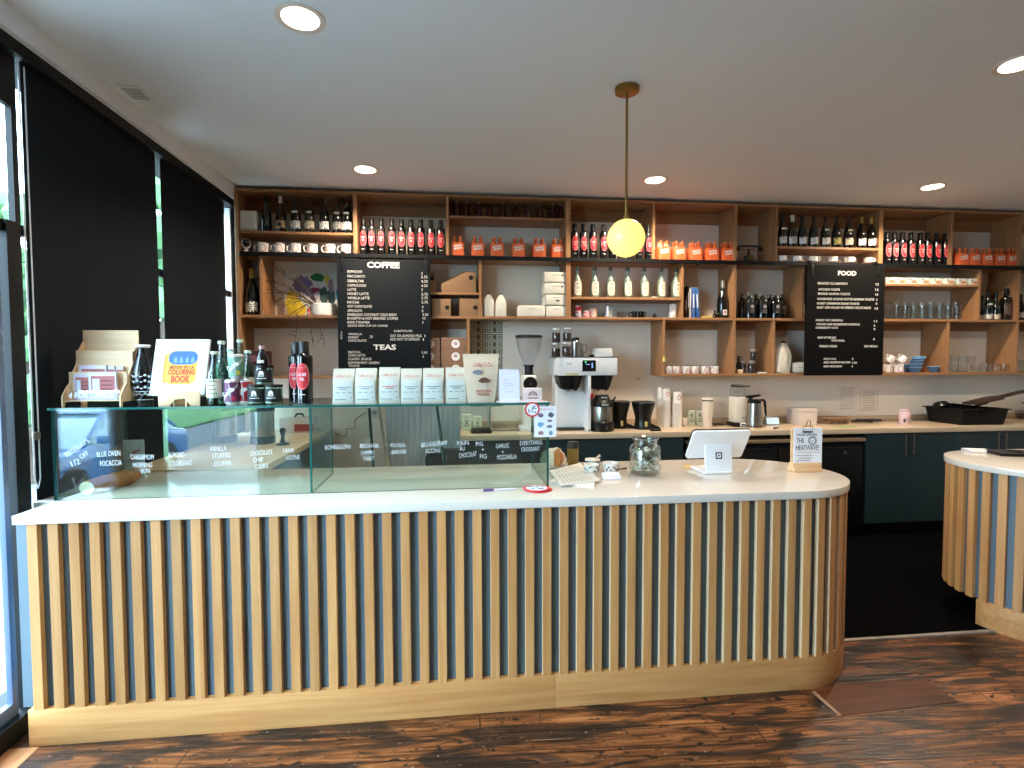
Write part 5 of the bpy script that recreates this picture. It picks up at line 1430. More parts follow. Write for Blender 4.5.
MB().lathe([(0, 0.352), (0.066, 0.352), (0.070, 0.362), (0.062, 0.374), (0, 0.376)], n=26).box(0.05, 0.135, -0.012, 0.012, 0.352, 0.364, 0.003).build('hopper_lid', mat('brown_black_lid', (48, 40, 36), 0.4), t)
t = thing('thermal_carafe', 'brushed steel thermal carafe with black lid and handle', 'carafe', (ax(754, 425, 4.42), 4.42, ZBK))
MB().lathe([(0, 0), (0.066, 0), (0.070, 0.006), (0.070, 0.03), (0.055, 0.205), (0.054, 0.215)], n=30).build('carafe_body', STEEL(), t)
MB().lathe([(0.072, 0.0), (0.073, 0.004), (0.071, 0.018)], n=30).build('foot_ring', mat('foot_steel', (120, 116, 112), 0.3, 1.0), t)
MB().lathe([(0.0545, 0.212), (0.056, 0.215), (0.056, 0.238), (0.046, 0.246), (0, 0.248)], n=28).build('carafe_lid', BLACK(), t)
MB().prism([(-0.085, 0.262), (-0.07, 0.278), (0.045, 0.288), (0.06, 0.276), (0.03, 0.268), (-0.02, 0.258), (-0.03, 0.24), (-0.05, 0.24), (-0.055, 0.256)], -0.012, 0.012, 'xz', bev=0.003).build('thumb_lever', BLACK(), t)
MB().tube([(0.045, 0, 0.236), (0.085, 0, 0.238), (0.096, 0, 0.225), (0.104, 0, 0.16), (0.112, 0, 0.095)], [0.011, 0.012, 0.012, 0.010, 0.007], 8).build('handle', BLACK(), t)
t = thing('timer_display', 'small white device with a pale blue screen behind the steel carafe', 'timer', (ax(771.5, 420, 4.55), 4.55, ZBK), -0.1)
MB().prism([(-0.03, 0), (0.05, 0), (0.05, 0.012), (0.0, 0.072), (-0.012, 0.072)], -0.062, 0.062, 'yz', bev=0.003, M=Matrix.Rotation(0, 4, 'Z')).build('device_body', mat('device_grey', (96, 100, 104), 0.4), t)
MB().box(-0.056, 0.056, -0.0012, 0.0012, -0.030, 0.030, M=Matrix.Translation((0, -0.0225, 0.037)) @ Matrix.Rotation(-0.245, 4, 'X')).build('screen', lamp_mat('pale_screen', (176, 198, 208), 0.35), t)
p = on_bc(776, 428.5)
t = thing('pen', 'short black pen lying on the back counter in front of the timer', 'pen', (p.x, p.y, ZBK), 0.5)
MB().tube([(-0.035, 0, 0.006), (0.03, 0, 0.006), (0.042, 0, 0.005)], [0.006, 0.006, 0.002], 10).build('pen_body', BLACK(), t)
MB().tube([(-0.033, 0, 0.0125), (0.0, 0, 0.0125)], 0.0016, 6).build('pen_clip', STEEL(), t)

# white box, wooden board, tongs, posters, paper, pink tumbler
t = thing('white_carton', 'plain pinkish white cardboard box against the splashback', 'box', (ax(801.5, 420, 4.60), 4.60, ZBK), 0.0)
MB().box(-0.088, 0.088, -0.09, 0.09, 0, 0.142, 0.002).build('box_body', mat('pinkish_card', (214, 200, 190), 0.75), t)
MB().box(-0.090, 0.090, -0.092, 0.092, 0.110, 0.145, 0.001).build('box_lid', mat('pinkish_card', (214, 200, 190), 0.75), t)
t = thing('wooden_trencher', 'low oval brown wooden bowl with stubby feet on the back counter', 'bowl', (ax(834.5, 419, 4.55), 4.55, ZBK))
MB().lathe([(0, 0.028), (0.08, 0.026), (0.14, 0.048), (0.150, 0.060), (0.145, 0.066), (0.10, 0.050), (0, 0.044)], n=34, sy=0.62).build('bowl_body', wood('walnut_dish', (122, 94, 72), (160, 126, 98), 'X', rand=0), t)
for sx in (-0.085, -0.03, 0.03, 0.085):
    MB().cyl(0.018, 0, 0.034, (sx, -0.03), 12, 0.022).build('foot', wood('walnut_dish', (122, 94, 72), (160, 126, 98), 'X', rand=0), t)
t = thing('serving_tongs', 'jumble of dark metal tongs lying on the back counter under the notices', 'tongs', (ax(865.5, 419, 4.55), 4.55, ZBK))
for k, (a, b, z) in enumerate(((-0.12, 0.02, 0.012), (-0.10, -0.02, 0.024), (-0.02, 0.03, 0.018))):
    m = MB().tube([(a, b, z + 0.008), (a + 0.10, b - 0.02, z + 0.016), (a + 0.21, b + 0.01, z)], [0.011, 0.007, 0.012], 8)
    m.tube([(a, b, z + 0.008), (a + 0.11, b + 0.02, z + 0.004), (a + 0.20, b + 0.03, z)], [0.010, 0.006, 0.010], 8)
    m.build('tong_arm', mat('dark_steel', (54, 52, 52), 0.35, 0.5), t)
MB().lathe([(0.026, 0), (0.034, 0.004), (0.034, 0.012), (0.026, 0.012)], (-0.06, -0.01, 0.030), 18).build('finger_ring', mat('dark_steel', (54, 52, 52), 0.35, 0.5), t)
for lb, a, b, c, d, k in (('paper notice taped to the wall under the food board, left of two', 838.3, 857.5, 385.0, 411, 0), ('paper notice taped to the wall under the food board, right of two', 859.3, 878, 390, 411, 1)):
    p, q = at(a, c, Y=YB), at(b, d, Y=YB)
    t = thing('wall_notice', lb, 'notice', ((p.x + q.x) / 2, YB, q.z), group='paper notices under the food board')
    w, h = (q.x - p.x) / 2, p.z - q.z
    MB().box(-w, w, -0.0015, 0, 0, h).build('sheet', mat('notice_paper', (236, 226, 212), 0.7), t)
    g = MB()
    for i in range(11):
        z = h * (0.90 - 0.078 * i); u = w * (0.75 - 0.25 * ((i * 7 + k * 3) % 4) / 4)
        g.box(-u if k else -w * .75, u, -0.0022, -0.0015, z - 0.005, z)
    g.build('printed_lines', mat('notice_ink', (186, 158, 146), 0.8), t)
    if k:
        g = MB()
        for q4 in ((-w * .93, w * .93, h * .96, h * .975), (-w * .93, w * .93, h * .03, h * .045), (-w * .93, -w * .9, h * .03, h * .975), (w * .9, w * .93, h * .03, h * .975)): g.box(q4[0], q4[1], -0.002, -0.0015, q4[2], q4[3])
        g.build('printed_border', mat('notice_ink', (186, 158, 146), 0.8), t)
p = on_bc(846, 427)
t = tag(MB().prism([(-0.11, -0.03), (0.10, -0.035), (0.11, 0.03), (-0.09, 0.035)], 0, 0.0015, 'xy').build('green_sheet', mat('green_paper', (118, 156, 66), 0.7)), 'green sheet of paper on the edge of the back counter', 'paper')
t.location = (p.x, p.y + 0.02, ZBK)
t = thing('pink_tumbler', 'pale pink can tumbler with dark doodles on the back counter', 'tumbler', (ax(904.3, 422, 4.40), 4.40, ZBK))
PK = mat('pale_pink_enamel', (226, 196, 200), 0.45)
MB().lathe([(0, 0), (0.040, 0), (0.042, 0.004), (0.042, 0.115), (0.039, 0.124)], n=26).build('tumbler_body', PK, t)
MB().lathe([(0.040, 0.122), (0.041, 0.124), (0.041, 0.134), (0.036, 0.138), (0, 0.138)], n=26).build('tumbler_lid', mat('pink_lid', (218, 178, 188), 0.4), t)
g = MB()
for u, v, a, b in ((-0.030, 0.040, .010, .020), (-0.012, 0.055, .006, .006), (0.012, 0.066, .007, .009), (0.024, 0.045, .008, .007), (0.002, 0.035, .009, .004), (0.03, 0.078, .005, .01)):
    g.wrap(ell(u, v, a, b, 10), 0.0425, rings=2)
g.build('doodle', mat('doodle_ink', (70, 62, 70), 0.6), t)

# bus tubs
TUB = mat('black_tub_plastic', (11, 10, 10), 0.6, spec=0.25)
def tub(label, x0, x1, y, d, h, ang=0.0):
    t = thing('bus_tub', label, 'tub', ((x0 + x1) / 2, y, ZBK), ang)
    w = (x1 - x0) / 2
    m = MB(); tt = bmesh.new()
    def loop(a, b, z):
        r = 0.03; o = []
        for cx_, cy_, s in ((a - r, -b + r, -pi / 2), (a - r, b - r, 0), (-a + r, b - r, pi / 2), (-a + r, -b + r, pi)):
            for k in range(5): o.append(tt.verts.new((cx_ + r * cos(s + k * pi / 8), cy_ + r * sin(s + k * pi / 8), z)))
        return o
    L = [loop(w * .90, d * .84, 0), loop(w * .97, d * .96, h - .008), loop(w * 1.03, d * 1.06, h - .008), loop(w * 1.03, d * 1.06, h), loop(w * .95, d * .94, h), loop(w * .885, d * .82, .006)]
    for A, B in zip(L, L[1:]):
        for i in range(20): tt.faces.new((A[i], A[(i + 1) % 20], B[(i + 1) % 20], B[i]))
    tt.faces.new(L[0][::-1]); tt.faces.new(L[-1])
    m._merge(tt); m.build('tub_shell', TUB, t)
    MB().box(-0.06, 0.06, -d * 1.0 - 0.006, -d * .94, h - 0.04, h - 0.018, 0.004).build('grip', TUB, t)
    return t
xa, xb = ax(963.5, 415, 4.25), ax(1013, 418, 4.25)
tub('long black bus tub full of pans at the right end of the back counter', xa, xb, 4.465, 0.205, 0.145, 0.0)
tub('black bus tub cut by the right edge of the picture', ax(1022, 410, 4.66), ax(1022, 410, 4.66) + 0.5, 4.48, 0.19, 0.165)
xm = lambda px: ax(px, 405, 4.42)
t = thing('black_pan', 'round black pan tipped on its side in the bus tub', 'pan', (ax(941, 400, 4.58), 4.58, ZBK + 0.155), 0)
MB().lathe([(0, 0), (0.05, 0.0), (0.062, 0.012), (0.075, 0.05), (0.072, 0.05), (0.058, 0.014), (0, 0.006)], n=28, M=Matrix.Rotation(radians(160), 4, 'X') @ Matrix.Translation((0, 0, -0.03))).build('pan_bowl', mat('pan_black', (17, 17, 18), 0.3), t)
MB().tube([(0.05, 0, 0.0), (0.13, 0.02, 0.01)], [0.009, 0.007], 8).build('pan_handle', BLACK(), t)
t = thing('black_pan', 'flat black pan lying across the middle of the bus tub', 'pan', (ax(964, 402, 4.44), 4.44, ZBK + 0.150), 0)
MB().lathe([(0, 0), (0.09, 0), (0.11, 0.022), (0.107, 0.023), (0.088, 0.005), (0, 0.005)], n=28, M=Matrix.Rotation(0.12, 4, 'Y')).build('pan_bowl', mat('pan_black', (17, 17, 18), 0.3), t)
MB().tube([(0.08, 0, 0.0), (0.22, -0.02, 0.035)], [0.01, 0.008], 8).build('pan_handle', BLACK(), t)
t = thing('wooden_peel', 'long dark wooden peel sticking out of the bus tub to the right', 'peel', (ax(985, 402, 4.42), 4.42, ZBK + 0.205), 0)
M = Matrix.Rotation(-0.19, 4, 'Y')
MB().prism([(-0.16, -0.075), (0.10, -0.085), (0.19, -0.03), (0.19, 0.03), (0.10, 0.085), (-0.16, 0.075)], 0.0, 0.018, 'xy', bev=0.004, M=M).build('blade', wood('dark_walnut', (46, 32, 26), (76, 56, 44), 'X', rand=0), t)
MB().box(0.17, 0.40, -0.020, 0.020, -0.004, 0.022, 0.006, M=M).build('peel_handle', wood('dark_walnut', (46, 32, 26), (76, 56, 44), 'X', rand=0), t)

# airpots and the like on the window counter, seen through the case
for lb, px, y in (('steel airpot with black top behind the left half of the pastry case', 225, 4.10), ('second steel airpot with black top, right of the first, behind the pastry case', 263, 4.02)):
    x = ax(px, 440, y)
    t = thing('airpot', lb, 'airpot', (x, y, 0.945), group='steel airpots behind the pastry case')
    MB().lathe([(0, 0), (0.082, 0), (0.085, 0.008), (0.085, 0.05), (0.079, 0.055)], n=28).build('airpot_base', BLACK(), t)
    MB().lathe([(0.079, 0.05), (0.080, 0.055), (0.080, 0.235), (0.078, 0.24)], n=28).build('steel_shell', STEEL(), t)
    MB().lathe([(0.083, 0.236), (0.084, 0.25), (0.080, 0.30), (0.062, 0.325), (0, 0.33)], n=28).build('pump_head', BLACK(), t)
    MB().box(-0.02, 0.02, -0.125, -0.06, 0.275, 0.30, 0.008).build('pour_spout', BLACK(), t)
    MB().tube([(-0.08, 0, 0.28), (-0.06, 0, 0.35), (0.06, 0, 0.35), (0.08, 0, 0.28)], 0.006, 8).build('carry_handle', BLACK(), t)
yw = 4.60
t = thing('shelf_carton', 'white and red carton on the window counter behind the pastry case', 'carton', (ax(299, 436, yw), yw, 0.945))
MB().box(-0.14, 0.14, -0.06, 0.06, 0.0, 0.13, 0.003).build('carton_body', mat('grey_white_card', (196, 192, 192), 0.6), t)
MB().box(-0.02, 0.141, -0.0612, -0.06, 0.015, 0.075).build('red_band', mat('dusty_red', (150, 62, 66), 0.6), t)
MB().tube([(-0.03, 0, 0.13), (-0.015, 0, 0.155), (0.03, 0, 0.155), (0.045, 0, 0.13)], 0.008, 8).build('carry_handle', BLACK(), t)
t = thing('tamper', 'small black tamper on the window counter behind the pastry case', 'tamper', (ax(283, 447, 3.9), 3.9, 0.945))
MB().lathe([(0, 0), (0.045, 0), (0.047, 0.012), (0.018, 0.022), (0.011, 0.06), (0.016, 0.08), (0.023, 0.10), (0.016, 0.12), (0, 0.124)], n=22).build('tamper_body', BLACK(), t)
MB().lathe([(0.047, 0.0), (0.048, 0.0), (0.048, 0.006), (0.047, 0.006)], n=22).build('base_ring', STEEL(), t)
# wall outlet and wandering cable behind the case
p = at(374.5, 412, Y=YB)
t = thing('wall_outlet', 'pale wall outlet with a plug seen through the pastry case', 'outlet', (p.x, YB, p.z))
MB().box(-0.035, 0.035, -0.008, 0, -0.055, 0.055, 0.003).build('cover_plate', mat('outlet_white', (214, 214, 210), 0.5), t)
MB().box(-0.018, 0.018, -0.03, -0.008, -0.02, 0.016, 0.004).build('plug', mat('plug_grey', (150, 152, 150), 0.5), t)
tag(MB().tube([at(x, y, Y=YB - 0.006) for x, y in ((366, 412.5), (360, 416), (355.5, 420), (354.5, 429), (347, 428.5), (346, 436), (341, 436), (335, 433.5))], 0.003, 5).build('wall_cable', mat('dark_cable', (70, 70, 72), 0.6)), 'thin dark cable wandering down the wall behind the pastry case', 'cable')
# broom against the panelled wall and a chair behind the counter
t = thing('broom', 'pale broom handle leaning on the panelled wall behind the pastry case', 'broom', (ax(391, 470, 4.5), 4.5, 0))
a, b = at(378.5, 404, Y=4.74), at(388.5, 470, Y=4.62)
k = (b - a) / (a.z - b.z)
bot = b + k * (b.z - 0.10)
adopt(MB().tube([a, bot], 0.011, 10).build('handle', mat('worn_ply', (176, 164, 146), 0.6)), t)
adopt(MB().box(bot.x - 0.13, bot.x + 0.13, bot.y - 0.03, bot.y + 0.03, 0.0, 0.11, 0.01).build('brush', BLACK()), t)
t = thing('black_chair', 'black chair with rounded backrest half hidden behind the pastry case', 'chair', (ax(447.5, 462, 3.75), 3.75, 0))
t.scale = (0.82, 1, 1)
CB = mat('chair_vinyl', (26, 26, 28), 0.5)
MB().box(-0.21, 0.21, -0.24, 0.18, 0.44, 0.49, 0.02, 3).build('seat', CB, t)
MB().prism([(-0.16, 0.60), (0.16, 0.60), (0.175, 0.90), (0.15, 0.945), (0.09, 0.96), (-0.09, 0.96), (-0.15, 0.945), (-0.175, 0.90)], -0.245, -0.215, 'xz', bev=0.01).build('backrest', CB, t)
for sx in (-0.17, 0.17):
    for sy in (-0.21, 0.15):
        MB().tube([(sx, sy, 0.45), (sx * 1.1, sy * 1.05, 0)], [0.014, 0.011], 8).build('leg', BLACKM, t)
    MB().tube([(sx * .8, -0.2, 0.46), (sx * .8, -0.232, 0.62)], 0.012, 8).build('back_post', BLACKM, t)

# ------------------------------------------------------------------ pastry case on the service counter
CG = glass('case_glass', (243, 252, 249), refl=0.085, power=4.0)
CE = mat('green_glass_edge', (24, 92, 86), 0.15, coat=0.4)
GX0, GX1, GD, GY0, GY1, GZ = -1.722, 0.445, -0.648, 2.470, 2.985, 1.338
pc = thing('pastry_case', 'long frameless glass pastry case standing on the white counter', 'display case', (-0.64, 2.73, ZS))
def pane(nm, x0, x1, y0, y1, z0, z1, thin):
    """thin clear pane whose narrow sides show the green of the glass"""
    m = MB()
    m.box(x0, x1, y0, y1, z0, z1)
    for f in m.bm.faces:
        f.normal_update()
        f.material_index = 0 if abs(f.normal['xyz'.index(thin)]) > 0.9 else 1
    return adopt(m.build(nm, [CG, CE], smooth=False), pc)
PL = pane('front_pane', GX0, GD - 0.004, GY0, GY0 + 0.009, ZS + 0.0005, GZ - 0.0105, 'y')
PRt = pane('front_pane', GD + 0.005, GX1, GY0, GY0 + 0.009, ZS + 0.0005, GZ - 0.0105, 'y')
pane('divider_pane', GD - 0.0035, GD + 0.0045, GY0 + 0.0, GY1 - 0.09, ZS + 0.0005, GZ - 0.0105, 'x')
pane('side_pane', GX0, GX0 + 0.009, GY0 + 0.0095, GY1, ZS + 0.0005, GZ - 0.0105, 'x')
pane('side_pane', GX1 - 0.009, GX1, GY0 + 0.0095, GY1, ZS + 0.0005, GZ - 0.0105, 'x')
pane('top_pane', GX0 - 0.012, GX1 + 0.006, GY0 - 0.004, GY1 + 0.004, GZ - 0.010, GZ, 'z')
# two loose rear doors, each leaning a little
for a, b, w in (((370.5, 408), (374.8, 467), -0.62), ((435.8, 406), (442.5, 458), 0.45)):
    p, q = at(a[0], a[1], Y=2.995), at(b[0], b[1], Y=2.995)
    z1, z0 = p.z, 0.95
    qx = p.x + (q.x - p.x) * (z1 - z0) / (p.z - q.z)
    m = MB().prism([(p.x, z1), (qx, z0), (qx + w, z0), (p.x + w, z1)] if w > 0 else [(p.x, z1), (p.x + w, z1), (qx + w, z0), (qx, z0)], 2.990, 2.998, 'xz')
    for f in m.bm.faces:
        f.normal_update(); f.material_index = 0 if abs(f.normal.y) > 0.9 else 1
    adopt(m.build('rear_door', [glass('rear_door_glass', (251, 253, 252), refl=0.03, power=5), CE], smooth=False), pc)
    adopt(MB().tube([(p.x + (0.006 if w > 0 else -0.006), 2.988, z1), (qx + (0.006 if w > 0 else -0.006), 2.988, z0)], 0.0085, 6).build('edge_grip', mat('dark_green_edge', (16, 52, 46), 0.3)), pc)
MARK = mat('white_marker', (236, 244, 246), 0.6)
for s, x0, x1, y, h, ang in (("YESTERDAY'S", 62, 91, 448, 4.6, 35), ('OFF', 79.5, 89, 454.8, 4.4, 30), ('1/2', 71, 80, 462.5, 5.4, 20), ('BLUE OVEN', 96.9, 120.3, 453.7, 4.6, 3), ('FOCACCIA', 100.3, 121.8, 463, 4.8, 2), ('CARDAMOM', 130.7, 153.7, 457, 4.6, -2), ('MORNING', 133.2, 152.2, 465, 4.2, 0), ('BUN', 141, 149.8, 470.8, 4.2, 3), ('ALMOND', 168.3, 184.5, 454.7, 4.6, 0), ('CROISSANT', 170.3, 192.8, 463, 4.8, 2),
        ('VANILLA', 210, 226.4, 448.6, 4.6, 0), ('STUFFED', 212.3, 231, 455.4, 4.4, 3), ('CRUFFIN', 214, 231, 463.3, 4.6, 4), ('CHOCOLATE', 250.4, 272.7, 452.7, 4.4, 3), ('CHIP', 253.3, 263.3, 459.8, 4.4, 3), ('COOKIE', 254.5, 268.5, 466.2, 4.4, 4), ('FAVA', 283.2, 293.8, 450.4, 4.2, 3), ('SCONE', 286, 300, 457.4, 4.2, 3),
        ('BOMBOLONI', 325.2, 350.4, 446.9, 4.2, 2), ('BROWNIE', 360.4, 379, 445.7, 4, 0), ('CHERRY', 361, 375, 452.7, 4, 3), ('TART', 363.3, 374.5, 458.6, 4, 2), ('KOUIGN', 390.9, 405, 445, 4, 0), ('AMANN', 391.4, 405.5, 452, 4, 2), ('BLUEBERRY', 421.4, 447.3, 443.8, 4.2, 4), ('SCONE', 425.5, 440.5, 450.6, 4, 2), ('PAIN', 457.6, 468.5, 443, 4.2, 6), ('AU', 459.6, 464.4, 448.7, 3.8, 0), ('CHOCOLAT', 459, 476.7, 454.7, 4.4, 6), ('PIG', 476, 483, 443.8, 4, 2), ('+', 481.5, 484, 449.5, 2.6, 0), ('FIG', 480, 486.6, 456.3, 4, 0), ('GARLIC', 496, 509, 445.8, 4.2, 3), ('+', 501.5, 504, 451.8, 2.4, 0), ('MOZZARELLA', 497.3, 516.4, 456.9, 4.2, 2), ('EVERYTHING', 520, 542, 442.7, 4.4, 2), ('CROISSANT', 521.2, 539.6, 449, 4, 2)):
    p, q = at(x0, y, Y=GY0), at(x1, y, Y=GY0)
    c = (p + q) / 2
    o = text('marker_writing', s, (c.x, GY0 - 0.0012, c.z), MARK, None, width=(q.x - p.x), height=h * 2.55 / FPX, rot=(pi / 2, -radians(ang), 0) if False else (pi / 2, 0, 0), bold=-0.016, ext=0.0004)
    o.rotation_euler = (pi / 2, -radians(ang), 0)
    par = PL if c.x < GD else PRt
    o.parent = par; o.matrix_parent_inverse = Matrix.Translation(pc.location).inverted() @ Matrix.Identity(4)
    o.matrix_parent_inverse = (Matrix.Translation(pc.location) @ par.matrix_parent_inverse @ par.matrix_basis).inverted()
# paper and sticker taped to the case
def sheet_at(a, b, c, d, Y):
    p, q = at(a, c, Y=Y), at(b, d, Y=Y)
    return (p.x + q.x) / 2, (p.z + q.z) / 2, (q.x - p.x) / 2, (p.z - q.z) / 2
x, z, w, h = sheet_at(534.2, 556.2, 406.3, 436.8, GY0 - 0.004)
t = thing('sticker_price_sheet', 'white sheet of little drawings taped to the right corner of the pastry case', 'sheet', (x, GY0 - 0.003, z))
MB().box(-w, w, -0.001, 0.0005, -h, h).build('sheet', mat('bright_paper', (232, 236, 242), 0.6), t)
text('red_heading', "Coffee 'n Co", (w * 0.15, -0.0015, h * .80), REDINK(), t, width=w * 1.2, height=0.009, shear=0.3, ext=0.0002)
for u, v, a, b, c in ((-.42, .42, .26, .13, (112, 104, 126)), (.52, .42, .26, .16, (92, 92, 104)), (-.42, -.18, .28, .16, (112, 166, 200)), (.40, .05, .22, .09, (150, 120, 130)), (.40, -.32, .26, .10, (116, 116, 130)), (-.42, -.74, .28, .12, (160, 120, 134)), (.50, -.74, .18, .17, (120, 150, 172))):
    MB().prism(blob(u * w, v * h, a * w, b * h, int(100 * (u + v) + 300)), -0.0015, -0.001, 'xz').build('drawing', mat('drawing_%d_%d' % (c[0], c[2]), c, 0.7, noise=0.5, scale=240), t)
p = at(532.3, 409.5, Y=GY0 - 0.006)
t = thing('round_sticker', 'round white sticker with red border on the glass beside the sheet of drawings', 'sticker', (p.x, GY0 - 0.0045, p.z))
MB().prism(ell(0, 0, 0.0355, 0.0355, 30), -0.001, 0.0004, 'xz').build('sticker_border', REDL, t)
MB().prism(ell(0, 0, 0.028, 0.028, 30), -0.0015, -0.001, 'xz').build('sticker_face', mat('bright_paper', (232, 236, 242), 0.6), t)
r4 = random.Random(5)
m = MB()
for k in range(9):
    m.prism(blob(r4.uniform(-.017, .017), r4.uniform(-.017, .017), 0.005, 0.0035, k), -0.0019, -0.0015, 'xz')
m.build('sticker_drawing', mat('blue_grey_ink', (110, 124, 150), 0.7), t)

# in the case: loaf and logo card
CR_ = mat('bread_crust', (172, 116, 74), 0.8, noise=0.45, scale=26, bump=0.8)
t = thing('bread_loaf', 'cut bread loaf lying at the left end inside the pastry case', 'bread', (-1.60, 2.70, ZS), radians(-12))
prof = [(0.030, -0.165), (0.040, -0.16), (0.046, -0.10), (0.047, 0.0), (0.044, 0.05), (0.032, 0.10), (0.012, 0.128), (0, 0.132)]
MB().lathe(prof, n=22, sy=0.80, M=Matrix.Translation((0, 0, 0.036)) @ Matrix.Rotation(-pi / 2, 4, 'X')).build('crust', CR_, t)
MB().prism(ell(0, 0.036, 0.036, 0.029, 22), -0.1665, -0.164, 'xz').build('cut_face', mat('bread_crumb', (234, 216, 186), 0.9, noise=0.15, scale=120, bump=0.6), t)
m = MB()
for k in range(4): m.tube([(-0.030, -0.10 + k * 0.06, 0.062), (0, -0.085 + k * 0.06, 0.0735), (0.028, -0.06 + k * 0.06, 0.064)], [0.002, 0.005, 0.002], 6)
m.build('score_mark', mat('pale_crust', (196, 150, 104), 0.9), t)
x, z, w, h = sheet_at(122.5, 144.5, 440, 464.5, 2.9)
t = thing('logo_card', 'grey white card with a red arc standing at the back of the pastry case', 'card', (x, 2.9, ZS))
h = z + h - ZS
MB().box(-w, w, 0, 0.004, 0, h).build('card_sheet', mat('grey_card', (196, 198, 200), 0.7), t)
m = MB()
rr = w * .86
for k in range(14):
    a0, a1 = radians(200 - 8 * k), radians(200 - 8 * (k + 1))
    m.quad((w * .6 + rr * 1.05 * cos(a0), -0.001, h * .52 + rr * 1.05 * sin(a0)), (w * .6 + rr * .88 * cos(a0), -0.001, h * .52 + rr * .88 * sin(a0)), (w * .6 + rr * .88 * cos(a1), -0.001, h * .52 + rr * .88 * sin(a1)), (w * .6 + rr * 1.05 * cos(a1), -0.001, h * .52 + rr * 1.05 * sin(a1)))
m.build('red_arc', REDL, t)
MB().box(-w * .8, w * .8, 0.004, 0.05, 0, 0.004).build('card_foot', mat('grey_card', (196, 198, 200), 0.7), t)

# ------------------------------------------------------------------ on top of the pastry case
def on_gl(px, py): return at(px, py, Z=GZ)
# wooden card rack
xl, xr = ax(61.5, 407, 2.54), ax(121, 407, 2.54)
cx_, w = (xl + xr) / 2, (xr - xl) / 2
t = thing('card_rack', 'three-tier birch ply card rack on the left end of the glass case', 'card rack', (cx_, 2.54, GZ))
tiers = []
for a, py in ((67.6, 372), (74.0, 350.4), (81.4, 330)):
    q = at(a, py, X=xl + 0.004); tiers.append((q.y - 2.54, q.z - GZ))
y1, y2, y3 = [min(0.40, k[0]) for k in tiers]
h1, h2, h3 = [k[1] for k in tiers]
y1 = max(0.05, y1); y2 = max(y1 + 0.05, y2); y3 = max(y2 + 0.05, y3)
side = [(0, 0), (0.012, 0), (0.014, 0.018), (y3 - 0.03, 0.018), (y3 - 0.028, 0), (y3 + 0.006, 0), (y3 + 0.006, h3 - 0.12), (y2 + 0.05, h2 + 0.045), (y2 + 0.008, h2 - 0.01), (y2, h2 - 0.05), (y1 + 0.045, h1 + 0.03), (y1 + 0.008, h1 - 0.02), (y1, h1 - 0.05), (0.03, 0.085), (0.0, 0.045)]
for sx in (-w + 0.003, w - 0.003):
    MB().prism(side, sx - 0.003, sx + 0.003, 'yz').build('side_panel', PLY(), t)
for y, z, z0 in ((y1, h1, 0.02), (y2, h2, h1 - 0.09), (y3, h3, h2 - 0.07)):
    MB().box(-w, w, y, y + 0.005, z0, z, 0.002, 1).build('back_panel', PLY(), t)
for y, z in ((0.012, 0.022), (y1 + 0.01, h1 - 0.09), (y2 + 0.01, h2 - 0.07)):
    MB().box(-w + 0.006, w - 0.006, y, y + 0.05, z, z + 0.005).build('ledge', PLY(), t)
MB().box(-w + 0.004, w - 0.004, 0.0, 0.004, 0.026, 0.072).build('clear_lip', glass('clear_lip', (251, 252, 253), refl=0.06), t)
text('white_lettering', '4 FOR CARDS', (0.0, -0.001, 0.050), MARK, t, width=w * 1.5, height=0.026, shear=0.15, bold=0.01)
def cards(label, y, z, u0, u1, hh, group='postcards in the card rack'):
    tt = thing('postcard', label, 'card', (cx_ + (u0 + u1) / 2 * w, 2.54 + y, GZ + z), group=group)
    a = (u1 - u0) / 2 * w
    MB().box(-a, a, 0, 0.012, 0, hh).build('card_sheet', mat('card_lilac', (208, 204, 220), 0.6), tt)
    MB().box(-a * .8, a * .9, -0.0008, 0, hh * .30, hh * .85).build('red_print', mat('card_red', (178, 104, 104), 0.7, noise=0.4, scale=150), tt)
    MB().box(-a * .70, -a * .20, -0.0014, -0.0008, hh * .10, hh * .75).build('white_panel', mat('card_blue_white', (206, 220, 236), 0.6), tt)
    if a > 0.03:
        m = MB()
        for k in range(3): m.box(-a * .1, a * .7, -0.0014, -0.0008, hh * (.36 + .15 * k), hh * (.39 + .15 * k))
        m.build('printed_lines', mat('card_ink', (88, 52, 56), 0.7), tt)
cards('postcards with red print in the middle tier of the card rack, leftmost', y1 + 0.015, h1 - 0.085, -.72, .22, 0.115)
cards('narrow slice of a postcard with red print, middle of the second tier', y1 + 0.022, h1 - 0.085, .24, .46, 0.112)
cards('narrow slice of a postcard with red print, right of the second tier', y1 + 0.030, h1 - 0.085, .50, .72, 0.110)
cards('large postcard with red print in the lowest tier of the card rack', 0.025, 0.028, -.20, .74, 0.125)
cards('lilac postcard half hidden at the left of the lowest tier', 0.045, 0.028, -.80, -.22, 0.118)

# dark patterned vase-bottle
p = Vector((ax(142.5, 400, 2.66) + 0.008, 2.66, GZ))
t = thing('patterned_bottle', 'black bottle with white floral pattern behind the colouring book', 'bottle', (p.x, 2.66, GZ))
MB().lathe([(0, 0.003), (0.034, 0), (0.037, 0.006), (0.036, 0.03), (0.048, 0.085), (0.052, 0.130), (0.050, 0.150), (0.040, 0.19), (0.027, 0.225), (0.021, 0.25), (0.023, 0.266)], n=28).build('bottle_body', BLKG, t)
MB().lathe([(0.0225, 0.262), (0.031, 0.266), (0.032, 0.273), (0.029, 0.278), (0, 0.278)], n=24).build('white_rim', CROCK, t)
m = MB()
for z, r in ((0.045, .041), (0.075, .0475), (0.105, .0515), (0.13, .0528)):
    for k in range(11):
        a = -1.5 + 0.3 * k
        m.ball(0.0058, (r * sin(a), -r * cos(a), z + 0.006 * (k % 2)), n=6, sx=1.2, sz=1.1 if k % 3 else 0.6)
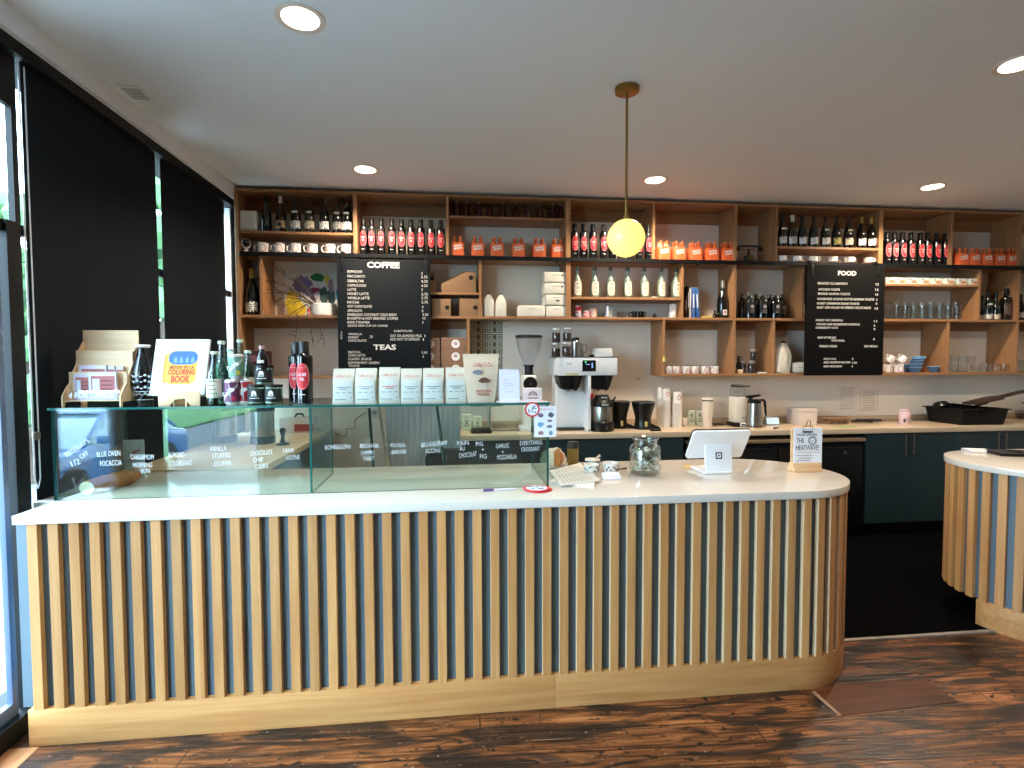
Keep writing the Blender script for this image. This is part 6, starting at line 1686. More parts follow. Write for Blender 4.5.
for z, r in ((0.022, .0372), (0.06, .0438)):
    m.tube([((r + .001) * sin(-1.6 + 3.2 * i / 14), -(r + .001) * cos(-1.6 + 3.2 * i / 14), z) for i in range(15)], 0.002, 5)
m.build('floral_pattern', mat('pattern_white', (206, 214, 222), 0.6), t)

# colouring book on a ply stand
bx0, bx1 = ax(148.9, 395, 2.60), ax(204.2, 395, 2.60)
w = (bx1 - bx0) / 2
zb = at(176, 395.2, Y=2.60).z - GZ
t = thing('colouring_book', 'white square colouring book with a blue and yellow cover picture on a ply stand', 'book', ((bx0 + bx1) / 2, 2.60, GZ + zb))
L = 0.272
M = Matrix.Rotation(radians(-16), 4, 'X')
MB().box(-w, w, 0, 0.014, 0, L, 0.001, M=M).build('cover', mat('book_white', (212, 217, 224), 0.5), t)
MB().box(w - 0.0006, w + 0.0004, 0.002, 0.0125, 0.003, L - 0.003, M=M).build('page_block', mat('page_edge', (206, 206, 208), 0.8), t)
def rr_(u0, u1, v0, v1, r, n=5):
    o = []
    for cx0, cy0, s in ((u1 - r, v1 - r, 0), (u0 + r, v1 - r, pi / 2), (u0 + r, v0 + r, pi), (u1 - r, v0 + r, 1.5 * pi)):
        o += [(cx0 + r * cos(s + k * pi / 2 / n), cy0 + r * sin(s + k * pi / 2 / n)) for k in range(n + 1)]
    return o
cv = MB(); cv.prism(rr_(-w * .52, w * .62, L * .19, L * .78, 0.03), -0.0012, 0, 'xz', M=M); cp = cv.build('yellow_case', mat('cover_yellow', (238, 192, 78), 0.6), t)
MB().prism(rr_(-w * .60, -w * .30, L * .21, L * .74, 0.02), -0.0010, 0, 'xz', M=M).build('yellow_side', mat('cover_amber', (214, 156, 52), 0.6), t)
MB().prism(rr_(-w * .44, w * .62, L * .54, L * .78, 0.03), -0.0020, -0.0012, 'xz', M=M).build('blue_field', mat('cover_blue', (58, 110, 200), 0.6), t)
m = MB()
for k in range(4): m.prism([(w * (-.24 + .21 * k), L * .57), (w * (-.12 + .21 * k), L * .57), (w * (-.12 + .21 * k), L * .63), (w * (-.18 + .21 * k), L * .69), (w * (-.24 + .21 * k), L * .63)], -0.0026, -0.0020, 'xz', M=M)
m.build('pale_doodle', mat('cover_pale_blue', (120, 160, 222), 0.6), t)
for s, v, ww, hh, c in (('MOON IN LA', .49, .90, 0.017, 'cover_orange'), ('COLORING', .405, .98, 0.028, 'cover_red'), ('BOOK', .28, .70, 0.036, 'cover_red')):
    o = text('cover_lettering', s, (0, 0, 0), mat(c, (214, 92, 52) if c == 'cover_red' else (190, 110, 46), 0.6), t, width=w * ww, height=hh, bold=0.05, ext=0.0004)
    v3 = M @ Vector((w * .08, -0.0022, L * v)); o.location = v3; o.rotation_euler = (pi / 2 - radians(16), 0, 0)
ts = thing('book_stand', 'small curved ply stand holding the colouring book', 'stand', ((bx0 + bx1) / 2 + 0.036, 2.545, GZ))
wz = 0.088
MB().prism([(-wz, 0), (-wz * .45, 0), (-wz * .2, 0.026), (wz * .25, 0.030), (wz * .55, 0.0), (wz, 0), (wz * 1.02, 0.05), (wz * .9, 0.062), (-wz * .95, 0.062), (-wz * 1.02, 0.05)], 0, 0.007, 'xz', bev=0.001).build('front_plate', PLY(), ts)
MB().box(-wz * .92, wz * .92, 0.006, 0.085, 0.036, 0.043, 0.001).build('shelf_plate', PLY(), ts)
MB().prism([(0.006, 0), (0.10, 0), (0.10, 0.012), (0.06, 0.036), (0.006, 0.036)], -0.03, -0.023, 'yz').prism([(0.006, 0), (0.10, 0), (0.10, 0.012), (0.06, 0.036), (0.006, 0.036)], 0.023, 0.03, 'yz').build('brace', PLY(), ts)

# soda bottles, cans, black-label jars, oil bottles
AQ = glass('aqua_bottle_glass', (206, 230, 220), refl=0.08, power=2.6)
AQL = mat('aqua_liquid', (120, 156, 142), 0.15, coat=0.4)
def soda(label, px, y, H, lab, group='soda bottles on the glass case'):
    t = thing('soda_bottle', label, 'bottle', (ax(px, 400, y), y, GZ), group=group)
    r = 0.036
    MB().lathe([(0, 0.003), (r * .92, 0), (r, 0.006), (r, H * .50), (r * .93, H * .58), (r * .55, H * .72), (r * .40, H * .82), (r * .38, H * .95)], n=24).build('bottle_body', AQ, t)
    MB().lathe([(0, 0.006), (r * .9, 0.006), (r * .93, H * .50), (r * .45, H * .70), (0, H * .72)], n=22).build('drink', AQ, t)
    MB().lathe([(r * .40, H * .945), (r * .46, H * .95), (r * .46, H * .985), (r * .40, H), (0, H)], n=18).build('crown_cap', mat('pale_green_cap', (186, 206, 190), 0.4), t)
    if lab == 'cream':
        l = MB().wrap(rect(-0.044, 0.044, 0.032, H * .49), r + 0.0006).build('paper_label', mat('soda_label', (222, 222, 200), 0.7), t)
        m = MB()
        for k in range(4): m.wrap(rect(-0.022 + .004 * (k % 2), 0.022 - .005 * (k % 3), 0.052 + .018 * k, 0.056 + .018 * k, 2), r + 0.001, rings=2)
        m.build('label_script', mat('label_ink', (96, 84, 62), 0.7), l)
    else:
        MB().wrap(rect(-0.036, 0.036, H * .38, H * .46), r + 0.0006).build('dark_label', mat('dark_label', (34, 40, 44), 0.5), t)
        MB().wrap(ell(0, H * .42, 0.014, 0.006, 12), r + 0.0011, rings=2).build('label_print', WLAB, t)
soda('pale green soda bottle with cream label, front left of the soda bottles', 215.5, 2.57, 0.245, 'cream')
soda('tall pale green bottle with dark label behind the front soda bottle', 223.0, 2.65, 0.296, 'dark')
soda('pale green soda bottle partly hidden behind the purple can', 231.5, 2.74, 0.262, 'cream')
soda('tall pale green bottle standing behind the green can', 241.5, 2.83, 0.31, 'dark')
soda('pale green soda bottle behind the red can', 249.0, 2.69, 0.252, 'cream')
def can(label, px, y, z, c, c2, dot):
    t = thing('drink_can', label, 'can', (ax(px, 395, y), y, GZ + z), group='drink cans on the glass case')
    r, h = 0.033, 0.116
    MB().lathe([(0, 0.004), (r * .74, 0), (r * .80, 0.002), (r, 0.012), (r, h - 0.012), (r * .84, h - 0.001), (r * .80, h), (r * .78, h - 0.004), (0, h - 0.004)], n=26).build('can_body', mat('can_silver', (206, 206, 208), 0.3, 0.6), t)
    MB().lathe([(r + 0.0004, 0.014), (r + 0.0004, h - 0.013)], n=26).build('can_sleeve', mat('can_%d_%d' % c[:2], c, 0.4, noise=0.1), t)
    MB().wrap([(-0.034, 0.016), (0.008, 0.016), (0.040, 0.085), (0.040, 0.10), (-0.002, 0.10), (-0.034, 0.04)], r + 0.001).build('pale_swoosh', mat('swoosh_%d_%d' % c2[:2], c2, 0.5), t)
    MB().wrap(ell(0.018, 0.030, 0.010, 0.010, 12), r + 0.0015, rings=2).build('fruit_print', mat('fruit_%d_%d' % dot[:2], dot, 0.5), t)
    o = text('can_lettering', 'Golda', (0, 0, 0), WLAB, t, width=0.056, height=0.024, bold=0.02, ext=0.0003)
    o.location = (-0.004, -r - 0.0022, 0.060); o.rotation_euler = (pi / 2, -radians(38), 0)
can('purple drink can on the glass case beside the front soda bottle', 232.2, 2.565, 0, (108, 56, 96), (188, 180, 186), (206, 50, 96))
can('red drink can on the glass case right of the purple can', 244.8, 2.60, 0, (176, 36, 48), (206, 196, 196), (150, 30, 40))
can('green drink can stacked on the purple and red cans', 237.4, 2.575, 0.1165, (104, 150, 128), (186, 190, 186), (210, 190, 70))
def bjar(label, px, y, z):
    t = thing('candle_jar', label, 'jar', (ax(px, 395, y), y, GZ + z), group='black label jars on the glass case')
    r, h = 0.040, 0.090
    MB().lathe([(0, 0), (r * .96, 0), (r, 0.004), (r, h - 0.012), (r * .96, h - 0.010)], n=26).build('jar_body', AQ, t)
    MB().lathe([(0, 0.006), (r * .92, 0.006), (r * .92, h - 0.02), (0, h - 0.02)], n=22).build('wax', mat('pale_wax', (186, 200, 190), 0.5), t)
    MB().lathe([(r * .98, h - 0.012), (r * 1.03, h - 0.012), (r * 1.03, h), (0, h)], n=26).build('lid', BLACK(), t)
    l = MB().wrap(rect(-0.050, 0.050, 0.012, h - 0.018), r + 0.0006).build('black_label', mat('label_black', (34, 36, 38), 0.6), t)
    m = MB().wrap([(-0.011, 0.044), (0.011, 0.044), (0.010, 0.056), (0.005, 0.063), (-0.005, 0.063), (-0.010, 0.056)], r + 0.0011, rings=2)
    m.wrap(rect(-0.013, 0.013, 0.039, 0.042, 2), r + 0.0011, rings=2).wrap(rect(-0.022, 0.022, 0.028, 0.031, 2), r + 0.0011, rings=2)
    m.build('label_print', WLAB, l)
bjar('lower left jar with black label on the glass case', 257.0, 2.575, 0)
bjar('lower right jar with black label on the glass case', 273.6, 2.575, 0)
bjar('jar with black label stacked on the two lower jars', 264.6, 2.575, 0.0905)
t = thing('mini_bottle', 'small dark bottle with pinkish cap on top of the stacked black label jars', 'bottle', (ax(262, 356, 2.575), 2.575, GZ + 0.181))
MB().lathe([(0, 0.002), (0.024, 0), (0.0265, 0.004), (0.0265, 0.030), (0.021, 0.048), (0.012, 0.064), (0.011, 0.078)], n=22).build('bottle_body', BLKG, t)
MB().lathe([(0.0112, 0.074), (0.013, 0.075), (0.013, 0.090), (0, 0.091)], n=18).build('bottle_cap', mat('rose_cap', (196, 150, 150), 0.4), t)
MB().wrap(rect(-0.016, 0.016, 0.008, 0.024, 2), 0.0269, rings=2).build('label_print', WLAB, t)
for lb, px, y, zz in (('black olive oil bottle with red oval label on the glass case, front one', 304.8, 2.575, 0), ('black olive oil bottle on the glass case, half behind the front one', 297.4, 2.648, 0)):
    o = dup(o0, (ax(px, 400, y), y, GZ), lb, 0, 'olive oil bottles on the glass case')
    o.scale = (1.12, 1.12, 0.96)

# bags of coffee
BP = mat('coffee_bag_paper', (204, 200, 182), 0.6, noise=0.03, scale=30, bump=0.15)
BPL = mat('coffee_bag_front', (206, 210, 202), 0.5, noise=0.02, scale=30, bump=0.1)
BE = mat('kraft_bag_side', (206, 190, 150), 0.7)
def cbag(label, loc, w, h, d, big=False, rz=0.0, red=False):
    t = thing('coffee_bag', label, 'bag', loc, rz, group=None if big else 'small coffee bags on the glass case')
    m = MB(); tt = bmesh.new(); rings = []
    for z, a, b, tp in ((0, 1, 1, 0), (0.04, 1.01, 1.04, 0), (0.45, 1.0, .95, 0), (0.72, 1.0, .70, 0), (0.86, 1.0, .36, 0), (0.92, 1.01, .12, 0), (1.0, 1.02 if not big else 1.15, .05, 0)):
        if big: a = 0.86 + 0.30 * z
        rings.append([tt.verts.new((w * a * u, d * b * v, h * z)) for u, v in ((-1, -.9), (-.55, -1), (0, -1.04), (.55, -1), (1, -.9), (1, .9), (0, 1), (-1, .9))])
    for k, (A, B) in enumerate(zip(rings, rings[1:])):
        for i in range(8):
            f = tt.faces.new((A[i], A[(i + 1) % 8], B[(i + 1) % 8], B[i]))
    tt.faces.new(rings[0][::-1]); tt.faces.new(rings[-1])
    m._merge(tt)
    m.build('bag_body', mat('big_bag_paper', (206, 188, 162), 0.65, noise=0.06, scale=24, bump=0.3) if big else BP, t, sharp=50)
    yf = lambda z: -d * (1.05 if z < .45 else 1.0 - (z - .45) * .9) - 0.0012
    RI = mat('logo_red', (196, 84, 84), 0.6)
    if not big:
        MB().prism([(-w * .9, h * .08), (w * .9, h * .08), (w * .88, h * .66), (-w * .88, h * .66)], -d * 1.06, -d * 1.0, 'xz', bev=0.002).build('front_panel', BPL, t)
        o = text('logo_script', "Coffee 'n Co", (0, 0, 0), RI, t, width=w * 1.45, height=0.014, shear=0.3, ext=0.0002); o.location = (0, -d * .80 - 0.003, h * .79); o.rotation_euler = (pi / 2 - 0.25, 0, 0)
        m = MB()
        for k, (z, a) in enumerate(((.62, .22), (.57, .12))): m.box(-w * a, w * a, yf(.5) - 0.0012, yf(.5), h * z, h * z + 0.005)
        m.build('small_emblem', mat('emblem_ink', (104, 112, 128), 0.7), t)
        m = MB()
        for z, a in ((.455, .70), (.40, .40)): m.box(-w * a, w * a, yf(.4) - 0.0014, yf(.4), h * z, h * z + 0.0035)
        m.build('blend_name', RI if red else mat('blend_ink', (128, 134, 134), 0.7), t)
        m = MB()
        for z, a, b in ((.30, -.7, -.35), (.30, -.1, .2), (.30, .45, .75), (.10, -.8, .3), (.14, .62, .8)): m.box(w * a, w * b, yf(.3) - 0.0014, yf(.3), h * z, h * z + 0.003)
        m.build('printed_lines', mat('blend_ink', (128, 134, 134), 0.7), t)
    else:
        o = text('logo_script', "Coffee 'n Co", (0, 0, 0), RI, t, width=w * 1.15, height=0.020, shear=0.3, ext=0.0002, bold=0.01); o.location = (w * .08, -d * .80 - 0.003, h * .775); o.rotation_euler = (pi / 2 - 0.25, 0, 0)
        MB().prism(blob(-w * .25, h * .62, w * .30, h * .05, 3), -d * .94 - 0.006, -d * .94 - 0.0045, 'xz').build('spoon_drawing', mat('spoon_grey', (128, 136, 146), 0.5, noise=0.3), t)
        MB().prism(blob(w * .18, h * .45, w * .34, h * .055, 6), -d * 1.06 - 0.0025, -d * 1.06 - 0.001, 'xz').build('coffee_drawing', mat('coffee_brown', (104, 66, 48), 0.6, noise=0.3), t)
        MB().tube([(w * .28, -d * 1.08, h * .38), (w * .38, -d * 1.08, h * .33), (w * .30, -d * 1.08, h * .31)], 0.0012, 5).build('steam_drawing', mat('spoon_grey', (128, 136, 146), 0.5), t)
        for s, z in (('WESTERN', .235), ('BLEND', .175)):
            o = text('blend_lettering', s, (0, 0, 0), mat('blend_red', (176, 70, 66), 0.6), t, width=w * (.98 if z > .2 else .72), height=0.011, ext=0.0002, bold=0.01); o.location = (w * .12, -d * 1.06 - 0.003, h * z)
        MB().box(-w * .15, w * .55, -d * 1.08, -d * 1.055, h * .135, h * .142).build('blend_line', INK(), t)
for i, px in enumerate((344.8, 366.9, 390.3, 411.8, 433.7, 456.1)):
    cbag('small white coffee bag with red script, %s of six on the glass case' % nth(i, 6), (ax(px, 400, 2.60), 2.60, GZ), 0.0492, (0.163, 0.165, 0.169, 0.162, 0.164, 0.167)[i], 0.034, red=i == 2, rz=(0.02, -0.03, 0.03, 0, -0.02, 0.03)[i])
cbag('large cream coffee bag with a spoon drawing, right of the small bags', (ax(481, 400, 2.59), 2.59, GZ), 0.076, 0.232, 0.045, True)
x0, x1 = ax(499.5, 400, 2.53), ax(519.8, 400, 2.53)
t = thing('notice_card', 'plain lilac white card with fine print standing right of the large coffee bag', 'card', ((x0 + x1) / 2, 2.53, GZ + 0.003))
w = (x1 - x0) / 2
M = Matrix.Rotation(radians(-8), 4, 'X')
MB().box(-w, w, 0, 0.0025, 0, 0.150, M=M).build('card_front', mat('lilac_white', (226, 224, 240), 0.6), t)
MB().box(-w, w, 0.042, 0.0445, 0, 0.150, M=Matrix.Rotation(radians(8), 4, 'X')).build('card_back', mat('lilac_white', (226, 224, 240), 0.6), t)
m = MB()
for z, a, b in ((.70, -.5, -.1), (.58, -.5, .25), (.50, -.5, .45), (.40, -.5, -.3), (.30, -.5, .35)): m.box(w * a, w * b, -0.001, 0, 0.15 * z, 0.15 * z + 0.002, M=M)
m.build('printed_lines', mat('lilac_ink', (158, 160, 186), 0.7), t)
p = at(521, 401, Z=GZ)
tag(MB().prism([(-0.13, -0.045), (0.12, -0.05), (0.11, 0.045), (-0.12, 0.05)], 0, 0.002, 'xy').build('paper_sheet', PAPER(), None, (ax(522, 401, 2.56), 2.56, GZ)), 'white sheet lying flat under the little pink box on the glass case', 'paper')
t = thing('pink_soap_box', 'little pale pink box with dark arch logo at the right end of the case', 'box', (ax(532, 398, 2.57), 2.57, GZ + 0.0025), -0.02)
MB().box(-0.046, 0.046, -0.028, 0.028, 0, 0.062, 0.002).build('box_body', mat('pale_pink_card', (226, 206, 204), 0.7), t)
m = MB()
m.tube([(0.019 * cos(a), -0.0285, 0.026 + 0.019 * sin(a)) for a in [pi * i / 12 for i in range(13)]], 0.0028, 6)
m.tube([(0.010 * cos(a), -0.0285, 0.026 + 0.010 * sin(a)) for a in [pi * i / 10 for i in range(11)]], 0.002, 6)
m.box(-0.026, 0.026, -0.029, -0.028, 0.012, 0.017)
m.build('arch_logo', mat('plum_ink', (120, 70, 72), 0.7), t)

# ------------------------------------------------------------------ on the white worktop
def on_wt(px, py): return at(px, py, Z=ZS)
# point of sale stand
p = on_wt(719.5, 473.5)
t = thing('sales_terminal', 'white tablet point of sale stand with a square logo, turned toward the staff', 'terminal', (p.x, p.y, ZS), 0.0)
t.scale = (1.06, 1.06, 1.06)
WP = mat('terminal_white', (234, 238, 242), 0.3, noise=0.01)
MB().prism(rr_(-0.070, 0.070, 0.006, 0.160, 0.014), 0.0, 0.014, 'xz', M=Matrix.Rotation(radians(-6), 4, 'X'), bev=0.002).build('stand_plate', WP, t)
MB().prism(rr_(-0.086, 0.07, -0.02, 0.150, 0.012), 0.0, 0.010, 'xy', bev=0.002, M=Matrix.Translation((0, 0.010, 0.001))).build('stand_foot', WP, t)
l = MB()
for q in ((-0.017, 0.017, 0.072, 0.078), (-0.017, 0.017, 0.100, 0.106), (-0.017, -0.011, 0.078, 0.100), (0.011, 0.017, 0.078, 0.100), (-0.004, 0.004, 0.085, 0.093)): l.box(q[0], q[1], -0.0012, 0.0004, q[2], q[3], M=Matrix.Rotation(radians(-6), 4, 'X'))
l.build('square_logo', mat('logo_charcoal', (54, 52, 62), 0.5), t)
M = Matrix.Translation((0.0, 0.075, 0.070)) @ Matrix.Rotation(radians(33), 4, 'X')
sc_ = MB().prism(rr_(-0.148, 0.152, 0.0, 0.178, 0.016), -0.008, 0.006, 'xz', M=M, bev=0.003).build('screen_back', WP, t)
MB().prism(rr_(-0.150, 0.154, -0.002, 0.180, 0.017), 0.006, 0.012, 'xz', M=M, bev=0.001).build('screen_bezel', BLACK(), t)
p = on_wt(690.5, 466.5)
t = tag(MB().prism([(-0.035, -0.03), (0.02, -0.035), (0.035, 0.03), (-0.03, 0.03)], 0, 0.0012, 'xy').build('yellow_note', mat('amber_note', (232, 194, 110), 0.8)), 'yellow paper note lying behind the white sales terminal', 'note')
t.location = (p.x, p.y, ZS)
# tip jar
p = on_wt(645, 474)
t = thing('tip_jar', 'big clear glass jar half full of crumpled banknotes on the counter', 'jar', (p.x, p.y, ZS))
JG = glass('tip_jar_glass', (249, 251, 250), refl=0.09, power=2.2)
prof = [(0, 0.004), (0.068, 0.0), (0.078, 0.008), (0.082, 0.03), (0.083, 0.125), (0.076, 0.148), (0.066, 0.158), (0.067, 0.185), (0.070, 0.188), (0.070, 0.194), (0.066, 0.194), (0.063, 0.160), (0.073, 0.146), (0.079, 0.12), (0.078, 0.03), (0.07, 0.010), (0, 0.012)]
MB().lathe(prof, n=40).build('jar_body', JG, t)
MB().tube([(0.068 * sin(2 * pi * i / 40), 0.068 * cos(2 * pi * i / 40), 0.191) for i in range(40)], 0.0035, 8, True).build('jar_rim', glass('jar_rim_glass', (248, 250, 250), refl=0.35, power=1.5), t)
text('embossed_script', 'Anchor', (0, -0.0845, 0.115), glass('emboss_glass', (242, 245, 245), refl=0.4, power=1.2), t, width=0.10, height=0.028, shear=0.3, bold=0.01)
r5 = random.Random(9)
m = MB()
for k in range(70):
    a, rr5, z = r5.uniform(0, 2 * pi), 0.062 * math.sqrt(r5.random()), 0.022 + 0.105 * r5.random() ** 1.15
    Q = Matrix.Translation((rr5 * cos(a), rr5 * sin(a), z)) @ Matrix.Rotation(r5.uniform(0, 6), 4, 'Z') @ Matrix.Rotation(r5.uniform(-1.2, 1.2), 4, 'X')
    tt = bmesh.new(); g = []
    for u in range(5):
        g.append([tt.verts.new(((u - 2) * 0.0085, (v - 1) * 0.011, 0.006 * math.sin(u * 1.7 + k) + 0.003 * v)) for v in range(3)])
    for u in range(4):
        for v in range(2): tt.faces.new((g[u][v], g[u + 1][v], g[u + 1][v + 1], g[u][v + 1]))
    for v in tt.verts:
        w_ = Q @ v.co; rad = math.hypot(w_.x, w_.y)
        if rad > 0.072: w_.x *= 0.072 / rad; w_.y *= 0.072 / rad
        w_.z = max(0.016, w_.z); v.co = w_
    m.m = k % 3
    m._merge(tt)
    for f in m.bm.faces[-8:]: f.material_index = k % 3
bl = m.build('crumpled_banknotes', [mat('note_pale', (240, 241, 228), 0.8, noise=0.25, scale=120), mat('note_green', (176, 184, 156), 0.8, noise=0.4, scale=120), mat('note_grey', (126, 134, 116), 0.8, noise=0.4, scale=120)], None, (p.x, p.y, ZS))
tag(bl, 'crumpled green and white banknotes filling the tip jar', 'banknotes', kind='stuff')
# drink special sign
q = on_wt(806, 471.5)
t = thing('drink_sign', 'hand drawn drink special card clipped on a small pine block', 'sign', (q.x, q.y, ZS), radians(-2))
PINE = wood('pine_block', (214, 170, 124), (232, 194, 150), 'X', rand=0)
MB().box(-0.078, 0.078, -0.02, 0.045, 0, 0.022, 0.002).box(-0.080, 0.080, -0.012, 0.03, 0.022, 0.048, 0.002).build('pine_base', PINE, t)
MB().box(-0.083, 0.072, 0.004, 0.012, 0.045, 0.236, 0.001).build('back_board', PINE, t)
MB().box(-0.072, 0.086, -0.002, 0.002, 0.046, 0.236).build('card_sheet', mat('sign_paper', (236, 238, 242), 0.7), t)
SI = mat('sign_ink', (66, 66, 76), 0.7)
for s, x, z, ww, hh in (('DRINK SPECIAL', 0.0, 0.200, 0.115, 0.013), ('THE', -0.038, 0.168, 0.044, 0.026), ('HEATWAVE!', 0.004, 0.130, 0.128, 0.028)):
    text('hand_lettering', s, (x, -0.0026, z), SI, t, width=ww, height=hh, ext=0.0003)
g = MB().tube([(0.031 + 0.019 * cos(a), -0.0028, 0.167 + 0.019 * sin(a)) for a in [2 * pi * i / 24 for i in range(24)]], 0.0018, 5, True)
for k in range(14):
    a = 2 * pi * k / 14
    g.tube([(0.031 + 0.021 * cos(a), -0.0028, 0.167 + 0.021 * sin(a)), (0.031 + 0.026 * cos(a), -0.0028, 0.167 + 0.026 * sin(a))], 0.0018, 4)
for x in (0.025, 0.037): g.ball(0.0018, (x, -0.0028, 0.170), n=8)
g.tube([(0.024, -0.0028, 0.163), (0.031, -0.0028, 0.159), (0.038, -0.0028, 0.163)], 0.0011, 5)
g.build('sun_drawing', SI, t)
g = MB().tube([(-0.055 + 0.008 * i, -0.0028, 0.105 + (0.002 if i % 2 else -0.002)) for i in range(17)], 0.0008, 4)
for z, a, b in ((0.088, -.06, .03), (0.073, -.045, .028), (0.060, -.058, .02)):
    g.tube([(a + (b - a) * i / 22, -0.0028, z + (0.003 if i % 2 else -0.003)) for i in range(23)], 0.0010, 4)
g.build('small_writing', SI, t)
c = MB().tube([(-0.026, -0.008, 0.218), (-0.026, -0.008, 0.246), (0.026, -0.008, 0.246), (0.026, -0.008, 0.218)], 0.0022, 6, True)
c.tube([(-0.013, -0.010, 0.246), (-0.010, -0.016, 0.268), (-0.006, -0.018, 0.276), (0.006, -0.018, 0.276), (0.010, -0.016, 0.268), (0.013, -0.010, 0.246)], 0.0018, 6)
c.box(-0.027, 0.027, -0.010, 0.014, 0.212, 0.217, 0.001)
c.build('binder_clip', mat('clip_bronze', (74, 62, 66), 0.35, 0.7), t)

# newspapers, pastry bag, olive tumbler, tasting cups, cards, stickers
NEWS = mat('newsprint', (226, 222, 216), 0.8, noise=0.05)
def flat(nm, label, cat, pxs, z, th, m, lines=None, group=None):
    P = [at(a, b, Z=ZS + z) for a, b in pxs]
    c = sum(P, Vector()) / len(P)
    t = thing(nm, label, cat, (c.x, c.y, ZS + z), group=group)
    MB().prism([(v.x - c.x, v.y - c.y) for v in P], 0, th, 'xy').build('folded_sheets', m, t)
    if lines:
        A, B, C_, D = [v - c for v in P]
        g = MB()
        for col in range(3):
            for r_ in range(9):
                u0, u1 = 0.08 + 0.31 * col, 0.33 + 0.31 * col
                v0 = 0.12 + 0.085 * r_
                f = lambda u, v: (A.lerp(B, v)).lerp(D.lerp(C_, v), u)
                a_, b_, c_, d_ = f(u0, v0), f(u1, v0), f(u1, v0 + 0.03), f(u0, v0 + 0.03)
                g.quad(*[(k.x, k.y, th + 0.0006) for k in (a_, b_, c_, d_)])
        g.build('printed_columns', mat('news_ink', (192, 188, 182), 0.8), t)
    return t
flat('newspaper', 'folded white newspaper lying lowest beside the right end of the glass case', 'newspaper', ((549, 484), (560, 476), (595, 483.5), (594, 488)), 0, 0.010, NEWS, None, 'newspapers on the counter')
flat('newspaper', 'open newspaper lying on the folded one beside the glass case', 'newspaper', ((549.5, 471), (580, 463.5), (600.8, 481), (560.5, 486)), 0.011, 0.004, NEWS, True, 'newspapers on the counter')
p = on_wt(556, 470)
t = thing('pastry_bag', 'crumpled paper bag with an orange brown pastry beside the glass case', 'bag', (p.x - 0.005, p.y + 0.05, ZS))
m = MB(); tt = bmesh.new()
bmesh.ops.create_icosphere(tt, subdivisions=3, radius=1)
for v in tt.verts:
    k = 1 + 0.16 * math.sin(9 * v.co.x + 5 * v.co.z) * math.cos(7 * v.co.y)
    v.co = Vector((v.co.x * 0.072 * k, v.co.y * 0.05 * k, max(0, v.co.z * 0.062 * k + 0.052)))
m._merge(tt); m.build('paper_bag', mat('crumpled_paper', (220, 204, 186), 0.8, noise=0.15, scale=40, bump=0.6), t)
m = MB(); tt = bmesh.new()
bmesh.ops.create_icosphere(tt, subdivisions=3, radius=1)
for v in tt.verts:
    k = 1 + 0.10 * math.sin(8 * v.co.x) + 0.06 * math.sin(14 * v.co.z)
    v.co = Vector((v.co.x * 0.03 * k + 0.018, v.co.y * 0.035 * k - 0.032, v.co.z * 0.05 * k + 0.062))
m._merge(tt); m.build('pastry', mat('baked_pastry', (186, 112, 54), 0.6, noise=0.35, scale=50, bump=0.5), t)
p = on_wt(573, 465)
t = thing('olive_tumbler', 'olive green insulated tumbler with a black lid on the counter', 'tumbler', (p.x, p.y, ZS))
MB().lathe([(0, 0), (0.030, 0), (0.032, 0.004), (0.0335, 0.10)], n=26).build('tumbler_body', mat('olive_enamel', (132, 108, 46), 0.35, noise=0.04), t)
MB().lathe([(0.0335, 0.099), (0.034, 0.102), (0.034, 0.118), (0.030, 0.130), (0.029, 0.136), (0, 0.137)], n=26).build('tumbler_lid', mat('brown_black_lid', (48, 40, 36), 0.4), t)
def bowl(label, px, py, r, h, m, dark=False):
    p = on_wt(px, py)
    t = thing('tasting_cup', label, 'cup', (p.x, p.y, ZS), group='little tasting cups on the counter')
    MB().lathe([(0, 0.003), (r * .62, 0), (r * .68, 0.004), (r * .93, h * .55), (r, h), (r * .96, h), (r * .88, h * .55), (r * .6, 0.008), (0, 0.008)], n=26).build('cup_body', m, t)
    g = MB()
    r7 = random.Random(int(px))
    for k in range(11):
        a = -1.3 + 0.26 * k; z = h * r7.uniform(.35, .80); q = r * (.80 + .20 * z / h) + 0.0012
        g.ball(0.0042 * r7.uniform(.7, 1.3), (q * sin(a), -q * cos(a), z), n=6, sz=1.2)
    g.build('dark_speckle', mat('speckle_ink', (70, 74, 92), 0.6), t)
    return t
bowl('dark tasting cup with pale rim behind the two speckled cups', 592.5, 470.3, 0.041, 0.060, mat('speckle_ink', (70, 74, 92), 0.6))
rim = bpy.data.objects  # the pale rim of the dark cup
t = [o for o in bpy.data.objects if o.get('label') == 'dark tasting cup with pale rim behind the two speckled cups'][0]
MB().lathe([(0.036, 0.057), (0.0415, 0.056), (0.042, 0.063), (0.038, 0.064)], n=26).build('pale_rim', CROCK, t)
MB().tube([(0.0, 0, 0.05), (0.028, -0.004, 0.074), (0.042, -0.006, 0.082)], [0.004, 0.005, 0.007], 8).build('tasting_spoon', mat('birch_spoon', (222, 196, 176), 0.6), t)
bowl('left speckled white tasting cup in front of the dark cup', 591.5, 474.2, 0.040, 0.056, CROCK)
bowl('right speckled white tasting cup beside the tip jar', 610.5, 473.2, 0.044, 0.058, CROCK)
p = on_wt(620.5, 470)
t = tag(MB().tube([(-0.02, 0, 0.006), (0.03, 0.012, 0.006)], [0.003, 0.004], 8).ball(0.006, (0.034, 0.013, 0.0065), n=10).build('coffee_stirrer', mat('dark_brown_stick', (70, 50, 42), 0.5)), 'short dark stirrer lying right of the right speckled cup', 'stirrer')
t.location = (p.x, p.y, ZS)
p = on_wt(612, 479.5)
t = thing('business_cards', 'small stack of white business cards in a holder before the tasting cups', 'cards', (p.x, p.y, ZS), 0.05)
t.scale = (0.9, 0.8, 0.7)
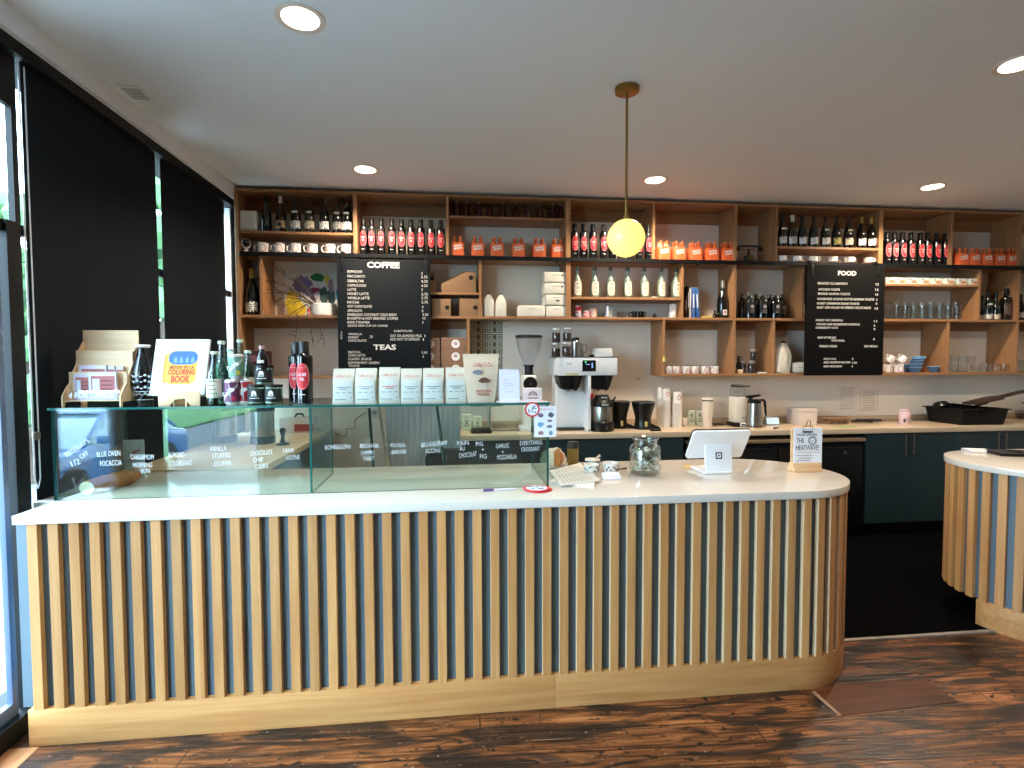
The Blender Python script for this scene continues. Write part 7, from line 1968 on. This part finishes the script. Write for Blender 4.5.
MB().prism([(-0.02, 0), (0.035, 0), (0.035, 0.045), (0.028, 0.045), (-0.02, 0.012)], -0.050, 0.050, 'yz', bev=0.001).build('card_holder', mat('holder_white', (228, 226, 236), 0.4), t)
m = MB()
for k in range(5): m.box(-0.044, 0.044, -0.004 + 0.004 * k, -0.0015 + 0.004 * k, 0.018, 0.046, M=Matrix.Rotation(-0.3, 4, 'X'))
m.build('card_sheets', PAPER(), t)
p = on_wt(537, 491)
t = thing('sticker_stack', 'little stack of round red bordered stickers at the front of the counter', 'stickers', (p.x, p.y + 0.015, ZS))
for k, (dx, dy) in enumerate(((0.012, 0.006), (0.004, 0.002), (0, 0))):
    f = MB().cyl(0.062, 0.004 * k, 0.004 * k + 0.003, (dx, dy), 32).build('round_sticker', REDL if k < 2 else REDL, t)
    if k == 2: MB().cyl(0.050, 0.0112, 0.0118, (0, 0), 32).build('sticker_face', mat('bright_paper', (232, 236, 242), 0.6), f)
m = MB()
for k in range(12): m.prism(blob(r4.uniform(-.032, .032), r4.uniform(-.032, .032), 0.008, 0.006, k + 50), 0.0119, 0.0124, 'xy')
m.build('sticker_drawing', mat('blue_ink', (96, 116, 176), 0.7), t)
p = on_wt(500, 490.8)
t = thing('thin_pen', 'white and purple pen lying in front of the glass case', 'pen', (p.x, p.y, ZS), radians(5))
MB().tube([(-0.075, 0, 0.006), (0.06, 0, 0.006), (0.078, 0, 0.005)], [0.0055, 0.0055, 0.0015], 10).build('pen_barrel', mat('pen_white', (226, 220, 234), 0.4), t)
MB().tube([(-0.078, 0, 0.006), (-0.03, 0, 0.0065)], 0.006, 10).build('pen_grip', mat('pen_purple', (104, 74, 130), 0.4), t)
# on the host counter
p = at(1003, 455, Z=ZS)
t = thing('black_tablet', 'black tablet in a stand folder lying on the host counter', 'tablet', (p.x + 0.12, p.y, ZS), -0.35)
MB().box(-0.16, 0.16, -0.10, 0.10, 0, 0.016, 0.006).build('tablet_case', BLACK(), t)
MB().box(-0.145, 0.145, -0.088, 0.088, 0.016, 0.0175).build('tablet_screen', mat('tablet_glass', (12, 12, 14), 0.06), t)
p = at(980, 451.5, Z=ZS)
t = thing('receipt_pad', 'small white pad at the left end of the host counter', 'pad', (p.x - 0.02, p.y + 0.0, ZS), -0.3)
MB().box(-0.07, 0.07, -0.04, 0.04, 0, 0.016, 0.002).build('pad_sheets', PAPER(), t)
MB().box(-0.07, -0.055, -0.041, 0.041, 0, 0.0165, 0.001).build('pad_binding', mat('holder_white', (228, 226, 236), 0.4), t)

# ------------------------------------------------------------------ parked car in the street, mirrored in the case
car = thing('parked_car', 'dark blue car parked in the street, mirrored in the left half of the glass case', 'car', (-6.9, -5.5, -0.8))
BLUEC = mat('blue_car_paint', (62, 108, 158), 0.2, noise=0.02, coat=0.8)
sidep = [(-2.3, 0.30), (-2.32, 0.62), (-2.2, 0.86), (-1.6, 0.95), (-0.9, 0.97), (0.9, 0.94), (1.7, 0.88), (2.15, 0.72), (2.28, 0.50), (2.25, 0.28), (1.80, 0.24), (1.72, 0.45), (1.55, 0.62), (1.30, 0.64), (1.08, 0.55), (0.98, 0.24), (-1.0, 0.24), (-1.10, 0.55), (-1.35, 0.66), (-1.60, 0.60), (-1.78, 0.42), (-1.84, 0.26)]
MB().prism(sidep, -0.88, 0.88, 'yz', bev=0.05).build('car_body', BLUEC, car)
m = MB(); tt = bmesh.new()
lo = [(-1.95, .76), (0.95, .80)]; 
B_ = [tt.verts.new(v) for v in ((-.80, -1.9, .95), (.80, -1.9, .95), (.80, 1.05, .93), (-.80, 1.05, .93))]
T_ = [tt.verts.new(v) for v in ((-.58, -1.25, 1.42), (.58, -1.25, 1.42), (.58, 0.15, 1.44), (-.58, 0.15, 1.44))]
for i in range(4): tt.faces.new((B_[i], B_[(i + 1) % 4], T_[(i + 1) % 4], T_[i]))
tt.faces.new(T_)
m._merge(tt); m.build('cabin_glass', mat('car_window', (120, 150, 164), 0.04, coat=0.8), car)
m = MB().prism([(-1.32, 1.415), (-1.25, 1.45), (0.10, 1.47), (0.22, 1.43)], -0.60, 0.60, 'yz', bev=0.015)
for s in (-1, 1):
    for a, b in (((s * .80, 1.05, .93), (s * .59, 0.16, 1.44)), ((s * .80, -1.9, .95), (s * .59, -1.26, 1.43)), ((s * .81, -0.45, .94), (s * .60, -0.45, 1.44))):
        m.tube([a, b], 0.035, 8)
m.build('roof', BLUEC, car)
for s in (-1, 1):
    MB().box(s * .95 - 0.09, s * .95 + 0.09, 0.62, 0.80, 0.96, 1.10, 0.03).build('wing_mirror', BLUEC, car)
    for y in (1.38, -1.42):
        w_ = MB().lathe([(0.20, -0.10), (0.315, -0.10), (0.33, -0.07), (0.33, 0.07), (0.315, 0.10), (0.20, 0.10)], n=28, M=Matrix.Translation((s * .80, y, 0.33)) @ Matrix.Rotation(pi / 2, 4, 'Y')).build('wheel', mat('tyre', (24, 24, 25), 0.8), car)
        r_ = MB()
        for k in range(5): r_.box(-0.022, 0.022, 0.03, 0.205, -0.012, 0.012, M=Matrix.Translation((s * .895, y, 0.33)) @ Matrix.Rotation(pi / 2, 4, 'Y') @ Matrix.Rotation(2 * pi * k / 5, 4, 'Z'))
        r_.lathe([(0, -.02), (0.045, -.02), (0.045, 0.02), (0, 0.02)], n=14, M=Matrix.Translation((s * .895, y, 0.33)) @ Matrix.Rotation(pi / 2, 4, 'Y'))
        r_.build('rim', STEEL(), w_)
